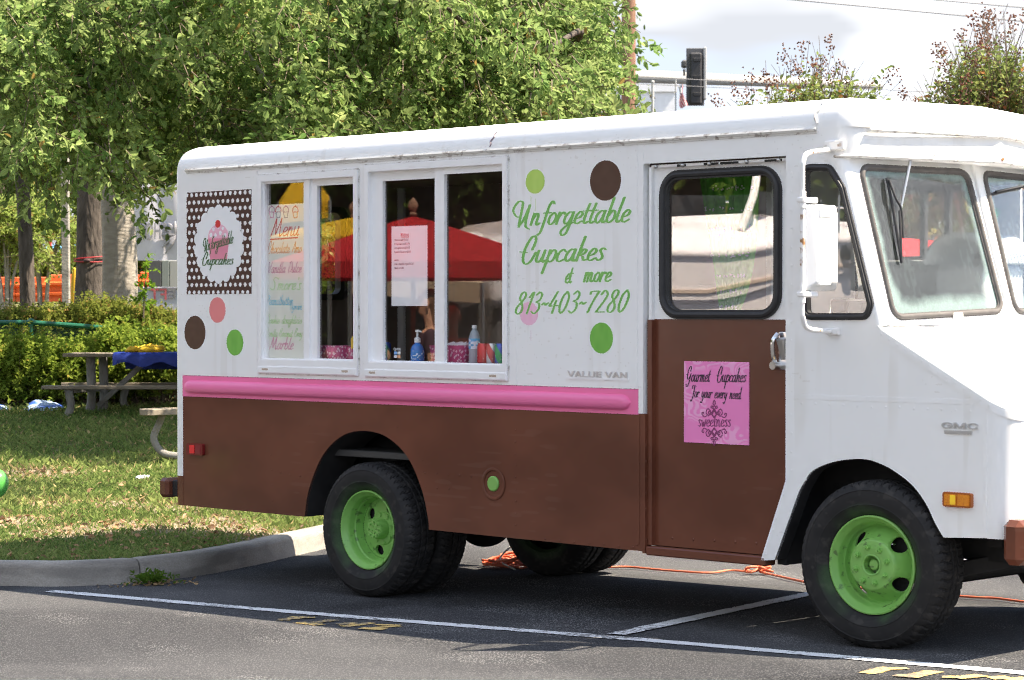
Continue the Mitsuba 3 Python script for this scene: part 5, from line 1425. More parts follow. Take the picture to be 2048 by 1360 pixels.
# ------------------------------------------------------------------ plants
def spot(px, d, z=None):
    """A place given by where it stands across the picture and how far off it is (metres)."""
    p = CAM + FLAT * d + RIGHT * ((px - 1024) / FOC * d)
    p[2] = float(lawn_z(p[0], p[1])) if z is None else z
    return p


def zof(py, d): return 1.645 - (py - 620) / FOC * d


def unit(v): return v / (np.linalg.norm(v, axis=-1, keepdims=True) + 1e-9)


def leaf_arrays(base, d, length, width, col, g, fold=0.22):
    n = len(base)
    d = unit(d)
    side = unit(np.cross(d, unit(g.normal(size=(n, 3)) + [0, 0, 1.1])))
    up = np.cross(side, d)
    L, Wd = length[:, None], width[:, None]
    at = lambda t, w: base + d * L * t + side * Wd * w + up * (Wd * fold * 2 * abs(w) - L * 0.10 * t * t)
    V = np.stack([at(0, 0), at(.30, .43), at(.68, .44), at(1.0, 0), at(.68, -.44), at(.30, -.43)], 1).reshape(-1, 3)
    k = np.arange(n)[:, None] * 6
    F = np.concatenate([k + [0, 1, 2], k + [0, 2, 3], k + [0, 3, 4], k + [0, 4, 5]], 1).reshape(-1, 3)
    return V, F, np.repeat(col, 6, 0)


def leaf_sprays(org, dirs, twig_len, per, size, ratio, cols, g, spread=0.75, droop=0.25):
    """Twigs with leaves along them: org and dirs (n, 3)."""
    n = len(org)
    t = np.linspace(0.12, 1.0, per)[None, :, None] + g.normal(0, 0.03, (n, per, 1))
    tl = (twig_len * g.uniform(0.6, 1.25, n))[:, None, None]
    dd = unit(dirs)[:, None, :]
    bend = np.array([0, 0, -1.0]) * droop * (t ** 2)
    pos = org[:, None, :] + (dd * t + bend) * tl
    rnd = g.normal(size=(n, per, 3))
    perp = unit(rnd - (rnd * dd).sum(-1, keepdims=True) * dd)
    ld = dd * (1 - spread * 0.55) + perp * spread + np.array([0, 0, -0.12])
    m = n * per
    L = size * g.uniform(0.6, 1.25, m)
    tone = np.repeat(g.uniform(0, 1, n), per) * 0.7 + g.uniform(0, 1, m) * 0.3
    c0, c1 = np.array(cols[0]), np.array(cols[1])
    col = c0 + (c1 - c0) * tone[:, None]
    if len(cols) > 2:
        odd = g.uniform(0, 1, m) < cols[3]
        col[odd] = np.array(cols[2]) * g.uniform(0.7, 1.2, (odd.sum(), 1))
    return leaf_arrays(pos.reshape(-1, 3), ld.reshape(-1, 3), L, L * ratio * g.uniform(0.85, 1.2, m), col, g)


def merge(parts):
    V, F, C, o = [], [], [], 0
    for v, f, c in parts:
        V.append(v); F.append(f + o); C.append(c); o += len(v)
    return trimesh.Trimesh(np.vstack(V), np.vstack(F), process=False), np.vstack(C)


def twig_lines(a, b, r0, r1):
    """Many thin three-sided sticks from a to b."""
    n = len(a)
    d = unit(b - a)
    s = unit(np.cross(d, np.array([0.31, 0.52, 0.79])))
    u = np.cross(d, s)
    ang = np.arange(3) * 2 * np.pi / 3
    ringv = np.cos(ang)[None, :, None] * s[:, None] + np.sin(ang)[None, :, None] * u[:, None]
    V = np.concatenate([a[:, None] + ringv * r0, b[:, None] + ringv * r1], 1).reshape(-1, 3)
    k = np.arange(n)[:, None] * 6
    F = np.concatenate([k + np.array(q) for q in ([0, 1, 4], [0, 4, 3], [1, 2, 5], [1, 5, 4], [2, 0, 3], [2, 3, 5])], 1).reshape(-1, 3)
    return trimesh.Trimesh(V, F, process=False)


OAK = ((0.135, 0.25, 0.068), (0.44, 0.54, 0.20), (0.36, 0.25, 0.08), 0.010)


def clump(c, r, twigs, g, axis, cols=OAK, size=0.090, ratio=0.50, per=10, tl=0.27, squash=0.72, down=0.12):
    """Two or three drooping boughs that start near c and sweep outwards, each set with leafy twigs."""
    out = unit((c - axis) * [1, 1, 0.2])
    parts, oa, ob = [], [], []
    nb = 3
    for k in range(nb):
        B = unit(out * g.uniform(0.1, 0.7) + RIGHT * g.uniform(-0.15, 1.0) - FLAT * g.uniform(-0.2, 0.8) + np.array([0, 0, g.uniform(-0.75, 0.10)]))
        s0 = c + unit(g.normal(size=3)) * r * [0.6, 0.6, 0.5]
        n = max(6, int(twigs / nb))
        t = g.uniform(0, 1, n)[:, None]
        L = r * g.uniform(1.5, 2.3)
        sag = np.array([0, 0, -0.30]) * (t ** 2) * L
        rad = 0.10 + 0.24 * np.sin(np.pi * np.clip(t * 0.85 + 0.1, 0, 1)) * (r / 0.7)
        q = unit(g.normal(size=(n, 3)) * [1, 1, 0.75])
        org = s0 + B * (t - 0.4) * L + sag + q * rad * g.uniform(0.15, 1, (n, 1)) ** 0.7
        dirs = B * 0.75 + q * 0.6 + np.array([0, 0, -down - 0.15]) + g.normal(0, 0.2, (n, 3))
        v = g.uniform(0.62, 1.28)
        cc = (tuple(np.array(cols[0]) * v), tuple(np.minimum(np.array(cols[1]) * v, 0.62)), cols[2], cols[3]) if len(cols) > 2 else cols
        parts.append(leaf_sprays(org, dirs, tl * (size / 0.09) ** 0.7, per, size, ratio, cc, g, spread=0.8, droop=0.15))
        oa.append(org); ob.append(org + unit(dirs) * tl * 0.8)
        oa.append(s0 + B * np.linspace(-0.4, 0.5, 9)[:-1, None] * L + np.array([0, 0, -0.30]) * (np.linspace(0, .9, 9)[:-1, None] ** 2) * L); ob.append(s0 + B * np.linspace(-0.4, 0.5, 9)[1:, None] * L + np.array([0, 0, -0.30]) * (np.linspace(0, .9, 9)[1:, None] ** 2) * L)
    V, F, C, o = [], [], [], 0
    for v, f, c_ in parts:
        V.append(v); F.append(f + o); C.append(c_); o += len(v)
    return (np.vstack(V), np.vstack(F), np.vstack(C)), (np.vstack(oa), np.vstack(ob), c)


def trunk_mesh(base, top, r0, r1, seed=0, lean=0.0, sides=22, rows=40):
    g = np.random.default_rng(seed)
    t = np.linspace(0, 1, rows)
    P = base + (top - base) * t[:, None] + RIGHT * (np.sin(t * 3.1 + seed) * 0.05 + lean * t ** 2)[:, None]
    R = r1 + (r0 - r1) * (1 - t) ** 0.9 + 0.35 * r0 * np.exp(-t * rows / 3.0)
    m = tube(P, R, sides)
    v = m.vertices
    ang = np.arctan2(v[:, 1] - base[1], v[:, 0] - base[0])
    f = meshkit.fbm(np.stack([np.cos(ang) * 2.2, np.sin(ang) * 2.2, v[:, 2] * 1.3], 1), 3, seed) - 0.5
    axis = np.repeat(P, sides, 0)
    m.vertices[:len(axis)] = axis + (v[:len(axis)] - axis) * (1 + 0.22 * f[:len(axis)])[:, None]
    return m


def oak(label, px, d, r0, r1, bark, clumps, seed, top=4.6, lean=0.0, twigs=76, group=None):
    """A tree from its trunk, the limbs to its clumps and the clumps of leafy twigs."""
    g = np.random.default_rng(seed)
    key = thing('oak_tree', label, 'tree', group)
    base = spot(px, d) - [0, 0, 0.15]
    tp_ = base.copy(); tp_[2] = base[2] + 0.15 + top
    obj('trunk', trunk_mesh(base, tp_, r0, r1, seed, lean), bark, key, smooth=True)
    parts, tw, limbs = [], [], []
    for c, r in clumps:
        axis = np.array([tp_[0], tp_[1], c[2]])
        lv, (a, b, cc) = clump(c, r, int(twigs * (r / 0.75) ** 2), g, axis)
        parts.append(lv); tw.append((a, b))
        if g.uniform() < 0.5:
            m_ = (tp_ * 0.45 + c * 0.55) + g.normal(0, .25, 3) + [0, 0, 0.35]
            limbs.append(tube(spline([tp_ - [0, 0, g.uniform(0.0, 1.0)], m_, c], 6), np.linspace(r1 * 0.40, 0.02, 13), 7))
    m, c = merge(parts)
    obj('crown', m, M_LEAF, key, color=c)
    a, b = np.vstack([t[0] for t in tw]), np.vstack([t[1] for t in tw])
    pick = g.uniform(size=len(a)) < 0.7
    obj('twigs', twig_lines(a[pick], b[pick], 0.007, 0.003), M_TWIG, key, kind='stuff')
    if limbs: obj('limbs', cat(limbs), bark, key, smooth=True)
    return key


def clump_field(px0, px1, d0, d1, floor, top, n, seed, r=(0.55, 0.85), tree=None):
    """Clump centres through a slab of crown; floor(px) is the picture height of the lowest leaves there."""
    g = np.random.default_rng(seed)
    out = []
    for k in range(n):
        px, d = g.uniform(px0, px1), g.uniform(d0, d1)
        rr_ = g.uniform(*r)
        lo = zof(floor(px), d) + rr_ * 0.9
        z = lo + (top - lo) * g.uniform(0, 1) ** 1.35
        out.append((spot(px, d, z), rr_))
    return out


def over(px0, px1, d0, d1, z0, z1, n, seed):  # leaf clumps out of view, put in for the dapple and shade they cast
    g = np.random.default_rng(seed)
    return [(spot(g.uniform(px0, px1), g.uniform(d0, d1), g.uniform(z0, z1)), g.uniform(0.5, 0.8)) for k in range(n)]


floor_l = lambda px: np.interp(px, [-300, 0, 60, 130, 200, 260, 330, 380, 480, 640], [420, 400, 375, 395, 395, 345, 330, 370, 470, 560]) - 50
floor_r = lambda px: np.interp(px, [600, 1000, 1200, 1290], [300, 290, 275, 250])
oak('mossy dark leaning oak at the far left edge', 64, 33.0, 0.11, 0.08, M_BARK_DARK, clump_field(-420, 60, 22.5, 27.4, floor_l, 5.7, 20, 1), 11, top=4.2, lean=-0.35)
oak('dark-barked oak with a red ribbon tied round its trunk', 176, 36.0, 0.205, 0.185, M_BARK_DARK, clump_field(20, 330, 22.5, 27.4, floor_l, 5.7, 34, 2) + over(150, 520, 18.5, 22.5, 4.9, 6.6, 7, 21), 12, top=5.0)
oak('grey smooth-barked oak right of the ribboned one', 234, 34.0, 0.27, 0.20, M_BARK_GREY, clump_field(300, 720, 22.5, 27.4, floor_l, 5.7, 60, 3) + over(520, 900, 18.5, 22.5, 5.0, 6.6, 7, 22) + over(420, 900, 32, 36, 5.2, 7.0, 12, 23), 13, top=5.0, lean=-0.12)  # the last clumps are added behind the crown to shade the trunks
oak('dense oak whose crown rises behind the middle of the truck', 985, 27.5, 0.20, 0.15, M_BARK_DARK, clump_field(690, 1120, 22.5, 27.6, floor_r, 5.7, 70, 4, (0.5, 0.8)), 14, top=3.6, twigs=76)

# ribbon on the dark trunk
rb_ = spot(176, 36.0); rz = zof(518, 36.0)
ribbon = thing('red_ribbon', 'red ribbon tied in a knot round the dark oak trunk', 'ribbon')
axis_r = 0.232
cr = np.array([rb_[0], rb_[1], 0]) + RIGHT * 0.03
obj('band', cat([tube([cr + [axis_r * math.cos(t), axis_r * math.sin(t), rz + 0.03 * k + 0.02 * math.sin(t + k)] for t in np.linspace(0, 2 * np.pi, 30)], 0.010, 6) for k in (-1, 0.6)]), mat('ribbon_red', (0.40, 0.025, 0.03), 0.6), ribbon, smooth=True)
obj('knot', ball(cr - FLAT * 0.25 + [0, 0, rz - 0.03], 0.05, 2, (1.3, 1, .7)), mat('knot_dark', (0.06, 0.03, 0.03), 0.8), ribbon, smooth=True)

# low sprays that hang in front of the trunks: part of the grey oak's reach, kept as its own lower boughs
# ---- shrubs
HEDGE = ((0.10, 0.13, 0.025), (0.30, 0.33, 0.07), (0.42, 0.27, 0.10), 0.06)
BUSH = ((0.10, 0.18, 0.025), (0.38, 0.46, 0.08), (0.42, 0.36, 0.08), 0.03)


def shrub(name, label, px, d, wd, z0, z1, n, cols, seed, size=0.055, bare=0.0, ratio=0.55, group=None):
    g = np.random.default_rng(seed)
    key = thing(name, label, 'shrub', group)
    c = spot(px, d, (z0 + z1) / 2)
    h = (z1 - z0) / 2
    q = unit(g.normal(size=(n, 3)))
    q[:, 2] = np.where(q[:, 2] < -0.5, -q[:, 2], q[:, 2])
    lump = 0.75 + 0.5 * meshkit.fbm(q * 2.3 + seed, 3, seed)
    rad = (g.uniform(0.45, 1.0, n) ** 0.45 * lump)[:, None]
    org = c + (RIGHT * q[:, :1] * wd + FLAT * q[:, 1:2] * 0.55 + np.array([0, 0, 1.0]) * q[:, 2:] * h) * rad
    org[:, 2] = np.maximum(org[:, 2], z0 + 0.02)
    dirs = (RIGHT * q[:, :1] + FLAT * q[:, 1:2]) * 0.7 + np.array([0, 0, 0.75]) + g.normal(0, 0.35, (n, 3))
    lv = leaf_sprays(org, dirs, 0.24, 9, size, ratio, cols, g, spread=0.85, droop=0.1)
    m, col = merge([lv])
    obj('foliage', m, M_LEAF, key, color=col)
    k = max(12, int(n * 0.10))
    root = np.array([c[0], c[1], z0 - 0.05]) + RIGHT * g.uniform(-wd * .6, wd * .6, (k, 1)) + FLAT * g.uniform(-.25, .25, (k, 1))
    obj('stems', twig_lines(root, org[:k] + dirs[:k] * 0.12, 0.009, 0.004), M_TWIG, key, kind='stuff')
    return key


TALLB = [(560, 28.0, .7), (660, 27.0, .7), (745, 28.5, .8)]
zb = lambda d: float(np.interp(d, HD, HZ)) - 0.05
for k, (px, wd, y0, y1, n, lab) in enumerate([(-40, .62, 720, 640, 700, 'olive clipped shrub at the left frame edge behind the green fence'), (45, .55, 720, 640, 800, 'olive shrub below the two slim trunks behind the fence'), (125, .55, 720, 638, 800, 'olive shrub at the foot of the pale concrete post'),
                                          (205, .55, 720, 620, 900, 'olive shrub at the foot of the dark oak'), (275, .45, 720, 628, 800, 'twiggy shrub at the foot of the grey oak'), (345, .5, 740, 650, 700, 'dark shrub half hidden by the truck, in front of the lower banner')]):
    shrub('hedge_shrub', lab, px, 31.2, wd, zof(y0, 31.2), zof(y1, 31.2), n, HEDGE, 30 + k)
for k, (px, wd, y0, y1, n, lab) in enumerate([(5, .60, 842, 690, 1150, 'bright green bush at the left edge above the blue tarp'), (95, .58, 838, 700, 1100, 'bright green bush behind the left end of the picnic table'), (185, .58, 838, 700, 1100, 'bright green bush between the legs of the picnic table'),
                                          (262, .50, 838, 668, 1100, 'tall yellow-green bush above the blue tablecloth'), (335, .55, 836, 680, 1000, 'yellow-green bush against the rear corner of the truck')]):
    shrub('bush', lab, px, 29.2, wd, zof(y0, 29.2), zof(y1, 29.2), n, BUSH, 50 + k, 0.062)
for k, (px, d, wd) in enumerate(TALLB):
    shrub('tall_shrub', f'tall leafy shrub behind the truck, seen through the rear door window, {("left", "middle", "right")[k]} one', px, d, wd, zof(790, d), zof(440, d), 1500, BUSH, 90 + k, 0.07)
g5 = np.random.default_rng(77)
# tall sprig
key = thing('leafy_sprig', 'tall thin bright green sprig rising above the hedge beside the grey oak', 'sapling')
base = spot(287, 30.6, zof(620, 30.6)); top_ = spot(293, 30.6, zof(527, 30.6))
org = base + (top_ - base) * np.linspace(0.05, 1, 26)[:, None] + g5.normal(0, 0.03, (26, 3))
m, col = merge([leaf_sprays(org, g5.normal(size=(26, 3)) + [0, 0, .5], 0.16, 7, 0.065, 0.55, ((0.10, 0.22, 0.02), (0.24, 0.36, 0.04)), g5)])
obj('foliage', m, M_LEAF, key, color=col)
obj('stem', tube([base - [0, 0, 0.9], base, top_], [0.014, 0.011, 0.006], 6), M_TWIG, key)
# yellow fern-like shoot in front of the fence
key = thing('yellow_shoot', 'yellow-green shoot standing up in front of the green fence post', 'sapling')
base = spot(60, 29.4, zof(720, 29.4)); top_ = spot(44, 29.4, zof(655, 29.4))
org = base + (top_ - base) * np.linspace(0.0, 1, 26)[:, None]
m, col = merge([leaf_sprays(org, RIGHT * g5.choice([-1, 1], (26, 1)) + [0, 0, .5] + g5.normal(0, .2, (26, 3)), 0.12, 7, 0.05, 0.4, ((0.20, 0.27, 0.02), (0.34, 0.40, 0.05)), g5)])
obj('foliage', m, M_LEAF, key, color=col)
obj('stem', tube([base - [0, 0, 0.3], base, top_], [0.01, 0.009, 0.005], 6), M_TWIG, key)

# ---- crape myrtles: slim stems, thin twigs, small leaves and brown seed heads
MYRTLE = ((0.15, 0.21, 0.06), (0.34, 0.41, 0.14), (0.42, 0.22, 0.09), 0.06)


def myrtle(label, px, d, wd, z_top, seed, n=230, fork=0.62, heads=0.13, leafy=9, shape=None, cols=MYRTLE, size=0.055, base_z=None):
    g = np.random.default_rng(seed)
    key = thing('crape_myrtle', label, 'tree')
    b0 = spot(px, d, base_z)
    stems, orgs, dirs = [], [], []
    for k in range(7):
        a = RIGHT * g.uniform(-wd * .55, wd * .55) + FLAT * g.uniform(-.4, .4)
        e = np.array([b0[0], b0[1], b0[2] + (z_top - b0[2]) * fork]) + a
        stems.append(tube(spline([b0 + a * 0.12 - [0, 0, 0.1], b0 * .5 + e * .5 - a * 0.2, e], 6), np.linspace(0.035, 0.016, 13), 7))
        for j in range(n // 7):
            s = e + g.normal(0, 0.14, 3)
            u = g.uniform(-1, 1)
            h = z_top * (1 - 0.30 * abs(u) ** 1.5) - g.uniform(0, 1) ** 1.3 * (z_top - e[2]) * 0.9
            t = np.array([b0[0], b0[1], 0]) + RIGHT * u * wd + FLAT * g.uniform(-.6, .6); t[2] = h
            orgs.append(s * 0.35 + t * 0.65); dirs.append(t - s)
            stems.append(None); tw.append((s, t)) if False else None
    orgs, dirs = np.array(orgs), np.array(dirs)
    dirs = dirs * 0.8 + g.normal(0, 0.22, dirs.shape) * [1, 1, 0.5]
    obj('stem', cat([s for s in stems if s is not None]), M_BARK_GREY, key, smooth=True)
    ends = orgs + dirs * 0.45
    obj('twigs', twig_lines(orgs - dirs * 0.3, ends, 0.006, 0.0025), M_TWIG, key, kind='stuff')
    m, col = merge([leaf_sprays(orgs - dirs * 0.25, dirs + g.normal(0, .35, dirs.shape), 0.55, leafy, size, 0.5, cols, g, spread=0.9, droop=0.0), leaf_sprays(orgs, dirs + g.normal(0, .5, dirs.shape), 0.4, leafy, size, 0.5, cols, g, spread=0.9, droop=0.0)])
    obj('crown', m, M_LEAF, key, color=col)
    hs = []
    for q, dv in zip(ends, dirs):
        if g.uniform() < heads:
            cc = q + g.normal(0, 0.035, (26, 3)) + unit(dv) * g.uniform(0, 0.12, (26, 1))
            hs.append(cc)
    if hs:
        hs = np.vstack(hs)
        n_ = len(hs); u1 = unit(g.normal(size=(n_, 3))); u2 = unit(np.cross(u1, g.normal(size=(n_, 3))))
        s = 0.014
        V = np.stack([hs + u1 * s, hs - u1 * s * .5 + u2 * s, hs - u1 * s * .5 - u2 * s, hs + np.cross(u1, u2) * s * 1.3], 1).reshape(-1, 3)
        k = np.arange(n_)[:, None] * 4
        F = np.concatenate([k + np.array(q) for q in ([0, 1, 3], [1, 2, 3], [2, 0, 3], [0, 2, 1])], 1).reshape(-1, 3)
        obj('seed_heads', trimesh.Trimesh(V, F, process=False), mat('seed_brown', (0.15, 0.075, 0.05), 0.9) if 'mat_seed_brown' not in scene else 'mat_seed_brown', key, kind='stuff')
    return key


myrtle('crape myrtle with brown seed heads above the front half of the roof', 1630, 24.0, 1.45, zof(96, 24.0), 61, n=700, size=0.066, leafy=13, base_z=-0.05)
myrtle('tall crape myrtle with seed heads at the top right corner', 1985, 22.5, 1.05, zof(26, 22.5), 62, n=700, size=0.06, leafy=13, base_z=-0.05)
PALE = ((0.22, 0.30, 0.07), (0.46, 0.54, 0.16), (0.4, 0.3, 0.1), 0.04)
myrtle('slim multi-stemmed myrtle at the far left before the orange barrier', 14, 43.0, 1.0, zof(395, 43.0), 63, n=210, fork=0.74, heads=0.0, leafy=14, cols=PALE, size=0.085)
myrtle('slim forked myrtle left of the pale concrete post', 86, 43.5, 0.9, zof(385, 43.5), 64, n=210, fork=0.74, heads=0.0, leafy=14, cols=PALE, size=0.085)

# ---- grass and fallen leaves on the near lawn
edge_line = [tuple(q) for q in inner]
far_l = spot(-700, 42)[:2]; far_r = spot(760, 42)[:2]
LAWN_POLY = Polygon(edge_line + [tuple(far_r), tuple(far_l)]).buffer(0)
import shapely
BLOBS = [(on_lawn(*p), r) for p, r in (((50, 950), .75), ((150, 1066), .55), ((270, 1055), .6), ((420, 1052), .7), ((520, 1060), .6), ((600, 1066), .6), ((20, 1045), .5), ((240, 1010), .4), ((350, 1020), .45), ((100, 1010), .35), ((480, 1015), .4))]


def bareness(x, y):
    b = 0 * x
    for p, r in BLOBS: b = np.maximum(b, 1 - ((x - p[0]) ** 2 + (y - p[1]) ** 2) / (r * r * 0.9))
    return np.clip(b + 0.55 * (meshkit.fbm(np.stack([x * 3.1, y * 3.1, 0 * x], -1), 3, 8) - 0.5), 0, 1)


def soil2(p, n, uv):
    b = mi.Float(0)
    for q, r in BLOBS: b = dr.maximum(b, 1 - (dr.square(p.x - float(q[0])) + dr.square(p.y - float(q[1]))) / float(r * r * 0.9))
    b = dr.clip(b + 0.7 * (fbm(p.x * 5, p.y * 5, 0.0, 3) - 0.45), 0, 1)
    f = fbm(p.x * 26, p.y * 26, 1.0, 3)
    return mix(mix([0.060, 0.070, 0.020], [0.12, 0.115, 0.042], f), mix([0.13, 0.10, 0.07], [0.25, 0.195, 0.14], f), smoothstep(0.25, 0.6, b))


scene['mat_lawn_soil']['bsdf']['bsdf']['base_color'] = mikit.proc(soil2)
g6 = np.random.default_rng(9)
blades, cols_ = [], []
for d0_, d1_, dens, hgt, wdt in ((13.8, 17.5, 3600, 0.040, 0.0045), (17.5, 21.0, 2100, 0.050, 0.006), (21.0, 31.0, 800, 0.062, 0.010)):
    area = 0.5 * (d1_ ** 2 - d0_ ** 2) * (830 / FOC)
    n = int(area * dens)
    d = np.sqrt(g6.uniform(d0_ ** 2, d1_ ** 2, n)); px = g6.uniform(-120, 710, n)
    xy = CAM[:2] + d[:, None] * FLAT[:2] + ((px - 1024) / FOC * d)[:, None] * RIGHT[:2]
    ok = shapely.contains_xy(LAWN_POLY, xy[:, 0], xy[:, 1])
    b = bareness(xy[:, 0], xy[:, 1])
    ok &= g6.uniform(size=n) > b * 0.75
    xy, b = xy[ok], b[ok]
    n = len(xy)
    dist = np.array([0.0])
    z = lawn_z(xy[:, 0], xy[:, 1])
    # close to the kerb the sheet dips to the kerb's back edge
    from scipy.spatial import cKDTree
    dk, ik = cKDTree(inner).query(xy)
    kk = np.clip(dk / 0.8, 0, 1)
    z = (grade(xy[:, 0]) + 0.14) * (1 - kk) + z * kk
    base_ = np.column_stack([xy, z - 0.004])
    patch = meshkit.fbm(np.column_stack([xy * 0.9, 0 * d[:n]]), 3, 4)
    H = hgt * g6.uniform(0.5, 1.35, n) * (0.75 + 0.6 * patch)
    up = unit(np.column_stack([g6.normal(0, 0.42, (n, 2)), np.ones(n)]))
    s = unit(np.column_stack([g6.normal(size=(n, 2)), np.zeros(n)])) * (wdt * g6.uniform(0.6, 1.2, n) / 2)[:, None]
    lean = np.column_stack([g6.normal(0, 0.35, (n, 2)), np.zeros(n)]) * H[:, None]
    V = np.stack([base_ - s, base_ + s, base_ + up * H[:, None] * 0.6 + s * .8, base_ + up * H[:, None] + lean], 1).reshape(-1, 3)
    tone = np.clip(patch * 0.8 + g6.uniform(-.25, .35, n), 0, 1)[:, None]
    c = np.array([0.095, 0.17, 0.042]) * (1 - tone) + np.array([0.31, 0.355, 0.12]) * tone
    dry = g6.uniform(size=n) < 0.05 + 0.25 * b
    c[dry] = np.array([0.50, 0.40, 0.20]) * g6.uniform(.6, 1.1, (dry.sum(), 1))
    k = np.arange(n)[:, None] * 4
    blades.append((V, np.concatenate([k + [0, 1, 2], k + [0, 2, 3]], 1).reshape(-1, 3), np.repeat(c, 4, 0)))
m, c = merge(blades)
gk = obj('grass', m, M_GRASS, color=c)
labels[gk] = {'label': 'short patchy green grass growing on the lawn behind the kerb', 'category': 'grass', 'kind': 'stuff'}
n = 2700
d = g6.uniform(14.2, 24, n); px = g6.uniform(-120, 700, n)
xy = CAM[:2] + d[:, None] * FLAT[:2] + ((px - 1024) / FOC * d)[:, None] * RIGHT[:2]
ok = shapely.contains_xy(LAWN_POLY, xy[:, 0], xy[:, 1]); b = bareness(xy[:, 0], xy[:, 1])
ok &= g6.uniform(size=n) < 0.25 + 0.75 * b + 0.25 * (d < 16.5)
xy = xy[ok]; n = len(xy)
z = lawn_z(xy[:, 0], xy[:, 1]); dk, ik = cKDTree(inner).query(xy); kk = np.clip(dk / 0.8, 0, 1)
z = (grade(xy[:, 0]) + 0.14) * (1 - kk) + z * kk + 0.018
dv = np.column_stack([g6.normal(size=(n, 2)), g6.normal(0, .25, n)])
L_ = g6.uniform(0.03, 0.075, n)
cc = np.array([0.30, 0.17, 0.085]) * g6.uniform(.5, 1.4, (n, 1)) * np.array([1, 1, 1.0]) + g6.uniform(0, .05, (n, 1))
V, F, C = leaf_arrays(np.column_stack([xy, z]), dv, L_, L_ * 0.5, cc, g6, fold=0.35)
lk = obj('fallen_leaves', trimesh.Trimesh(V, F, process=False), M_DRY, color=C)
labels[lk] = {'label': 'dry brown leaves scattered on the lawn near the kerb', 'category': 'leaves', 'kind': 'stuff'}
# weed in the kerb joint, with a little litter
wj = at_ground(300, 1168)
key = thing('kerb_weed', 'small green weed growing at the kerb joint', 'weed')
org = np.array([wj[0], wj[1], grade(wj[0])]) + np.column_stack([g6.normal(0, .05, (70, 2)) + [0.03, -0.01], g6.uniform(0, .04, 70)])
m, c = merge([leaf_sprays(org, g6.normal(size=(70, 3)) * [.6, .6, .3] + [0, 0, .8], 0.09, 6, 0.03, 0.45, ((0.05, 0.12, 0.015), (0.13, 0.2, 0.03)), g6)])
obj('leaves', m, M_LEAF, key, color=c)
n = 90
xy = np.array([wj[0], wj[1]]) + g6.normal(0, .10, (n, 2)) + np.outer(g6.uniform(-.25, .35, n), [0.35, 0.9]) * .8
V, F, C = leaf_arrays(np.column_stack([xy, grade(xy[:, 0]) + 0.008]), np.column_stack([g6.normal(size=(n, 2)), g6.normal(0, .2, n)]), np.full(n, .035), np.full(n, .016), np.array([0.30, 0.20, 0.10]) * g6.uniform(.5, 1.3, (n, 1)), g6)
obj('litter', trimesh.Trimesh(V, F, process=False), M_DRY, key, color=C, kind='stuff')

# ------------------------------------------------------------------ things on the lawn
def wood(p, n, uv):
    g = fbm(p.x * 8 + p.y * 8, p.z * 60, (p.x - p.y) * 30, 3)
    return mix([0.13, 0.11, 0.085], [0.30, 0.255, 0.20], g)


M_WOOD = mat('weathered_wood', wood, 0.8)
M_TABLECON = mat('table_concrete', lambda p, n, uv: mix([0.14, 0.135, 0.125], [0.27, 0.26, 0.24], fbm(p.x * 9, p.y * 9, p.z * 9, 3)), 0.85)
M_TARP = mat('tarp_blue', lambda p, n, uv: mix([0.05, 0.13, 0.55], [0.42, 0.54, 0.80], smoothstep(.3, .6, noise(p.x * 6, p.y * 6, p.z * 20))), 0.45)


def curved_leg(base, foot_dx, h, wdir, r=0.05):
    """A cast leg that bows outwards."""
    pts = [base + wdir * foot_dx + [0, 0, 0.0], base + wdir * foot_dx * 0.55 + [0, 0, h * 0.18], base + wdir * foot_dx * 0.1 + [0, 0, h * 0.5], base + wdir * foot_dx * 0.35 + [0, 0, h * 0.85], base + wdir * foot_dx * 0.45 + [0, 0, h]]
    return tube(spline(pts, 6), np.concatenate([np.linspace(r * 1.15, r * .8, 12), np.linspace(r * .8, r, 13)]), 10)


# the far picnic table
D = 28.0
key = thing('picnic_table', 'weathered picnic table with cast legs in front of the bushes', 'picnic table')
zt0 = zof(706, D); zs0 = zof(768, D)
ax, dp_ = RIGHT, FLAT
def slab(px0, px1, d0_, d1_, z0_, z1_):
    a = CAM + FLAT * ((d0_ + d1_) / 2) + RIGHT * ((px0 - 1024) / FOC * D); b = CAM + FLAT * ((d0_ + d1_) / 2) + RIGHT * ((px1 - 1024) / FOC * D)
    a[2] = b[2] = (z0_ + z1_) / 2
    return beam(a, b, d1_ - d0_, z1_ - z0_, 0.006)
for k in range(5): obj('plank', slab(137, 470, D - 0.38 + k * 0.152, D - 0.24 + k * 0.152, zt0 - 0.04, zt0), M_WOOD, key)
for k, q in enumerate((-0.72, -0.58)): obj('seat_plank', slab(106, 470, D + q, D + q + 0.13, zs0 - 0.04, zs0), M_WOOD, key)
for k, q in enumerate((0.58, 0.72)): obj('seat_plank', slab(106, 470, D + q - .1, D + q + 0.03, zs0 - 0.04, zs0), M_WOOD, key)
zg = zof(840, D)
for px, dd, h in ((181, -0.1, zt0 - zg - .04), (206, 0.1, zt0 - zg - .04)):
    p = spot(px, D + dd, zg)
    obj('leg', tube(spline([p + [0, 0, 0] - RIGHT * 0.03, p + RIGHT * 0.01 + [0, 0, h * .35], p + [0, 0, h]], 8), np.concatenate([np.linspace(.075, .05, 8), np.linspace(.05, .055, 9)]), 10), M_TABLECON, key, smooth=40)
for px, dd, sgn in ((143, -0.62, -1), (245, 0.62, 1)):
    p = spot(px, D + dd, zg)
    obj('seat_leg', curved_leg(p, sgn * 0.08, zs0 - zg - .04, RIGHT, 0.055), M_TABLECON, key, smooth=40)
a, b = spot(195, D, zg + 0.16), spot(300, D, zt0 - 0.05)
obj('brace', beam(a, b, 0.05, 0.06), M_TABLECON, key)
a, b = spot(143, D - .6, zs0 - .06), spot(245, D + .6, zs0 - .06)
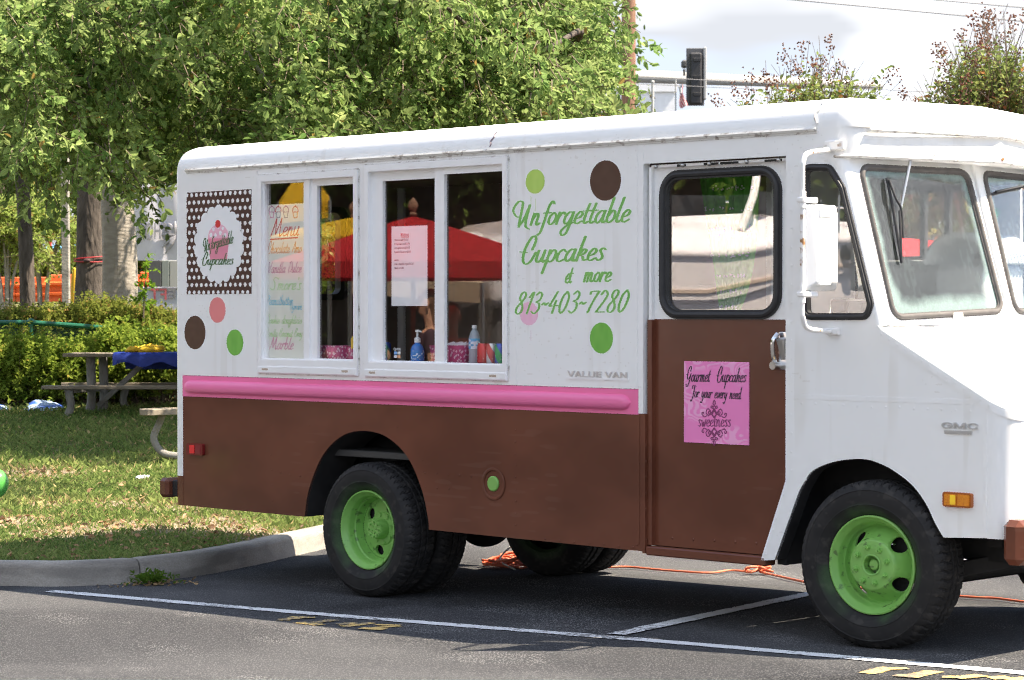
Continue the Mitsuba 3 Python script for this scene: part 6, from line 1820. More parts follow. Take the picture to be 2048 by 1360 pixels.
obj('seat_bar', beam(a, b, 0.07, 0.05), M_TABLECON, key)
# tablecloth, yellow bunting pieces
clo = thing('blue_tablecloth', 'blue tablecloth draped over the far picnic table', 'tablecloth')
rows = []
for i_, px in enumerate(np.linspace(238, 480, 30)):
    row = []
    for j_, (dd, zz) in enumerate([(-0.45, -0.125 - 0.03 * math.sin(px * .09)), (-0.455, -0.07), (-0.44, -0.02), (-0.41, 0.012), (0, 0.014), (0.41, 0.012), (0.44, -0.1), (0.45, -0.2)]):
        p = CAM + FLAT * (D + dd + 0.012 * math.sin(px * .21) * (j_ < 2)) + RIGHT * ((px - 1024) / FOC * D); p[2] = zt0 + zz
        row.append(p)
    rows.append(row)
V_ = np.array(rows); a, b = V_.shape[:2]
i = (np.arange(a - 1)[:, None] * b + np.arange(b - 1)[None]).ravel()
obj('cloth', trimesh.Trimesh(V_.reshape(-1, 3), np.vstack([np.stack([i, i + b, i + b + 1], 1), np.stack([i, i + b + 1, i + 1], 1)]), process=False), mat('cloth_blue', (0.012, 0.035, 0.28), 0.6), clo, smooth=True)
for k, (px, w_) in enumerate(((268, .10), (300, .16))):
    yk = thing('yellow_paper', ['small yellow crumpled paper on the blue tablecloth, left one', 'larger yellow crumpled paper on the blue tablecloth, right one'][k], 'paper')
    b_ = ball(spot(px, D - .2, zt0 + 0.04), w_, 3, (1, 1, .38)); b_.vertices += (meshkit.noise(b_.vertices * 25, k)[:, None] - .5) * .05
    obj('sheet', b_, mat('paper_yellow', (0.72, 0.46, 0.02), 0.7) if k == 0 else 'mat_paper_yellow', yk)
# the nearer picnic seat
D2 = 21.8
key = thing('near_picnic_bench', 'weathered plank bench half hidden by the rear corner of the truck', 'bench')
z2 = zof(817, D2); z2g = zof(914, D2)
for k in range(2): 
    a = spot(286, D2 - .15 + k * .16, z2 - .03); b = spot(470, D2 + 0.6 - .15 + k * .16, z2 - .03)
    obj('plank', beam(a, b, 0.145, 0.055, 0.006), M_WOOD, key)
p = spot(318, D2 + .1, z2g)
obj('leg', tube(spline([p + RIGHT * 0.22, p + RIGHT * 0.08 + [0, 0, .015], p + [0, 0, .06], p - RIGHT * .05 + [0, 0, .17], p - RIGHT * 0.0 + [0, 0, .30], p + RIGHT * .03 + [0, 0, z2 - z2g - .06]], 6), 0.034, 10), M_TABLECON, key, smooth=40)
p = spot(430, D2 + .4, z2g)
obj('leg', tube([p, p + [0, 0, z2 - z2g - .06]], 0.034, 10), M_TABLECON, key, smooth=40)
# tarp on the ground, balloon, litter
for nm, lab, px0, px1, d0_, hh_ in (('blue_tarp', 'crumpled pale blue tarp on the grass beside the picnic table leg', 48, 132, 28.6, 0.10), ('blue_tarp', 'corner of blue tarp at the left frame edge', -60, 24, 28.6, 0.05)):
    key = thing(nm, lab, 'tarp')
    us, vs_ = np.linspace(0, 1, 34), np.linspace(-1, 1, 16)
    V_ = []
    for u in us:
        for v in vs_:
            p = spot(px0 + (px1 - px0) * u, d0_ + v * 0.45)
            e = max(0, 1 - abs(2 * u - 1) ** 3) * max(0, 1 - v * v)
            p[2] += 0.01 + hh_ * e * (0.35 + 1.1 * meshkit.fbm(np.array([[u * 5, v * 2.3, hh_ * 9]]), 3, 5)[0])
            V_.append(p)
    a, b = len(us), len(vs_)
    i = (np.arange(a - 1)[:, None] * b + np.arange(b - 1)[None]).ravel()
    obj('sheet', trimesh.Trimesh(np.array(V_), np.vstack([np.stack([i, i + b, i + b + 1], 1), np.stack([i, i + b + 1, i + 1], 1)]), process=False), M_TARP, key, smooth=50)
bp = at_depth(-8, 967, 15.3)
key = thing('green_balloon', 'green balloon floating at the left frame edge above the grass', 'balloon')
obj('skin', ball(bp, 0.082, 3, (1, 1, 1.15)), mat('balloon_green', (0.10, 0.42, 0.08), 0.18, coat=0.6), key, smooth=True)
gb = bp.copy(); gb[2] = float(lawn_z(bp[0], bp[1]))
obj('string', tube([bp - [0, 0, .09], (bp + gb) / 2 + [.02, 0, 0], gb], 0.002, 5), M_SIGNWHITE, key)
wl = on_lawn(284, 962)
key = thing('white_litter', 'scrap of white paper lying on the grass', 'litter')
b_ = ball(wl + [0, 0, .03], 0.06, 2, (1, 1, .3)); b_.vertices += (meshkit.noise(b_.vertices * 40)[:, None] - .5) * .03
obj('scrap', b_, M_PAPER, key)

# extension cord: pile behind the rear wheel, then along the lot under the truck
M_CORD = mat('orange_cord', (0.60, 0.15, 0.075), 0.6)
key = thing('extension_cord', 'orange extension cord coiled under the truck and running forward along the asphalt', 'cord')
gcd = np.random.default_rng(3)
c0 = at_ground(1045, 1134)
pile = []
for k in range(130):
    t = k * 0.55
    r_ = 0.13 + 0.07 * math.sin(k * 1.3)
    pile.append(c0 + RIGHT * (r_ * 1.35 * math.cos(t)) + FLAT * (r_ * math.sin(t)) + [0, 0, 0.012 + 0.085 * gcd.uniform() * (1 - abs(math.cos(t)) * .5)])
run = [at_ground(*q, .008) + [0, 0, .008] for q in ((1110, 1140), (1180, 1138), (1252, 1136), (1300, 1140), (1360, 1145), (1420, 1148), (1460, 1143), (1498, 1146))]
run2 = [at_ground(*q, .008) + [0, 0, .008] for q in ((1536, 1150), (1580, 1160), (1620, 1168), (1700, 1176), (1800, 1186), (1880, 1192), (1950, 1197), (1990, 1199), (2048, 1206), (2120, 1212))]
obj('coil', tube(spline(pile, 4), 0.0075, 6), M_CORD, key, smooth=True)
obj('run', cat([tube(spline(run, 8), 0.0075, 6), tube(spline(run2, 8), 0.0075, 6)]), M_CORD, key, smooth=True)
kc = at_ground(1517, 1150)
kn = [kc + RIGHT * (0.07 * math.cos(t * 1.0) * (1 + .3 * math.sin(t * 2.3))) + FLAT * (0.03 * math.sin(t * 2)) + [0, 0, 0.02 + 0.018 * (1 + math.sin(t * 1.7))] for t in np.linspace(0, 14, 46)]
obj('knot', tube([run[-1]] + kn + [run2[0]], 0.008, 6), M_CORD, key, smooth=True)
key = thing('grey_cable', 'thin pale cable looped over the orange cord pile', 'cable')
obj('loop', tube(spline([c0 + RIGHT * a + FLAT * b + [0, 0, h] for a, b, h in ((-.05, -.25, .01), (-.15, -.1, .06), (-.05, 0, .16), (.08, .1, .24), (.15, .3, .3))], 8), 0.006, 6), mat('cable_grey', (0.5, 0.5, 0.45), 0.5), key, smooth=True)

# ------------------------------------------------------------------ behind the hedge
M_GREENPIPE = mat('green_pipe', (0.02, 0.13, 0.075), 0.4)
key = thing('green_fence', 'green tubular fence with chain link in front of the clipped hedge', 'fence')
D3 = 30.3
rail = [spot(px, D3, zof(py, D3)) for px, py in ((-150, 640), (0, 645), (60, 645), (120, 649), (215, 656), (420, 670))]
obj('top_rail', tube(rail, 0.030, 8), M_GREENPIPE, key, smooth=40)
for px, py in ((-140, 640), (62, 645), (262, 660), (410, 669)):
    p = spot(px, D3, zof(py, D3)); q = p.copy(); q[2] = zof(840, D3)
    obj('post', tube([q, p], 0.034, 10), M_GREENPIPE, key, smooth=40)
    obj('post_cap', ball(p + [0, 0, .01], 0.045, 2), M_GREENPIPE, key, smooth=True)
wl_a, wl_b = [], []
x0_, x1_ = -150, 420
for k in range(-24, 130):
    for s in (1, -1):
        p0, p1 = x0_ + k * 5.4, x0_ + k * 5.4 + s * 150
        ps, pe = np.clip([p0, p1], x0_, x1_)
        if ps == pe: continue
        f0, f1 = (ps - p0) / (p1 - p0), (pe - p0) / (p1 - p0)
        ztop = lambda px: zof(np.interp(px, [-150, 0, 60, 215, 420], [642, 647, 647, 658, 672]), D3)
        wl_a.append(spot(ps, D3, ztop(ps) - 0.9 * f0)); wl_b.append(spot(pe, D3, ztop(pe) - 0.9 * f1))
obj('mesh', twig_lines(np.array(wl_a), np.array(wl_b), 0.0022, 0.0022), M_GREENPIPE, key, kind='stuff')
key = thing('concrete_post', 'pale square concrete post between the slim trees and the ribboned oak', 'post')
a, b = spot(133, 40.0), spot(128, 40.0, 8.0)
obj('shaft', beam(a - [0, 0, .2], b, 0.125, 0.125, 0.012, up=tuple(FLAT)), M_CONCRETE, key)
obj('cap', beam(b, b + [0, 0, .12], 0.17, 0.17, 0.02, up=tuple(FLAT)), M_CONCRETE, key)

# the orange barrier: ribbed plastic sections with a yellow post
M_ORANGE = mat('barrier_orange', (0.72, 0.125, 0.03), 0.5)
D4 = 46.0
key = thing('orange_barrier', 'long orange ribbed plastic barrier before the far hedge', 'barrier')
zA, zB = zof(604, D4), zof(549, D4)
xx = -90
k = 0
while xx < 420:
    w_ = 62
    yb_ = -0.055 * (xx - 0)
    lift = 0.035 * (xx / 60)
    rows = []
    prof = [(0.0, 0.0), (0.10, 0.02), (0.08, 0.22), (0.14, 0.26), (0.14, 0.34), (0.08, 0.38), (0.08, 0.58), (0.14, 0.62), (0.14, 0.70), (0.07, 0.74), (0.06, 0.97), (0.0, 1.0)]
    a = spot(xx, D4, zA); b = spot(xx + w_ - 1.0, D4, zA)
    ms = []
    hgt = zB - zA + (0.05 if xx > 220 else 0) - (0.05 if xx < 60 else 0)
    V_ = np.array([[p - FLAT * o + np.array([0, 0, h * hgt]) for o, h in prof] + [p + FLAT * o + np.array([0, 0, h * hgt]) for o, h in prof[::-1]] for p in (a, b)])
    n_ = V_.shape[1]; i = np.arange(n_); j = (i + 1) % n_
    m_ = trimesh.Trimesh(V_.reshape(-1, 3), np.vstack([np.stack([i, j, j + n_], 1), np.stack([i, j + n_, i + n_], 1)]), process=False)
    obj('panel', cat([m_]), M_ORANGE, key)
    xx += w_
key = thing('yellow_bollard', 'yellow bollard beside the dark oak in front of the orange barrier', 'bollard')
p = spot(149, 44.5, zof(615, 44.5))
obj('shaft', lathe([(0.0, 0.0), (0.075, 0.0), (0.065, 0.5), (0.04, 0.72), (0.0, 0.75)], 14).apply_translation(p), mat('bollard_yellow', (0.70, 0.42, 0.03), 0.5), key, smooth=40)
key = thing('yellow_hose', 'thin yellow hose looped over the orange barrier', 'hose')
obj('loop', tube(spline([spot(px, D4 - .25, zof(py, D4)) for px, py in ((52, 605), (42, 590), (42, 575), (48, 562), (58, 556))], 8), 0.02, 6), 'mat_bollard_yellow', key, smooth=True)
# far clipped hedge
def box_hedge(name, label, px0, px1, d, z0_, z1_, n, cols, seed, size=0.09):
    g = np.random.default_rng(seed)
    key = thing(name, label, 'hedge')
    u, v, w_ = g.uniform(0, 1, n), g.uniform(-1, 1, n), g.uniform(0, 1, n)
    face = g.uniform(size=n)
    v = np.where(face < 0.5, -1 + g.uniform(0, .25, n), v); w_ = np.where(face > 0.5, 1 - g.uniform(0, .12, n), w_)
    P = CAM + FLAT * (d + v * 0.5)[:, None] + RIGHT * ((px0 + (px1 - px0) * u - 1024) / FOC * d)[:, None]
    P[:, 2] = z0_ + (z1_ - z0_) * w_ + 0.12 * (meshkit.fbm(np.column_stack([u * 40, v, w_]), 3, seed) - .5)
    m, c = merge([leaf_sprays(P, g.normal(0, .5, (n, 3)) - FLAT * .4 + [0, 0, .6], 0.2, 8, size, 0.5, cols, g)])
    obj('foliage', m, M_LEAF, key, color=c)
    a, b = spot((px0 + 6), d, z0_ + .1), spot(px1 - 6, d, z0_ + .1)
    obj('branches', twig_lines(P[: n // 6] - [0, 0, .5], P[: n // 6], 0.012, 0.005), M_TWIG, key, kind='stuff')
box_hedge('clipped_hedge', 'long clipped green hedge above the orange barrier', -90, 420, 50.0, zof(575, 50), zof(516, 50), 3600, ((0.10, 0.17, 0.03), (0.32, 0.38, 0.08), (0.5, 0.14, 0.05), 0.03), 71)

# banners seen from behind, with mirrored lettering
M_BANNER = mat('banner_cloth', (0.50, 0.49, 0.54), 0.7)
M_BANGREY = mat('banner_grey', (0.27, 0.265, 0.29), 0.7)
D5 = 44.0
def backwards(text, px0, px1, py_base, h_px, d, m_, parent, off=0.02, name='lettering'):
    t = meshkit.text_mesh(text, h_px / FOC * d, 0.004, True)
    v = t.vertices.copy(); w_ = np.ptp(v[:, 0])
    u = 1 - (v[:, 0] - v[:, 0].min()) / w_
    P = CAM + RIGHT * (((px0 + (px1 - px0) * u) - 1024) / FOC * d)[:, None] + FLAT * (d - off - v[:, 2])[:, None]
    P[:, 2] = zof(py_base, d) + v[:, 1]
    obj(name, trimesh.Trimesh(P, t.faces, process=False), m_, parent)
key = thing('white_banner', 'large white banner seen from behind with mirrored grey lettering', 'banner')
rows = []
for px in np.linspace(196, 470, 30):
    rows.append([CAM + FLAT * (D5 + 0.02 * math.sin(px * .1 + z_ * 2)) + RIGHT * ((px - 1024) / FOC * D5) + [0, 0, -CAM[2] + z_] for z_ in np.linspace(zof(521, D5), zof(368, D5), 12)])
V_ = np.array(rows); a, b = V_.shape[:2]
i = (np.arange(a - 1)[:, None] * b + np.arange(b - 1)[None]).ravel()
obj('cloth', trimesh.Trimesh(V_.reshape(-1, 3), np.vstack([np.stack([i, i + b, i + b + 1], 1), np.stack([i, i + b + 1, i + 1], 1)]), process=False), M_BANNER, key, smooth=True)
backwards('SHOW', 272, 336, 478, 31, D5, M_BANGREY, key, 0.045)
for px, py, ang in ((352, 470, 2.5), (352, 470, 2.9), (352, 468, 2.1), (353, 472, 3.5), (352, 474, 3.9), (352, 468, 1.6)):
    b0_ = CAM + RIGHT * ((px - 1024) / FOC * D5) + FLAT * (D5 - 0.05); b0_[2] = zof(py, D5)
    q = [b0_ + RIGHT * (t * .27 * math.cos(ang)) + np.array([0, 0, t * .34 * math.sin(ang) - .10 * t * t]) for t in np.linspace(0, 1, 8)]
    obj('palm_frond', tube(q, np.array([.012, .03, .04, .045, .04, .03, .02, .004]), 5), M_BANGREY, key)
for px in (199, 468):
    obj('pole', tube([spot(px, D5 + .06), spot(px, D5 + .06, zof(365, D5))], 0.03, 8), M_STEEL, key)
key = thing('grey_sign_box', 'grey metal sign box standing under the white banner', 'sign box')
for px0, px1, m_ in ((300, 325, mat('box_grey_dark', (0.07, 0.07, 0.075), .5)), (326, 341, mat('box_grey_pale', (0.20, 0.22, 0.21), .5)), (342, 380, mat('box_white', (0.32, 0.32, 0.31), .5))):
    a, b = spot(px0, 43.0, zof(548, 43)), spot(px1, 43.0, zof(548, 43))
    obj('panel', beam(a, b, 0.3, 54 / FOC * 43, 0.01), m_, key)
a = spot(330, 43.1); b = a.copy(); b[2] = zof(575, 43)
obj('foot', tube([a - [0, 0, .2], b], 0.08, 8), M_STEEL, key)
D6 = 36.0
key = thing('lower_banner', 'pale banner with mirrored red letters low behind the hedge', 'banner')
a, b = spot(256, D6, zof(612, D6)), spot(470, D6, zof(612, D6))
obj('cloth', beam(a, b, 0.02, 76 / FOC * D6, 0.004), mat('banner_lilac', (0.52, 0.54, 0.64), .7), key)
a, b = spot(256, D6 - .02, zof(577, D6)), spot(470, D6 - .02, zof(577, D6))
obj('hem', beam(a, b, 0.02, 5 / FOC * D6, 0.004), M_BANGREY, key)
backwards('FT', 302, 334, 599, 21, D6, mat('letter_red', (0.50, 0.12, 0.14), .7), key, .04)
backwards('E', 336, 352, 596, 17, D6, M_BANGREY, key, .04)
for px in (258, 466): obj('stake', tube([spot(px, D6 + .05), spot(px, D6 + .05, zof(570, D6))], 0.025, 8), M_STEEL, key)


# parked vehicles, far off
def car(label, px0, px1, d, z0_, profile, win, color, name='parked_car', cat_='car', flip=False):
    """profile: side outline in (0..1 along, metres up); win: list of window outlines the same way."""
    key = thing(name, label, cat_)
    a = spot(px0, d, z0_); b = spot(px1, d, z0_)
    L_ = np.linalg.norm(b - a); u = (b - a) / L_; v = np.array([0, 0, 1.0]); n_ = np.cross(u, v)
    sc = lambda pts: Polygon([(((1 - x) if flip else x) * L_, z) for x, z in pts]).buffer(0)
    body = sc(profile).buffer(-0.05).buffer(0.05, quad_segs=4)
    m = on_plane(body, a, u, v, -0.85, 0.85)
    hi = m.vertices[:, 2] > z0_ + 1.0
    off = (m.vertices - a) @ n_
    m.vertices[hi] -= np.outer(off[hi] * 0.16, n_)
    obj('body', m, color, key)
    for w_ in win:
        s = sc(w_)
        for d0_ in (0.74, -0.80): obj('window', on_plane(s, a, u, v, d0_ - .02, d0_ + .10), M_CARGLASS, key)
    for x in (0.19, 0.80):
        for s in (0.62, -0.82):
            w_ = trimesh.creation.cylinder(radius=0.34, height=0.24, sections=24)
            R_ = np.eye(4); R_[:3, 0], R_[:3, 1], R_[:3, 2] = u, v, n_; R_[:3, 3] = a + u * x * L_ + v * 0.34 + n_ * (s + .12)
            w_.apply_transform(R_); wk = obj('wheel', w_, M_TYRE, key, smooth=40)
            w2_ = trimesh.creation.cylinder(radius=0.2, height=0.25, sections=16); w2_.apply_transform(R_); obj('hubcap', w2_, M_STEEL, wk, smooth=40)
    for x in (0.012, 0.988):
        q = a + u * x * L_ + v * 0.72
        for s in (0.55, -0.55): obj('lamp', ball(q + n_ * s, 0.1, 2, (1, 1, .8)), M_AMBER if x > .5 else mat('lamp_red', (0.4, 0.03, 0.02), .3) if 'mat_lamp_red' not in scene else 'mat_lamp_red', key, smooth=True)
    return key


M_CARGLASS = mat('car_glass', (0.02, 0.022, 0.025), 0.08)
SUVP = [(0, .45), (0, .95), (.03, 1.05), (.20, 1.72), (.28, 1.80), (.70, 1.80), (.80, 1.12), (.98, 1.0), (1, .45)]
SUVW = [[(.10, 1.14), (.22, 1.66), (.33, 1.68), (.33, 1.14)], [(.37, 1.14), (.37, 1.68), (.53, 1.68), (.53, 1.14)], [(.57, 1.14), (.57, 1.68), (.67, 1.66), (.745, 1.14)]]
SEDP = [(0, .4), (0, .85), (.16, 1.0), (.30, 1.42), (.58, 1.42), (.74, 1.0), (.98, .88), (1, .4)]
SEDW = [[(.22, 1.0), (.32, 1.34), (.43, 1.34), (.43, 1.0)], [(.46, 1.0), (.46, 1.34), (.57, 1.34), (.68, 1.0)]]
M_CARWHITE, M_CARDARK = mat('car_white', (0.75, 0.75, 0.75), .25, coat=.6), mat('car_dark', (0.03, 0.035, 0.045), .2, coat=.8)
z100 = zof(489, 100) - 1.80
car('white sport utility vehicle parked beyond the clipped hedge', 110, 330, 100.0, z100, SUVP, SUVW, M_CARWHITE)
car('dark saloon car parked left of the white vehicle beyond the hedge', -60, 108, 108.0, zof(497, 108) - 1.42, SEDP, SEDW, M_CARDARK)
car('white van parked at the far left beyond the hedge', -210, 38, 118.0, zof(478, 118) - 1.85, SUVP, SUVW, M_CARWHITE, 'parked_van', 'van')
# blue canopy and red posts
key = thing('blue_canopy', 'pale blue canopy tent beyond the white vehicle', 'canopy tent')
c_ = spot(150, 110.0, zof(484, 110))
q = [c_ + RIGHT * s1 * 1.6 + FLAT * s2 * 1.6 - [0, 0, .35] for s1, s2 in ((-1, -1), (1, -1), (1, 1), (-1, 1))]
obj('roof', trimesh.Trimesh(np.array(q + [c_ + [0, 0, .1]]), [[0, 1, 4], [1, 2, 4], [2, 3, 4], [3, 0, 4], [0, 3, 2], [0, 2, 1]], process=False), mat('canopy_blue', (0.16, 0.42, 0.72), .6), key)
for p in q: obj('pole', tube([p, [p[0], p[1], 2.4]], 0.03, 6), M_STEEL, key)
for k, (px, py0, py1) in enumerate(((41, 486, 540), (100, 470, 520), (143, 478, 520))):
    key = thing('red_post', ['red sign post at the far left beyond the hedge', 'red sign post behind the forked slim tree', 'red sign post beside the dark oak above the white vehicle'][k], 'sign post')
    p = spot(px, 92.0, zof(py0, 92.0))
    obj('shaft', beam([p[0], p[1], 2.3], p, .14, .14, .02, up=tuple(FLAT)), mat('post_red', (0.55, 0.05, 0.03), .5) if k == 0 else 'mat_post_red', key)
    obj('plate', beam(p + [0, 0, -.02] - RIGHT * .2, p + [0, 0, -.02] + RIGHT * .2, .05, .35, .02), 'mat_post_red', key)

# traffic signals on their mast arm, a flag, wires and the poles that carry them
M_GALV = mat('galvanised', lambda p, n, uv: mix([0.36, 0.36, 0.35], [0.50, 0.50, 0.49], fbm(p.x * 3, p.y * 3, p.z * 3, 3)), 0.5)
D7 = 68.0
key = thing('signal_mast', 'grey steel mast arm that carries the traffic signals', 'signal mast')
a, b = spot(1200, D7 + 0.5, zof(147, D7)), spot(1760, D7 + 9, zof(172, D7 + 9))
obj('arm', tube([a, a * .5 + b * .5, b], [0.20, 0.17, 0.13], 12), M_GALV, key, smooth=True)
pb_ = spot(1190, D7 + .5, 0.0); obj('mast', tube([pb_, a + [0, 0, .4]], [0.26, 0.22], 14), M_GALV, key, smooth=40)
key = thing('traffic_signal', 'dark traffic signal seen from the back, hanging on the mast arm', 'traffic signal')
M_SIGGREY = mat('signal_grey', (0.10, 0.10, 0.105), .5)
def box_at(px0, px1, py0, py1, d, dep, c=.02):
    a = spot(px0, d, (zof(py0, d) + zof(py1, d)) / 2); b = spot(px1, d, a[2])
    return beam(a, b, dep, (py1 - py0) / FOC * d, c)
obj('back_plate', box_at(1372, 1408, 97, 212, D7 - .2, .05, .06), M_SIGGREY, key)
obj('housing', box_at(1378, 1403, 106, 210, D7 - .36, .25, .05), mat('signal_black', (0.03, 0.03, 0.032), .5), key)
for py in (124, 158, 192):
    p = spot(1386, D7 - .5, zof(py, D7)); obj('door_latch', beam(p, p + RIGHT * .22, .04, .1, .01), M_BLACK, key)
obj('lit_edge_strip', box_at(1406, 1412, 96, 200, D7 - .25, .3, .02), M_GALV, key)  # pale strip put in for the sunlit right edge of the back plate
obj('bracket', box_at(1384, 1396, 140, 172, D7 + .15, .5, .03), M_GALV, key)
key = thing('small_signal', 'small grey camera housing on the mast arm left of the signal', 'camera')
obj('housing', box_at(1362, 1374, 121, 137, D7 + .3, .3, .05), M_SIGGREY, key)
obj('neck', tube([spot(1368, D7 + .3, zof(137, D7)), spot(1368, D7 + .3, zof(150, D7))], .04, 8), M_SIGGREY, key)
# flag of stripes and stars
key = thing('national_flag', 'red, white and blue flag hanging under the mast arm', 'flag')
D8 = 66.0
def flag_pt(u, v):  # u along the fly (which hangs), v across
    px = 1352 + 10 * u + 14 * v * (1 - .25 * u) + 3.5 * math.sin(u * 5 + v * 3); py = 166 + 48 * u + 8 * v * (1 - u) + 3 * math.sin(v * 6)
    q = CAM + FLAT * (D8 + .06 * math.sin(u * 6 + v * 8)) + RIGHT * ((px - 1024) / FOC * D8); q[2] = zof(py, D8)
    return q
def patch(u0, u1, v0, v1, n=8):
    us, vs_ = np.linspace(u0, u1, n), np.linspace(v0, v1, 4)
    V_ = np.array([flag_pt(u, v) for u in us for v in vs_]); i = (np.arange(n - 1)[:, None] * 4 + np.arange(3)[None]).ravel()
    return trimesh.Trimesh(V_, np.vstack([np.stack([i, i + 4, i + 5], 1), np.stack([i, i + 5, i + 1], 1)]), process=False)
M_FR, M_FW, M_FB = mat('flag_red', (0.5, 0.03, 0.05), .7), mat('flag_white', (.75, .75, .75), .7), mat('flag_blue', (.03, .05, .25), .7)
for k in range(13):
    u0 = 0.42 if k < 7 else 0.0
    obj('stripe', patch(u0, 1, k / 13, (k + 1) / 13), M_FR if k % 2 == 0 else M_FW, key)
obj('canton', patch(0, .42, 0, 7 / 13), M_FB, key)
obj('stars', cat([ball(flag_pt(.06 + .07 * (k % 5), .06 + .1 * (k // 5)) - FLAT * .01, .02, 1) for k in range(20)]), M_FW, key, kind='stuff')
fpole = tube([spot(1351, D8, 2.0), spot(1351, D8, zof(158, D8))], .02, 8)
obj('staff', fpole, M_GALV, key)
key = thing('thin_pole', 'thin grey pole under the mast arm beside the oak crown', 'pole')
obj('shaft', tube([spot(1305, 64, 0), spot(1305, 64, zof(165, 64))], [.05, .035], 8), M_GALV, key, smooth=40)
obj('tip', ball(spot(1305, 64, zof(165, 64)), .05, 2), M_GALV, key, smooth=True)
# white building whose flat top shows left of the flag
key = thing('white_building', 'plain white flat-roofed building behind the thin pole', 'building')
a, b = spot(1120, 92.0, 0), spot(1349, 92.0, 0)
hb_ = zof(171, 92)
Lb = np.linalg.norm(b - a)
obj('wall', on_plane(sbox(0, 0, Lb, hb_), a, RIGHT, np.array([0, 0, 1.0]), -6, 0), mat('wall_white', (0.86, 0.86, 0.86), .7), key)
obj('parapet', on_plane(sbox(-.1, hb_ - .25, Lb + .1, hb_ + .05), a, RIGHT, np.array([0, 0, 1.0]), -6.1, .1), 'mat_wall_white', key)
for k in range(3): obj('window', on_plane(sbox(.6 + k * 1.4, 1.2, 1.5 + k * 1.4, 2.6), a, RIGHT, np.array([0, 0, 1.0]), 0.002, .05), M_CARGLASS, key)
obj('door', on_plane(sbox(3.9, 0, 4.3, 2.1), a, RIGHT, np.array([0, 0, 1.0]), 0.002, .04), M_SIGGREY, key)
key = thing('utility_pole', 'brown wooden utility pole rising behind the oak crown', 'utility pole')
p0, p1 = spot(1257, 46, 0), spot(1257, 46, 11.0)
M_POLEWOOD = mat('pole_wood', lambda p, n, uv: mix([0.16, 0.085, 0.055], [0.30, 0.17, 0.11], fbm(p.x * 30, p.y * 30, p.z * 3, 3)), .9)
obj('shaft', tube([p0, p1], [.16, .12], 14), M_POLEWOOD, key, smooth=40)
obj('cross_arm', beam(p1 - [0, 0, .8] - RIGHT * 1.1, p1 - [0, 0, .8] + RIGHT * 1.1, .1, .12), M_POLEWOOD, key)
for s in (-1, 0, 1): obj('insulator', tube([p1 + [0, 0, -.74] + RIGHT * s, p1 + [0, 0, -.58] + RIGHT * s], .04, 8), M_SIGGREY, key)
M_WIRE = mat('wire', (0.22, 0.22, 0.23), .6)
for k, (pa, pb2, r_, lab) in enumerate((((1560, -3), (2060, 44), .017, 'upper power line crossing the sky, longest in view'), ((1840, -3), (2080, 18), .017, 'power line in the top right corner of the sky'), ((1500, 165), (2080, 196), .012, 'thin lower wire behind the crape myrtles'), ((1500, 178), (2080, 205), .010, 'thinnest lowest wire behind the crape myrtles'))):
    key = thing('power_line', lab, 'wire')
    Dw = 60.0 + k
    a, b = at_depth(*pa, Dw), at_depth(*pb2, Dw + 1)
    d_ = b - a
    P = [a + d_ * t - np.array([0, 0, .25 * (1 - (2 * abs(t - .5)) ** 2) * 0]) for t in np.linspace(-1.5, 2.5, 24)]
    obj('strand', tube(P, r_, 6), M_WIRE, key, smooth=True)

# ------------------------------------------------------------------ across the lot: what the windows mirror, and what shows through them
def across(px, py, d):
    """The place whose mirror image in the truck's side is seen there: it stands on the serving side of the truck."""
    p = at_depth(px, py, d); p[1] = -p[1]
    return p


def umbrella(name, label, c, r, z_edge, z_top, m_, n=8):
    key = thing(name, label, 'umbrella')
    ang = np.arange(n) * 2 * np.pi / n + .2
    rows, F = [], []
    K = 7
    V = [np.array([c[0], c[1], z_top])]
    for k in range(1, K + 1):
        t = k / K
        for a in np.arange(n * 4) * 2 * np.pi / (n * 4) + .2:
            f = abs(((a - .2) / (2 * np.pi / n)) % 1 - .5) * 2
            rr_ = r * t * (0.955 + 0.045 * f)
            z = z_top + (z_edge - z_top) * (t ** 1.12) - 0.03 * (1 - f) * math.sin(t * np.pi)
            V.append(np.array([c[0] + rr_ * math.cos(a), c[1] + rr_ * math.sin(a), z]))
    N_ = n * 4
    for a in range(N_): V.append(V[1 + (K - 1) * N_ + a] - np.array([0, 0, .16]))
    for a in range(N_):
        b = (a + 1) % N_
        F.append([0, 1 + a, 1 + b])
        for k in range(K):
            p, q = 1 + k * N_, 1 + (k + 1) * N_
            F += [[p + a, q + a, q + b], [p + a, q + b, p + b]]
    obj('canopy', trimesh.Trimesh(np.array(V), F, process=False), m_, key, smooth=35)
    top = np.array([c[0], c[1], z_top])
    obj('finial', turned([(0.0, -.02), (.034, 0), (.042, .02), (.024, .04), (.046, .075), (.055, .11), (.04, .15), (.0, .19)], c[0], c[1], z_top, 16), M_POLEWOOD, key, smooth=40)
    obj('pole', tube([[c[0], c[1], grade(c[0])], top], .024, 10), M_POLEWOOD, key, smooth=40)
    for a in ang: obj('rib', tube([top - [0, 0, .03], [c[0] + r * .97 * math.cos(a), c[1] + r * .97 * math.sin(a), z_edge + .0]], .009, 5), M_POLEWOOD, key)
    obj('base', turned([(0, 0), (.26, 0), (.26, .04), (.08, .07), (.05, .3), (0, .3)], c[0], c[1], grade(c[0])), M_CHASSIS, key, smooth=40)
    return key


def cloth(name, c):
    scene['mat_' + name] = {'type': 'principledthin', 'base_color': rgb(c), 'roughness': 0.7, 'eta': 1.4, 'diff_trans': 0.7}
    return 'mat_' + name


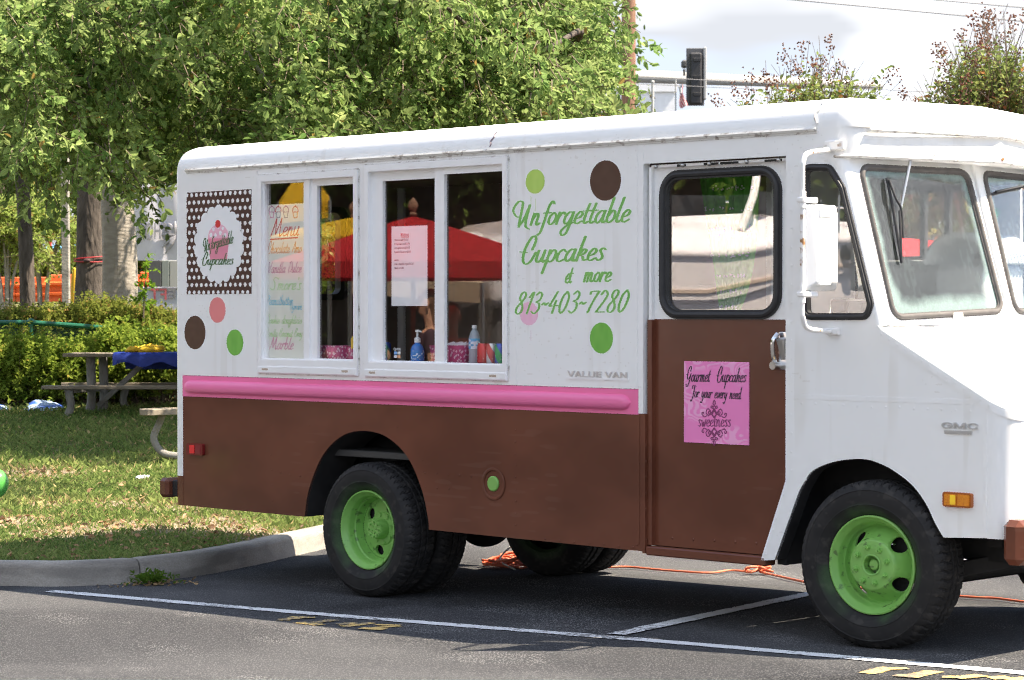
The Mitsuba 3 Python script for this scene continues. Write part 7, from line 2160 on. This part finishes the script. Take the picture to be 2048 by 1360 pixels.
M_UMBRED, M_UMBYEL, M_TAN = cloth('red_canvas', (0.52, 0.035, 0.04)), cloth('yellow_canvas', (0.70, 0.42, 0.03)), cloth('tan_canvas', (0.55, 0.42, 0.30))
c = across(815, 620, 24.0); umbrella('red_umbrella', 'red market umbrella with wooden finial across the lot', c, 1.5, zof(527, 24), zof(432, 24), M_UMBRED)
c = across(697, 620, 28.0); umbrella('yellow_umbrella', 'yellow market umbrella behind the red one across the lot', c, 1.15, zof(478, 28), zof(434, 28), M_UMBYEL)
c = spot(1786, 21.5, 0); umbrella('red_umbrella', 'red market umbrella seen through the cab windows beyond the truck', c, 2.1, zof(532, 21.5), zof(474, 21.5), M_UMBRED)
# a yellow sloped awning and a tan canopy
def canopy(name, label, corners, m_, h):
    key = thing(name, label, 'canopy')
    q = np.array(corners); cen = q.mean(0) + [0, 0, h]
    obj('roof', trimesh.Trimesh(np.vstack([q, [cen]]), [[0, 1, 4], [1, 2, 4], [2, 3, 4], [3, 0, 4]], process=False), m_, key)
    V_ = np.vstack([q, q - [0, 0, .22]]); i = np.arange(4); j = (i + 1) % 4
    obj('valance', trimesh.Trimesh(V_, np.vstack([np.stack([i, j, j + 4], 1), np.stack([i, j + 4, i + 4], 1)]), process=False), m_, key)
    for p in q: obj('pole', tube([[p[0], p[1], grade(p[0])], p], .025, 8), M_STEEL, key)
canopy('tan_canopy', 'tan canopy tent behind the red umbrella across the lot', [across(px, py, d) for px, py, d in ((690, 548, 27), (958, 566, 26), (970, 556, 30), (690, 540, 31))], M_TAN, .35)
canopy('yellow_awning', 'yellow awning across the lot from the rear of the truck', [across(px, py, d) for px, py, d in ((553, 412, 30), (650, 400, 30), (650, 392, 35), (553, 402, 35))], M_UMBYEL, .5)
# ---- the cabin boat on its trailer, bow towards the front of the truck
M_HULL = mat('gelcoat', (0.84, 0.78, 0.78), .2, coat=.6)
bs, bw = across(1005, 620, 27.5), across(1830, 620, 32.0)
bs[2] = bw[2] = 0
u = (bw - bs) / np.linalg.norm(bw - bs); LB = float(np.linalg.norm(bw - bs)); sd = np.cross([0, 0, 1.0], u)
boat = thing('cabin_boat', 'white cabin boat on a trailer across the lot, facing the truck side', 'boat')
zk0, zch, zrr, zg0 = 0.62, 1.72, 2.27, 2.52
secs = []
for s in np.linspace(0, 1, 26):
    bwid = 1.25 * (1 - max(0, (s - .45) / .55) ** 2.4) + .02
    rise = max(0, (s - .5) / .5) ** 2
    sm = np.clip((s - .28) / .28, 0, 1); sm = sm * sm * (3 - 2 * sm)
    zk, zc, zr, zg = zk0 + .85 * rise, zch + .32 * sm + .2 * rise, zrr + .20 * sm + .08 * rise, zg0 + .15 * sm - .22 * max(0, s - .6)
    sec = [(0, zk), (bwid * .62, zk + .14), (bwid * .86, zk + .26), (bwid * .90, zc), (bwid * .95, zc + .04), (bwid * .97, zr - .04), (bwid * 1.005, zr), (bwid * 1.005, zr + .06), (bwid * .98, zr + .08), (bwid * .88, zg), (bwid * .55, zg + .12), (0, zg + .16)]
    ring_ = [bs + u * (s * LB) + sd * w_ + [0, 0, z] for w_, z in sec] + [bs + u * (s * LB) - sd * w_ + [0, 0, z] for w_, z in sec[::-1][1:-1]]
    secs.append(ring_)
V_ = np.array(secs); a, b = V_.shape[:2]
F = []
for i in range(a - 1):
    for j in range(b):
        k2 = (j + 1) % b
        F += [[i * b + j, (i + 1) * b + j, (i + 1) * b + k2], [i * b + j, (i + 1) * b + k2, i * b + k2]]
F += [[0, j, j + 1] for j in range(1, b - 1)] + [[(a - 1) * b, (a - 1) * b + j + 1, (a - 1) * b + j] for j in range(1, b - 1)]
obj('hull', trimesh.Trimesh(V_.reshape(-1, 3), F, process=False), M_HULL, boat, smooth=28)
def along(s, w_, z): return bs + u * (s * LB) + sd * w_ + np.array([0, 0, z])
obj('stripe', cat([tube([along(s, sg * (1.25 * (1 - max(0, (s - .45) / .55) ** 2.4) + .02) * 0.95, zch + .32 * np.clip((s - .28) / .28, 0, 1) + .2 * max(0, (s - .5) / .5) ** 2 + .14) for s in np.linspace(0.02, .9, 18)], .035, 5) for sg in (1, -1)]), mat('stripe_tan', (.45, .36, .3), .4), boat)
ck = obj('cabin', trimesh.convex.convex_hull(np.array([along(s, w_, z) for s, w_, z in ((.40, -.8, 2.55), (.40, .8, 2.55), (.44, -.7, 2.82), (.44, .7, 2.82), (.60, -.5, 2.78), (.60, .5, 2.78), (.80, -.3, 2.66), (.80, .3, 2.66))])), M_HULL, boat)
obj('windscreen', cat([beam(along(.46, sg * .78, 2.95), along(.55, sg * .45, 2.95), .03, .3, .01) for sg in (1, -1)] + [beam(along(.555, -.42, 2.95), along(.555, .42, 2.95), .03, .3, .01)]), M_CARGLASS, boat)
for sg in (1, -1): obj('porthole', tube([along(.63, sg * 1.14, 2.36), along(.63, sg * 1.3, 2.34)], .09, 16), M_CARGLASS, boat)
obj('radar_arch', cat([tube(spline([along(.38, -1.05, 2.6), along(.42, -1.0, 3.1), along(.46, -.6, 3.40), along(.46, .6, 3.40), along(.42, 1.0, 3.1), along(.38, 1.05, 2.6)], 6), .05, 8)]), M_HULL, boat, smooth=40)
rail_ = [along(s, .95 * 1.25 * (1 - max(0, (s - .45) / .55) ** 2.4), zg0 + .15 - .22 * max(0, s - .6) + .40) for s in np.linspace(.62, .98, 9)]
obj('bow_rail', cat([tube(rail_, .018, 6), tube([along(.98, 0, 3.2)] + [p - 2 * sd * ((p - bs) @ sd) for p in rail_[::-1]], .018, 6)] + [tube([p, p - [0, 0, .5]], .014, 6) for p in rail_[::2]]), M_CHROME, boat, smooth=40)
for q in (-.35, .35):
    e0 = along(-.04, q, 1.12)
    ek = obj('outboard', tm(m3.Manifold.batch_hull([m3.Manifold.sphere(.16, 20).translate((e0 + u * a + sd * b + [0, 0, h]).tolist()) for a, b, h in ((-.15, .08, .70), (-.15, -.08, .70), (.12, .08, .75), (.12, -.08, .75), (-.26, .06, 1.12), (-.26, -.06, 1.12), (.1, 0, 1.28))])), M_HULL, boat, smooth=40)
    obj('leg', beam(e0 + [0, 0, .75], e0 - u * .05 + [0, 0, -.15], .16, .26, .03, up=tuple(u)), M_SIGGREY, ek)
    obj('propeller', lathe([(0, 0), (.17, .02), (.17, .05), (0, .07)], 12, 'y').apply_translation(e0 - u * .1 + [0, 0, -.05]), M_STEEL, ek)
tr = thing('boat_trailer', 'galvanised boat trailer under the white cabin boat', 'trailer')
for q in (-.7, .7): obj('rail', beam(along(.02, q, .62), along(.8, q * .4, .62), .1, .12), M_GALV, tr)
obj('drawbar', beam(along(.8, 0, .62), along(1.05, 0, .55), .1, .12), M_GALV, tr)
for s in (.25, .35):
    obj('axle', tube([along(s, -1.0, .36), along(s, 1.0, .36)], .04, 8), M_GALV, tr)
    for q in (-1, 1):
        t = tube([along(s, q * .95, .34), along(s, q * 1.15, .34)], .34, 24); obj('wheel', t, M_TYRE, tr, smooth=40)
for s in (.1, .3, .5, .7): obj('bunk', beam(along(s, -.6, .74), along(s, .6, .74), .1, .14), M_SIGGREY, tr)


# ---- people under the umbrella: one skin over a posed skeleton
def hullbones(bones, length=0.03, smooth_n=8):
    m = None
    for (p, r0), (q, r1) in bones:
        a = m3.Manifold.sphere(r0, 20).translate(np.asarray(p, float).tolist()); b = m3.Manifold.sphere(r1, 20).translate(np.asarray(q, float).tolist())
        h = m3.Manifold.batch_hull([a, b]); m = h if m is None else m + h
    t = tm(m.refine_to_length(length))
    t.merge_vertices()
    trimesh.smoothing.filter_taubin(t, iterations=smooth_n)
    return t


def person(label, at, face, seated, skin, top_c, bottom_c, hair_c, seed, arm_pose=0):
    key = thing('person', label, 'person')
    g = np.random.default_rng(seed)
    M_SKIN = mat(f'skin_{seed}', skin, .55); M_TOP = mat(f'top_{seed}', top_c, .8); M_BOT = mat(f'bottom_{seed}', bottom_c, .8); M_HAIR = mat(f'hair_{seed}', hair_c, .6)
    f = np.array([math.cos(face), math.sin(face), 0]); r = np.array([f[1], -f[0], 0]); z = np.array([0, 0, 1.0])
    P = lambda a, b, c_: np.asarray(at) + r * a + f * b + z * c_
    hip = .52 if seated else .93
    sh = hip + .50
    bones, low, shirt = [], [], []
    neck, head = P(0, .02, sh + .08), P(0, .04, sh + .24)
    bones += [((P(0, 0, hip), .13), (P(0, 0, hip + .25), .12)), ((P(0, 0, hip + .25), .12), (P(0, 0, sh - .08), .13)), ((P(-.15, 0, sh - .03), .065), (P(.15, 0, sh - .03), .065)), ((P(0, 0, sh), .06), (neck, .052)), ((neck, .052), (head, .06))]
    shirt += [((P(0, 0, hip), .145), (P(0, 0, hip + .25), .132)), ((P(0, 0, hip + .25), .132), (P(0, 0, sh - .10), .142)), ((P(-.14, 0, sh - .05), .072), (P(.14, 0, sh - .05), .072))]
    hands = []
    for s in (-1, 1):
        shp = P(s * .19, 0, sh - .04)
        if arm_pose == 0: el, wr = P(s * .25, .10, sh - .30), P(s * .14, .34, sh - .30)
        elif arm_pose == 1: el, wr = P(s * .24, -.02, sh - .31), P(s * .22, .12, sh - .53)
        else: el, wr = P(s * .26, .16, sh - .26), P(s * .08, .40, sh - .34)
        bones += [((shp, .058), (el, .043)), ((el, .043), (wr, .029))]
        if top_c != skin: shirt += [((shp, .068), (shp * .5 + el * .5, .06))]
        dv = unit(wr - el); dn = unit(np.cross(dv, r * s) + 1e-6)
        palm = wr + dv * .075
        bones += [((wr, .027), (palm - r * s * .022, .024)), ((wr, .027), (palm + r * s * .022, .024))]
        for k, L_ in enumerate((.070, .080, .074, .058)):
            o = palm + r * s * (.032 - .021 * k); m1 = o + dv * L_ * .55 - dn * .012; e = m1 + dv * L_ * .40 - dn * .028
            bones += [((o, .0105), (m1, .009)), ((m1, .009), (e, .0078))]
        o = wr + dv * .03 + r * s * -.034; bones += [((o, .013), (o + dv * .04 - r * s * .022, .010)), ((o + dv * .04 - r * s * .022, .010), (o + dv * .07 - r * s * .018, .0085))]
        hp_ = P(s * .10, 0, hip)
        kn, an = (P(s * .13, .44, hip + .02), P(s * .13, .46, .09)) if seated else (P(s * .11, .02, .50), P(s * .11, 0, .09))
        bones += [((hp_, .085), (kn, .058)), ((kn, .056), (an, .038)), ((an, .042), (an + f * .15 - z * .045, .035))]
        low += [((hp_, .098), (kn * .85 + hp_ * .15, .075))] + ([] if seated else [((kn, .07), (an + z * .05, .055))])
        shoe = hullbones([((an - z * .04, .05), (an + f * .17 - z * .048, .042))], .03, 4); obj('shoe', shoe, M_BLACK, key, smooth=True)
    low += [((P(-.08, 0, hip), .12), (P(.08, 0, hip), .12))]
    # head: skull, jaw, nose, brow, ears
    bones += [((head + z * .05, .088), (head + z * .06 + f * .02, .084)), ((head + f * .045 - z * .05, .045), (head + f * .02 + z * .02, .075)), ((head + f * .098 + z * .012, .011), (head + f * .112 - z * .012, .014)), ((head + r * .083 + z * .02, .014), (head + r * .085 - z * .012, .012)), ((head - r * .083 + z * .02, .014), (head - r * .085 - z * .012, .012))]
    obj('body', hullbones(bones, .022, 6), M_SKIN, key, smooth=True)
    obj('top', hullbones(shirt, .03, 6), M_TOP, key, smooth=True)
    obj('trousers', hullbones(low, .03, 6), M_BOT, key, smooth=True)
    obj('hair', hullbones([((head + z * .085 - f * .02, .088), (head + z * .04 - f * .045, .085))] + ([((head - f * .06, .07), (head - f * .08 - z * .18, .05))] if g.uniform() < .5 else []), .03, 4), M_HAIR, key, smooth=True)
    for s in (-1, 1): obj('eye', ball(head + r * s * .033 + f * .088 + z * .022, .011, 1), M_BLACK, key, smooth=True)
    obj('mouth', beam(head - r * .022 + f * .097 - z * .045, head + r * .022 + f * .097 - z * .045, .012, .008, .003), mat(f'lips_{seed}', (.35, .10, .09), .6), key)
    return key


def chair_at(p, face, m_, label):
    key = thing('folding_chair', label, 'folding chair')
    f = np.array([math.cos(face), math.sin(face), 0]); r = np.array([f[1], -f[0], 0]); z = np.array([0, 0, 1.0])
    Q = lambda a, b, c_: np.asarray(p) + r * a + f * b + z * c_
    obj('seat', trimesh.convex.convex_hull(np.array([Q(a, b, c_) for a in (-.25, .25) for b in (-.18, .28) for c_ in (.40, .43)])), m_, key)
    obj('backrest', trimesh.convex.convex_hull(np.array([Q(a, b + o, c_) for a in (-.25, .25) for b, c_ in ((-.22, .45), (-.32, .95)) for o in (0, .02)])), m_, key)
    for a in (-.26, .26):
        obj('leg', tube([Q(a, .28, .0), Q(a, -.22, .44), Q(a, -.33, .97)], .013, 6), M_STEEL, key)
        obj('leg', tube([Q(a, -.28, .0), Q(a, .28, .43)], .013, 6), M_STEEL, key)


M_CHAIRRED = mat('chair_red', (.62, .06, .03), .7)
def stand(px, d):
    p = across(px, 620, d); p[2] = grade(p[0]); return p
tb = stand(822, 23.0)
key = thing('round_table', 'round table with dark purple cloth under the red umbrella', 'table')
obj('top', turned([(0, .72), (.5, .72), (.5, .75), (0, .75)], tb[0], tb[1], tb[2], 28), M_POLEWOOD, key, smooth=40)
obj('cloth', lathe([(0, .757), (.52, .757), (.54, .70), (.52, .2), (.56, .05)], 64, 'z', lambda i, a: .03 * np.sin(a * 9) * (i > 2)).apply_translation(tb), mat('cloth_purple', (.05, .015, .03), .8), key, smooth=True)
obj('leg', tube([tb, tb + [0, 0, .72]], .04, 8), M_STEEL, key)
SK, SK2 = (.50, .27, .17), (.12, .06, .04)
p = stand(745, 22.6); chair_at(p, 0.2, M_CHAIRRED, 'red folding chair of the person in grey shorts'); person('person in a dark shirt and grey shorts seated by the purple table', p + [0, 0, 0], 0.2, True, SK, (.05, .04, .09), (.16, .15, .13), (.08, .05, .03), 1, 2)
p = stand(852, 22.8)
key = thing('wooden_pallet', 'low wooden pallet that the woman by the purple table stands on', 'pallet')
for k in range(5): obj('board', bbox(p[0] - .5 + k * .21, p[0] - .36 + k * .21, p[1] - .5, p[1] + .5, p[2] + .10, p[2] + .125, .004), M_WOOD, key)
for k in (-.45, 0, .45): obj('runner', bbox(p[0] - .5, p[0] + .5, p[1] + k - .05, p[1] + k + .05, p[2], p[2] + .10, .004), M_WOOD, key)
p = p + [0, 0, .125]; person('woman in a dark sleeveless top standing by the purple table', p, 2.4, False, SK, (.05, .02, .03), (.05, .04, .05), (.16, .08, .04), 2, 1)
p = stand(655, 22.4); chair_at(p, 1.2, M_CHAIRRED, 'red folding chair of the person in white'); person('person with dark hair and a white shirt seated left of the umbrella', p, 1.2, True, SK2, (.65, .65, .65), (.08, .08, .1), (.012, .011, .01), 3, 0)
p = stand(900, 25); person('person in a red top standing behind the table', p, 1.0, False, SK, (.45, .03, .03), (.07, .07, .09), (.05, .03, .02), 4, 1)

# ---- more trees round the lot: seen between the leaves, through the cab, and mirrored in the glass
g8 = np.random.default_rng(15)
parts, tws = [], []
for k in range(46):
    q = unit(g8.normal(size=3)) * g8.uniform(.3, 1) ** .5 * np.array([3.2, 3.2, 2.4]) + [0, 0, 5.0]
    lv, (a, b, c_) = clump(q, g8.uniform(.8, 1.2), 40, g8, np.array([0, 0, q[2]]), ((0.07, 0.12, 0.025), (0.20, 0.27, 0.06), (.2, .14, .05), .03), 0.16, .5, 9, .6)
    parts.append(lv)
m, c = merge(parts)
scene['tree_crown_group'] = {'type': 'shapegroup', 'crown': mikit.ply(m, M_LEAF, color=c)}
tm_ = trunk_mesh(np.array([0, 0, -.3]), np.array([0, 0, 4.6]), .24, .14, 5)
lim = cat([tm_] + [tube(spline([[0, 0, 3.2], unit(g8.normal(size=3)) * [1, 1, .2] + [0, 0, 4.2], unit(g8.normal(size=3)) * [2.2, 2.2, .6] + [0, 0, 5.2]], 6), np.linspace(.1, .02, 13), 6) for _ in range(7)])
trunk_ply = mikit.ply(lim, M_BARK_DARK, smooth=True)
far = []
ORD = ['first', 'second', 'third', 'fourth', 'fifth', 'sixth', 'seventh', 'eighth', 'ninth', 'tenth', 'eleventh', 'twelfth', 'thirteenth', 'fourteenth', 'fifteenth', 'sixteenth', 'seventeenth', 'eighteenth', 'nineteenth', 'twentieth', 'twenty-first', 'twenty-second', 'twenty-third', 'twenty-fourth']
for k, (p, d, s) in enumerate(((-160, 150, 1.8), (0, 140, 1.7), (160, 152, 1.9), (330, 140, 1.8), (470, 62, 1.1), (600, 70, 1.2), (740, 64, 1.1), (880, 74, 1.1), (1020, 66, 1.0))): far.append((spot(p, d), s, f'broad tree, {ORD[k]} from the left in the row beyond the hedge', 'row of trees beyond the hedge'))
for k, (p, d, s) in enumerate(((1830, 58, .85), (1960, 52, .9), (2120, 60, 1.0), (1790, 75, 1.0))): far.append((spot(p, d, -.1) * [1, 1, 0], s * .62, f'broad tree seen through the cab windows, {ORD[k]} of its small group', 'trees seen through the cab'))
for k, (p, d, s) in enumerate(((300, 46, 1.5), (400, 52, 1.7), (470, 44, 1.5), (540, 52, 1.8), (600, 42, 1.4), (660, 52, 1.8), (720, 44, 1.5), (780, 53, 1.8), (840, 42, 1.6), (900, 52, 1.8), (960, 46, 1.6), (1030, 53, 1.8), (1100, 44, 1.5), (1170, 53, 1.8), (1240, 46, 1.7), (1310, 54, 1.9), (1380, 44, 1.6), (1450, 53, 1.9), (1520, 46, 1.6), (1600, 54, 1.9), (1680, 48, 1.7), (1770, 54, 1.9), (1860, 44, 1.6), (2060, 42, 1.6))):
    q = across(p, 620, d); q[2] = -.1; far.append((q, s * 1.15, f'broad tree across the lot, {ORD[k]} along its row from the rear of the truck', 'row of trees across the lot'))
for k, (p, s, lab, grp) in enumerate(far):
    key = thing('broad_tree', lab, 'tree', grp)
    tr_ = T().translate([float(v) for v in p]).rotate([0, 0, 1], float(k * 77 % 360)).scale([s, s, s * (1 + .1 * (k % 3))])
    scene[key + '__crown'] = {'type': 'instance', 'to_world': tr_, 'g': {'type': 'ref', 'id': 'tree_crown_group'}}
    scene[key + '__trunk'] = {**trunk_ply, 'to_world': tr_}
# an orange barrier, and a made-up board in place of a white vehicle, beyond the cab windows
key = thing('orange_barrier_piece', 'short orange barrier seen through the cab window', 'barrier')
a, b = spot(1750, 23.2, zof(468, 23.2)), spot(1846, 23.2, zof(468, 23.2))
obj('panel', beam(a, b, .10, .17, .03), M_ORANGE, key)
for q in (a, b): obj('foot', tube([[q[0], q[1], -.1], q], .05, 8), M_ORANGE, key)
key = thing('white_stand_in', 'white board made up in place of a white vehicle beyond the red umbrella', 'sign board')
a, b = spot(1858, 33, zof(462, 33)), spot(1888, 33, zof(462, 33))
obj('board', beam(a, b, .04, .30, .01), 'mat_wall_white', key)
obj('post', tube([(a + b) / 2 * [1, 1, 0], (a + b) / 2], .03, 8), M_STEEL, key)
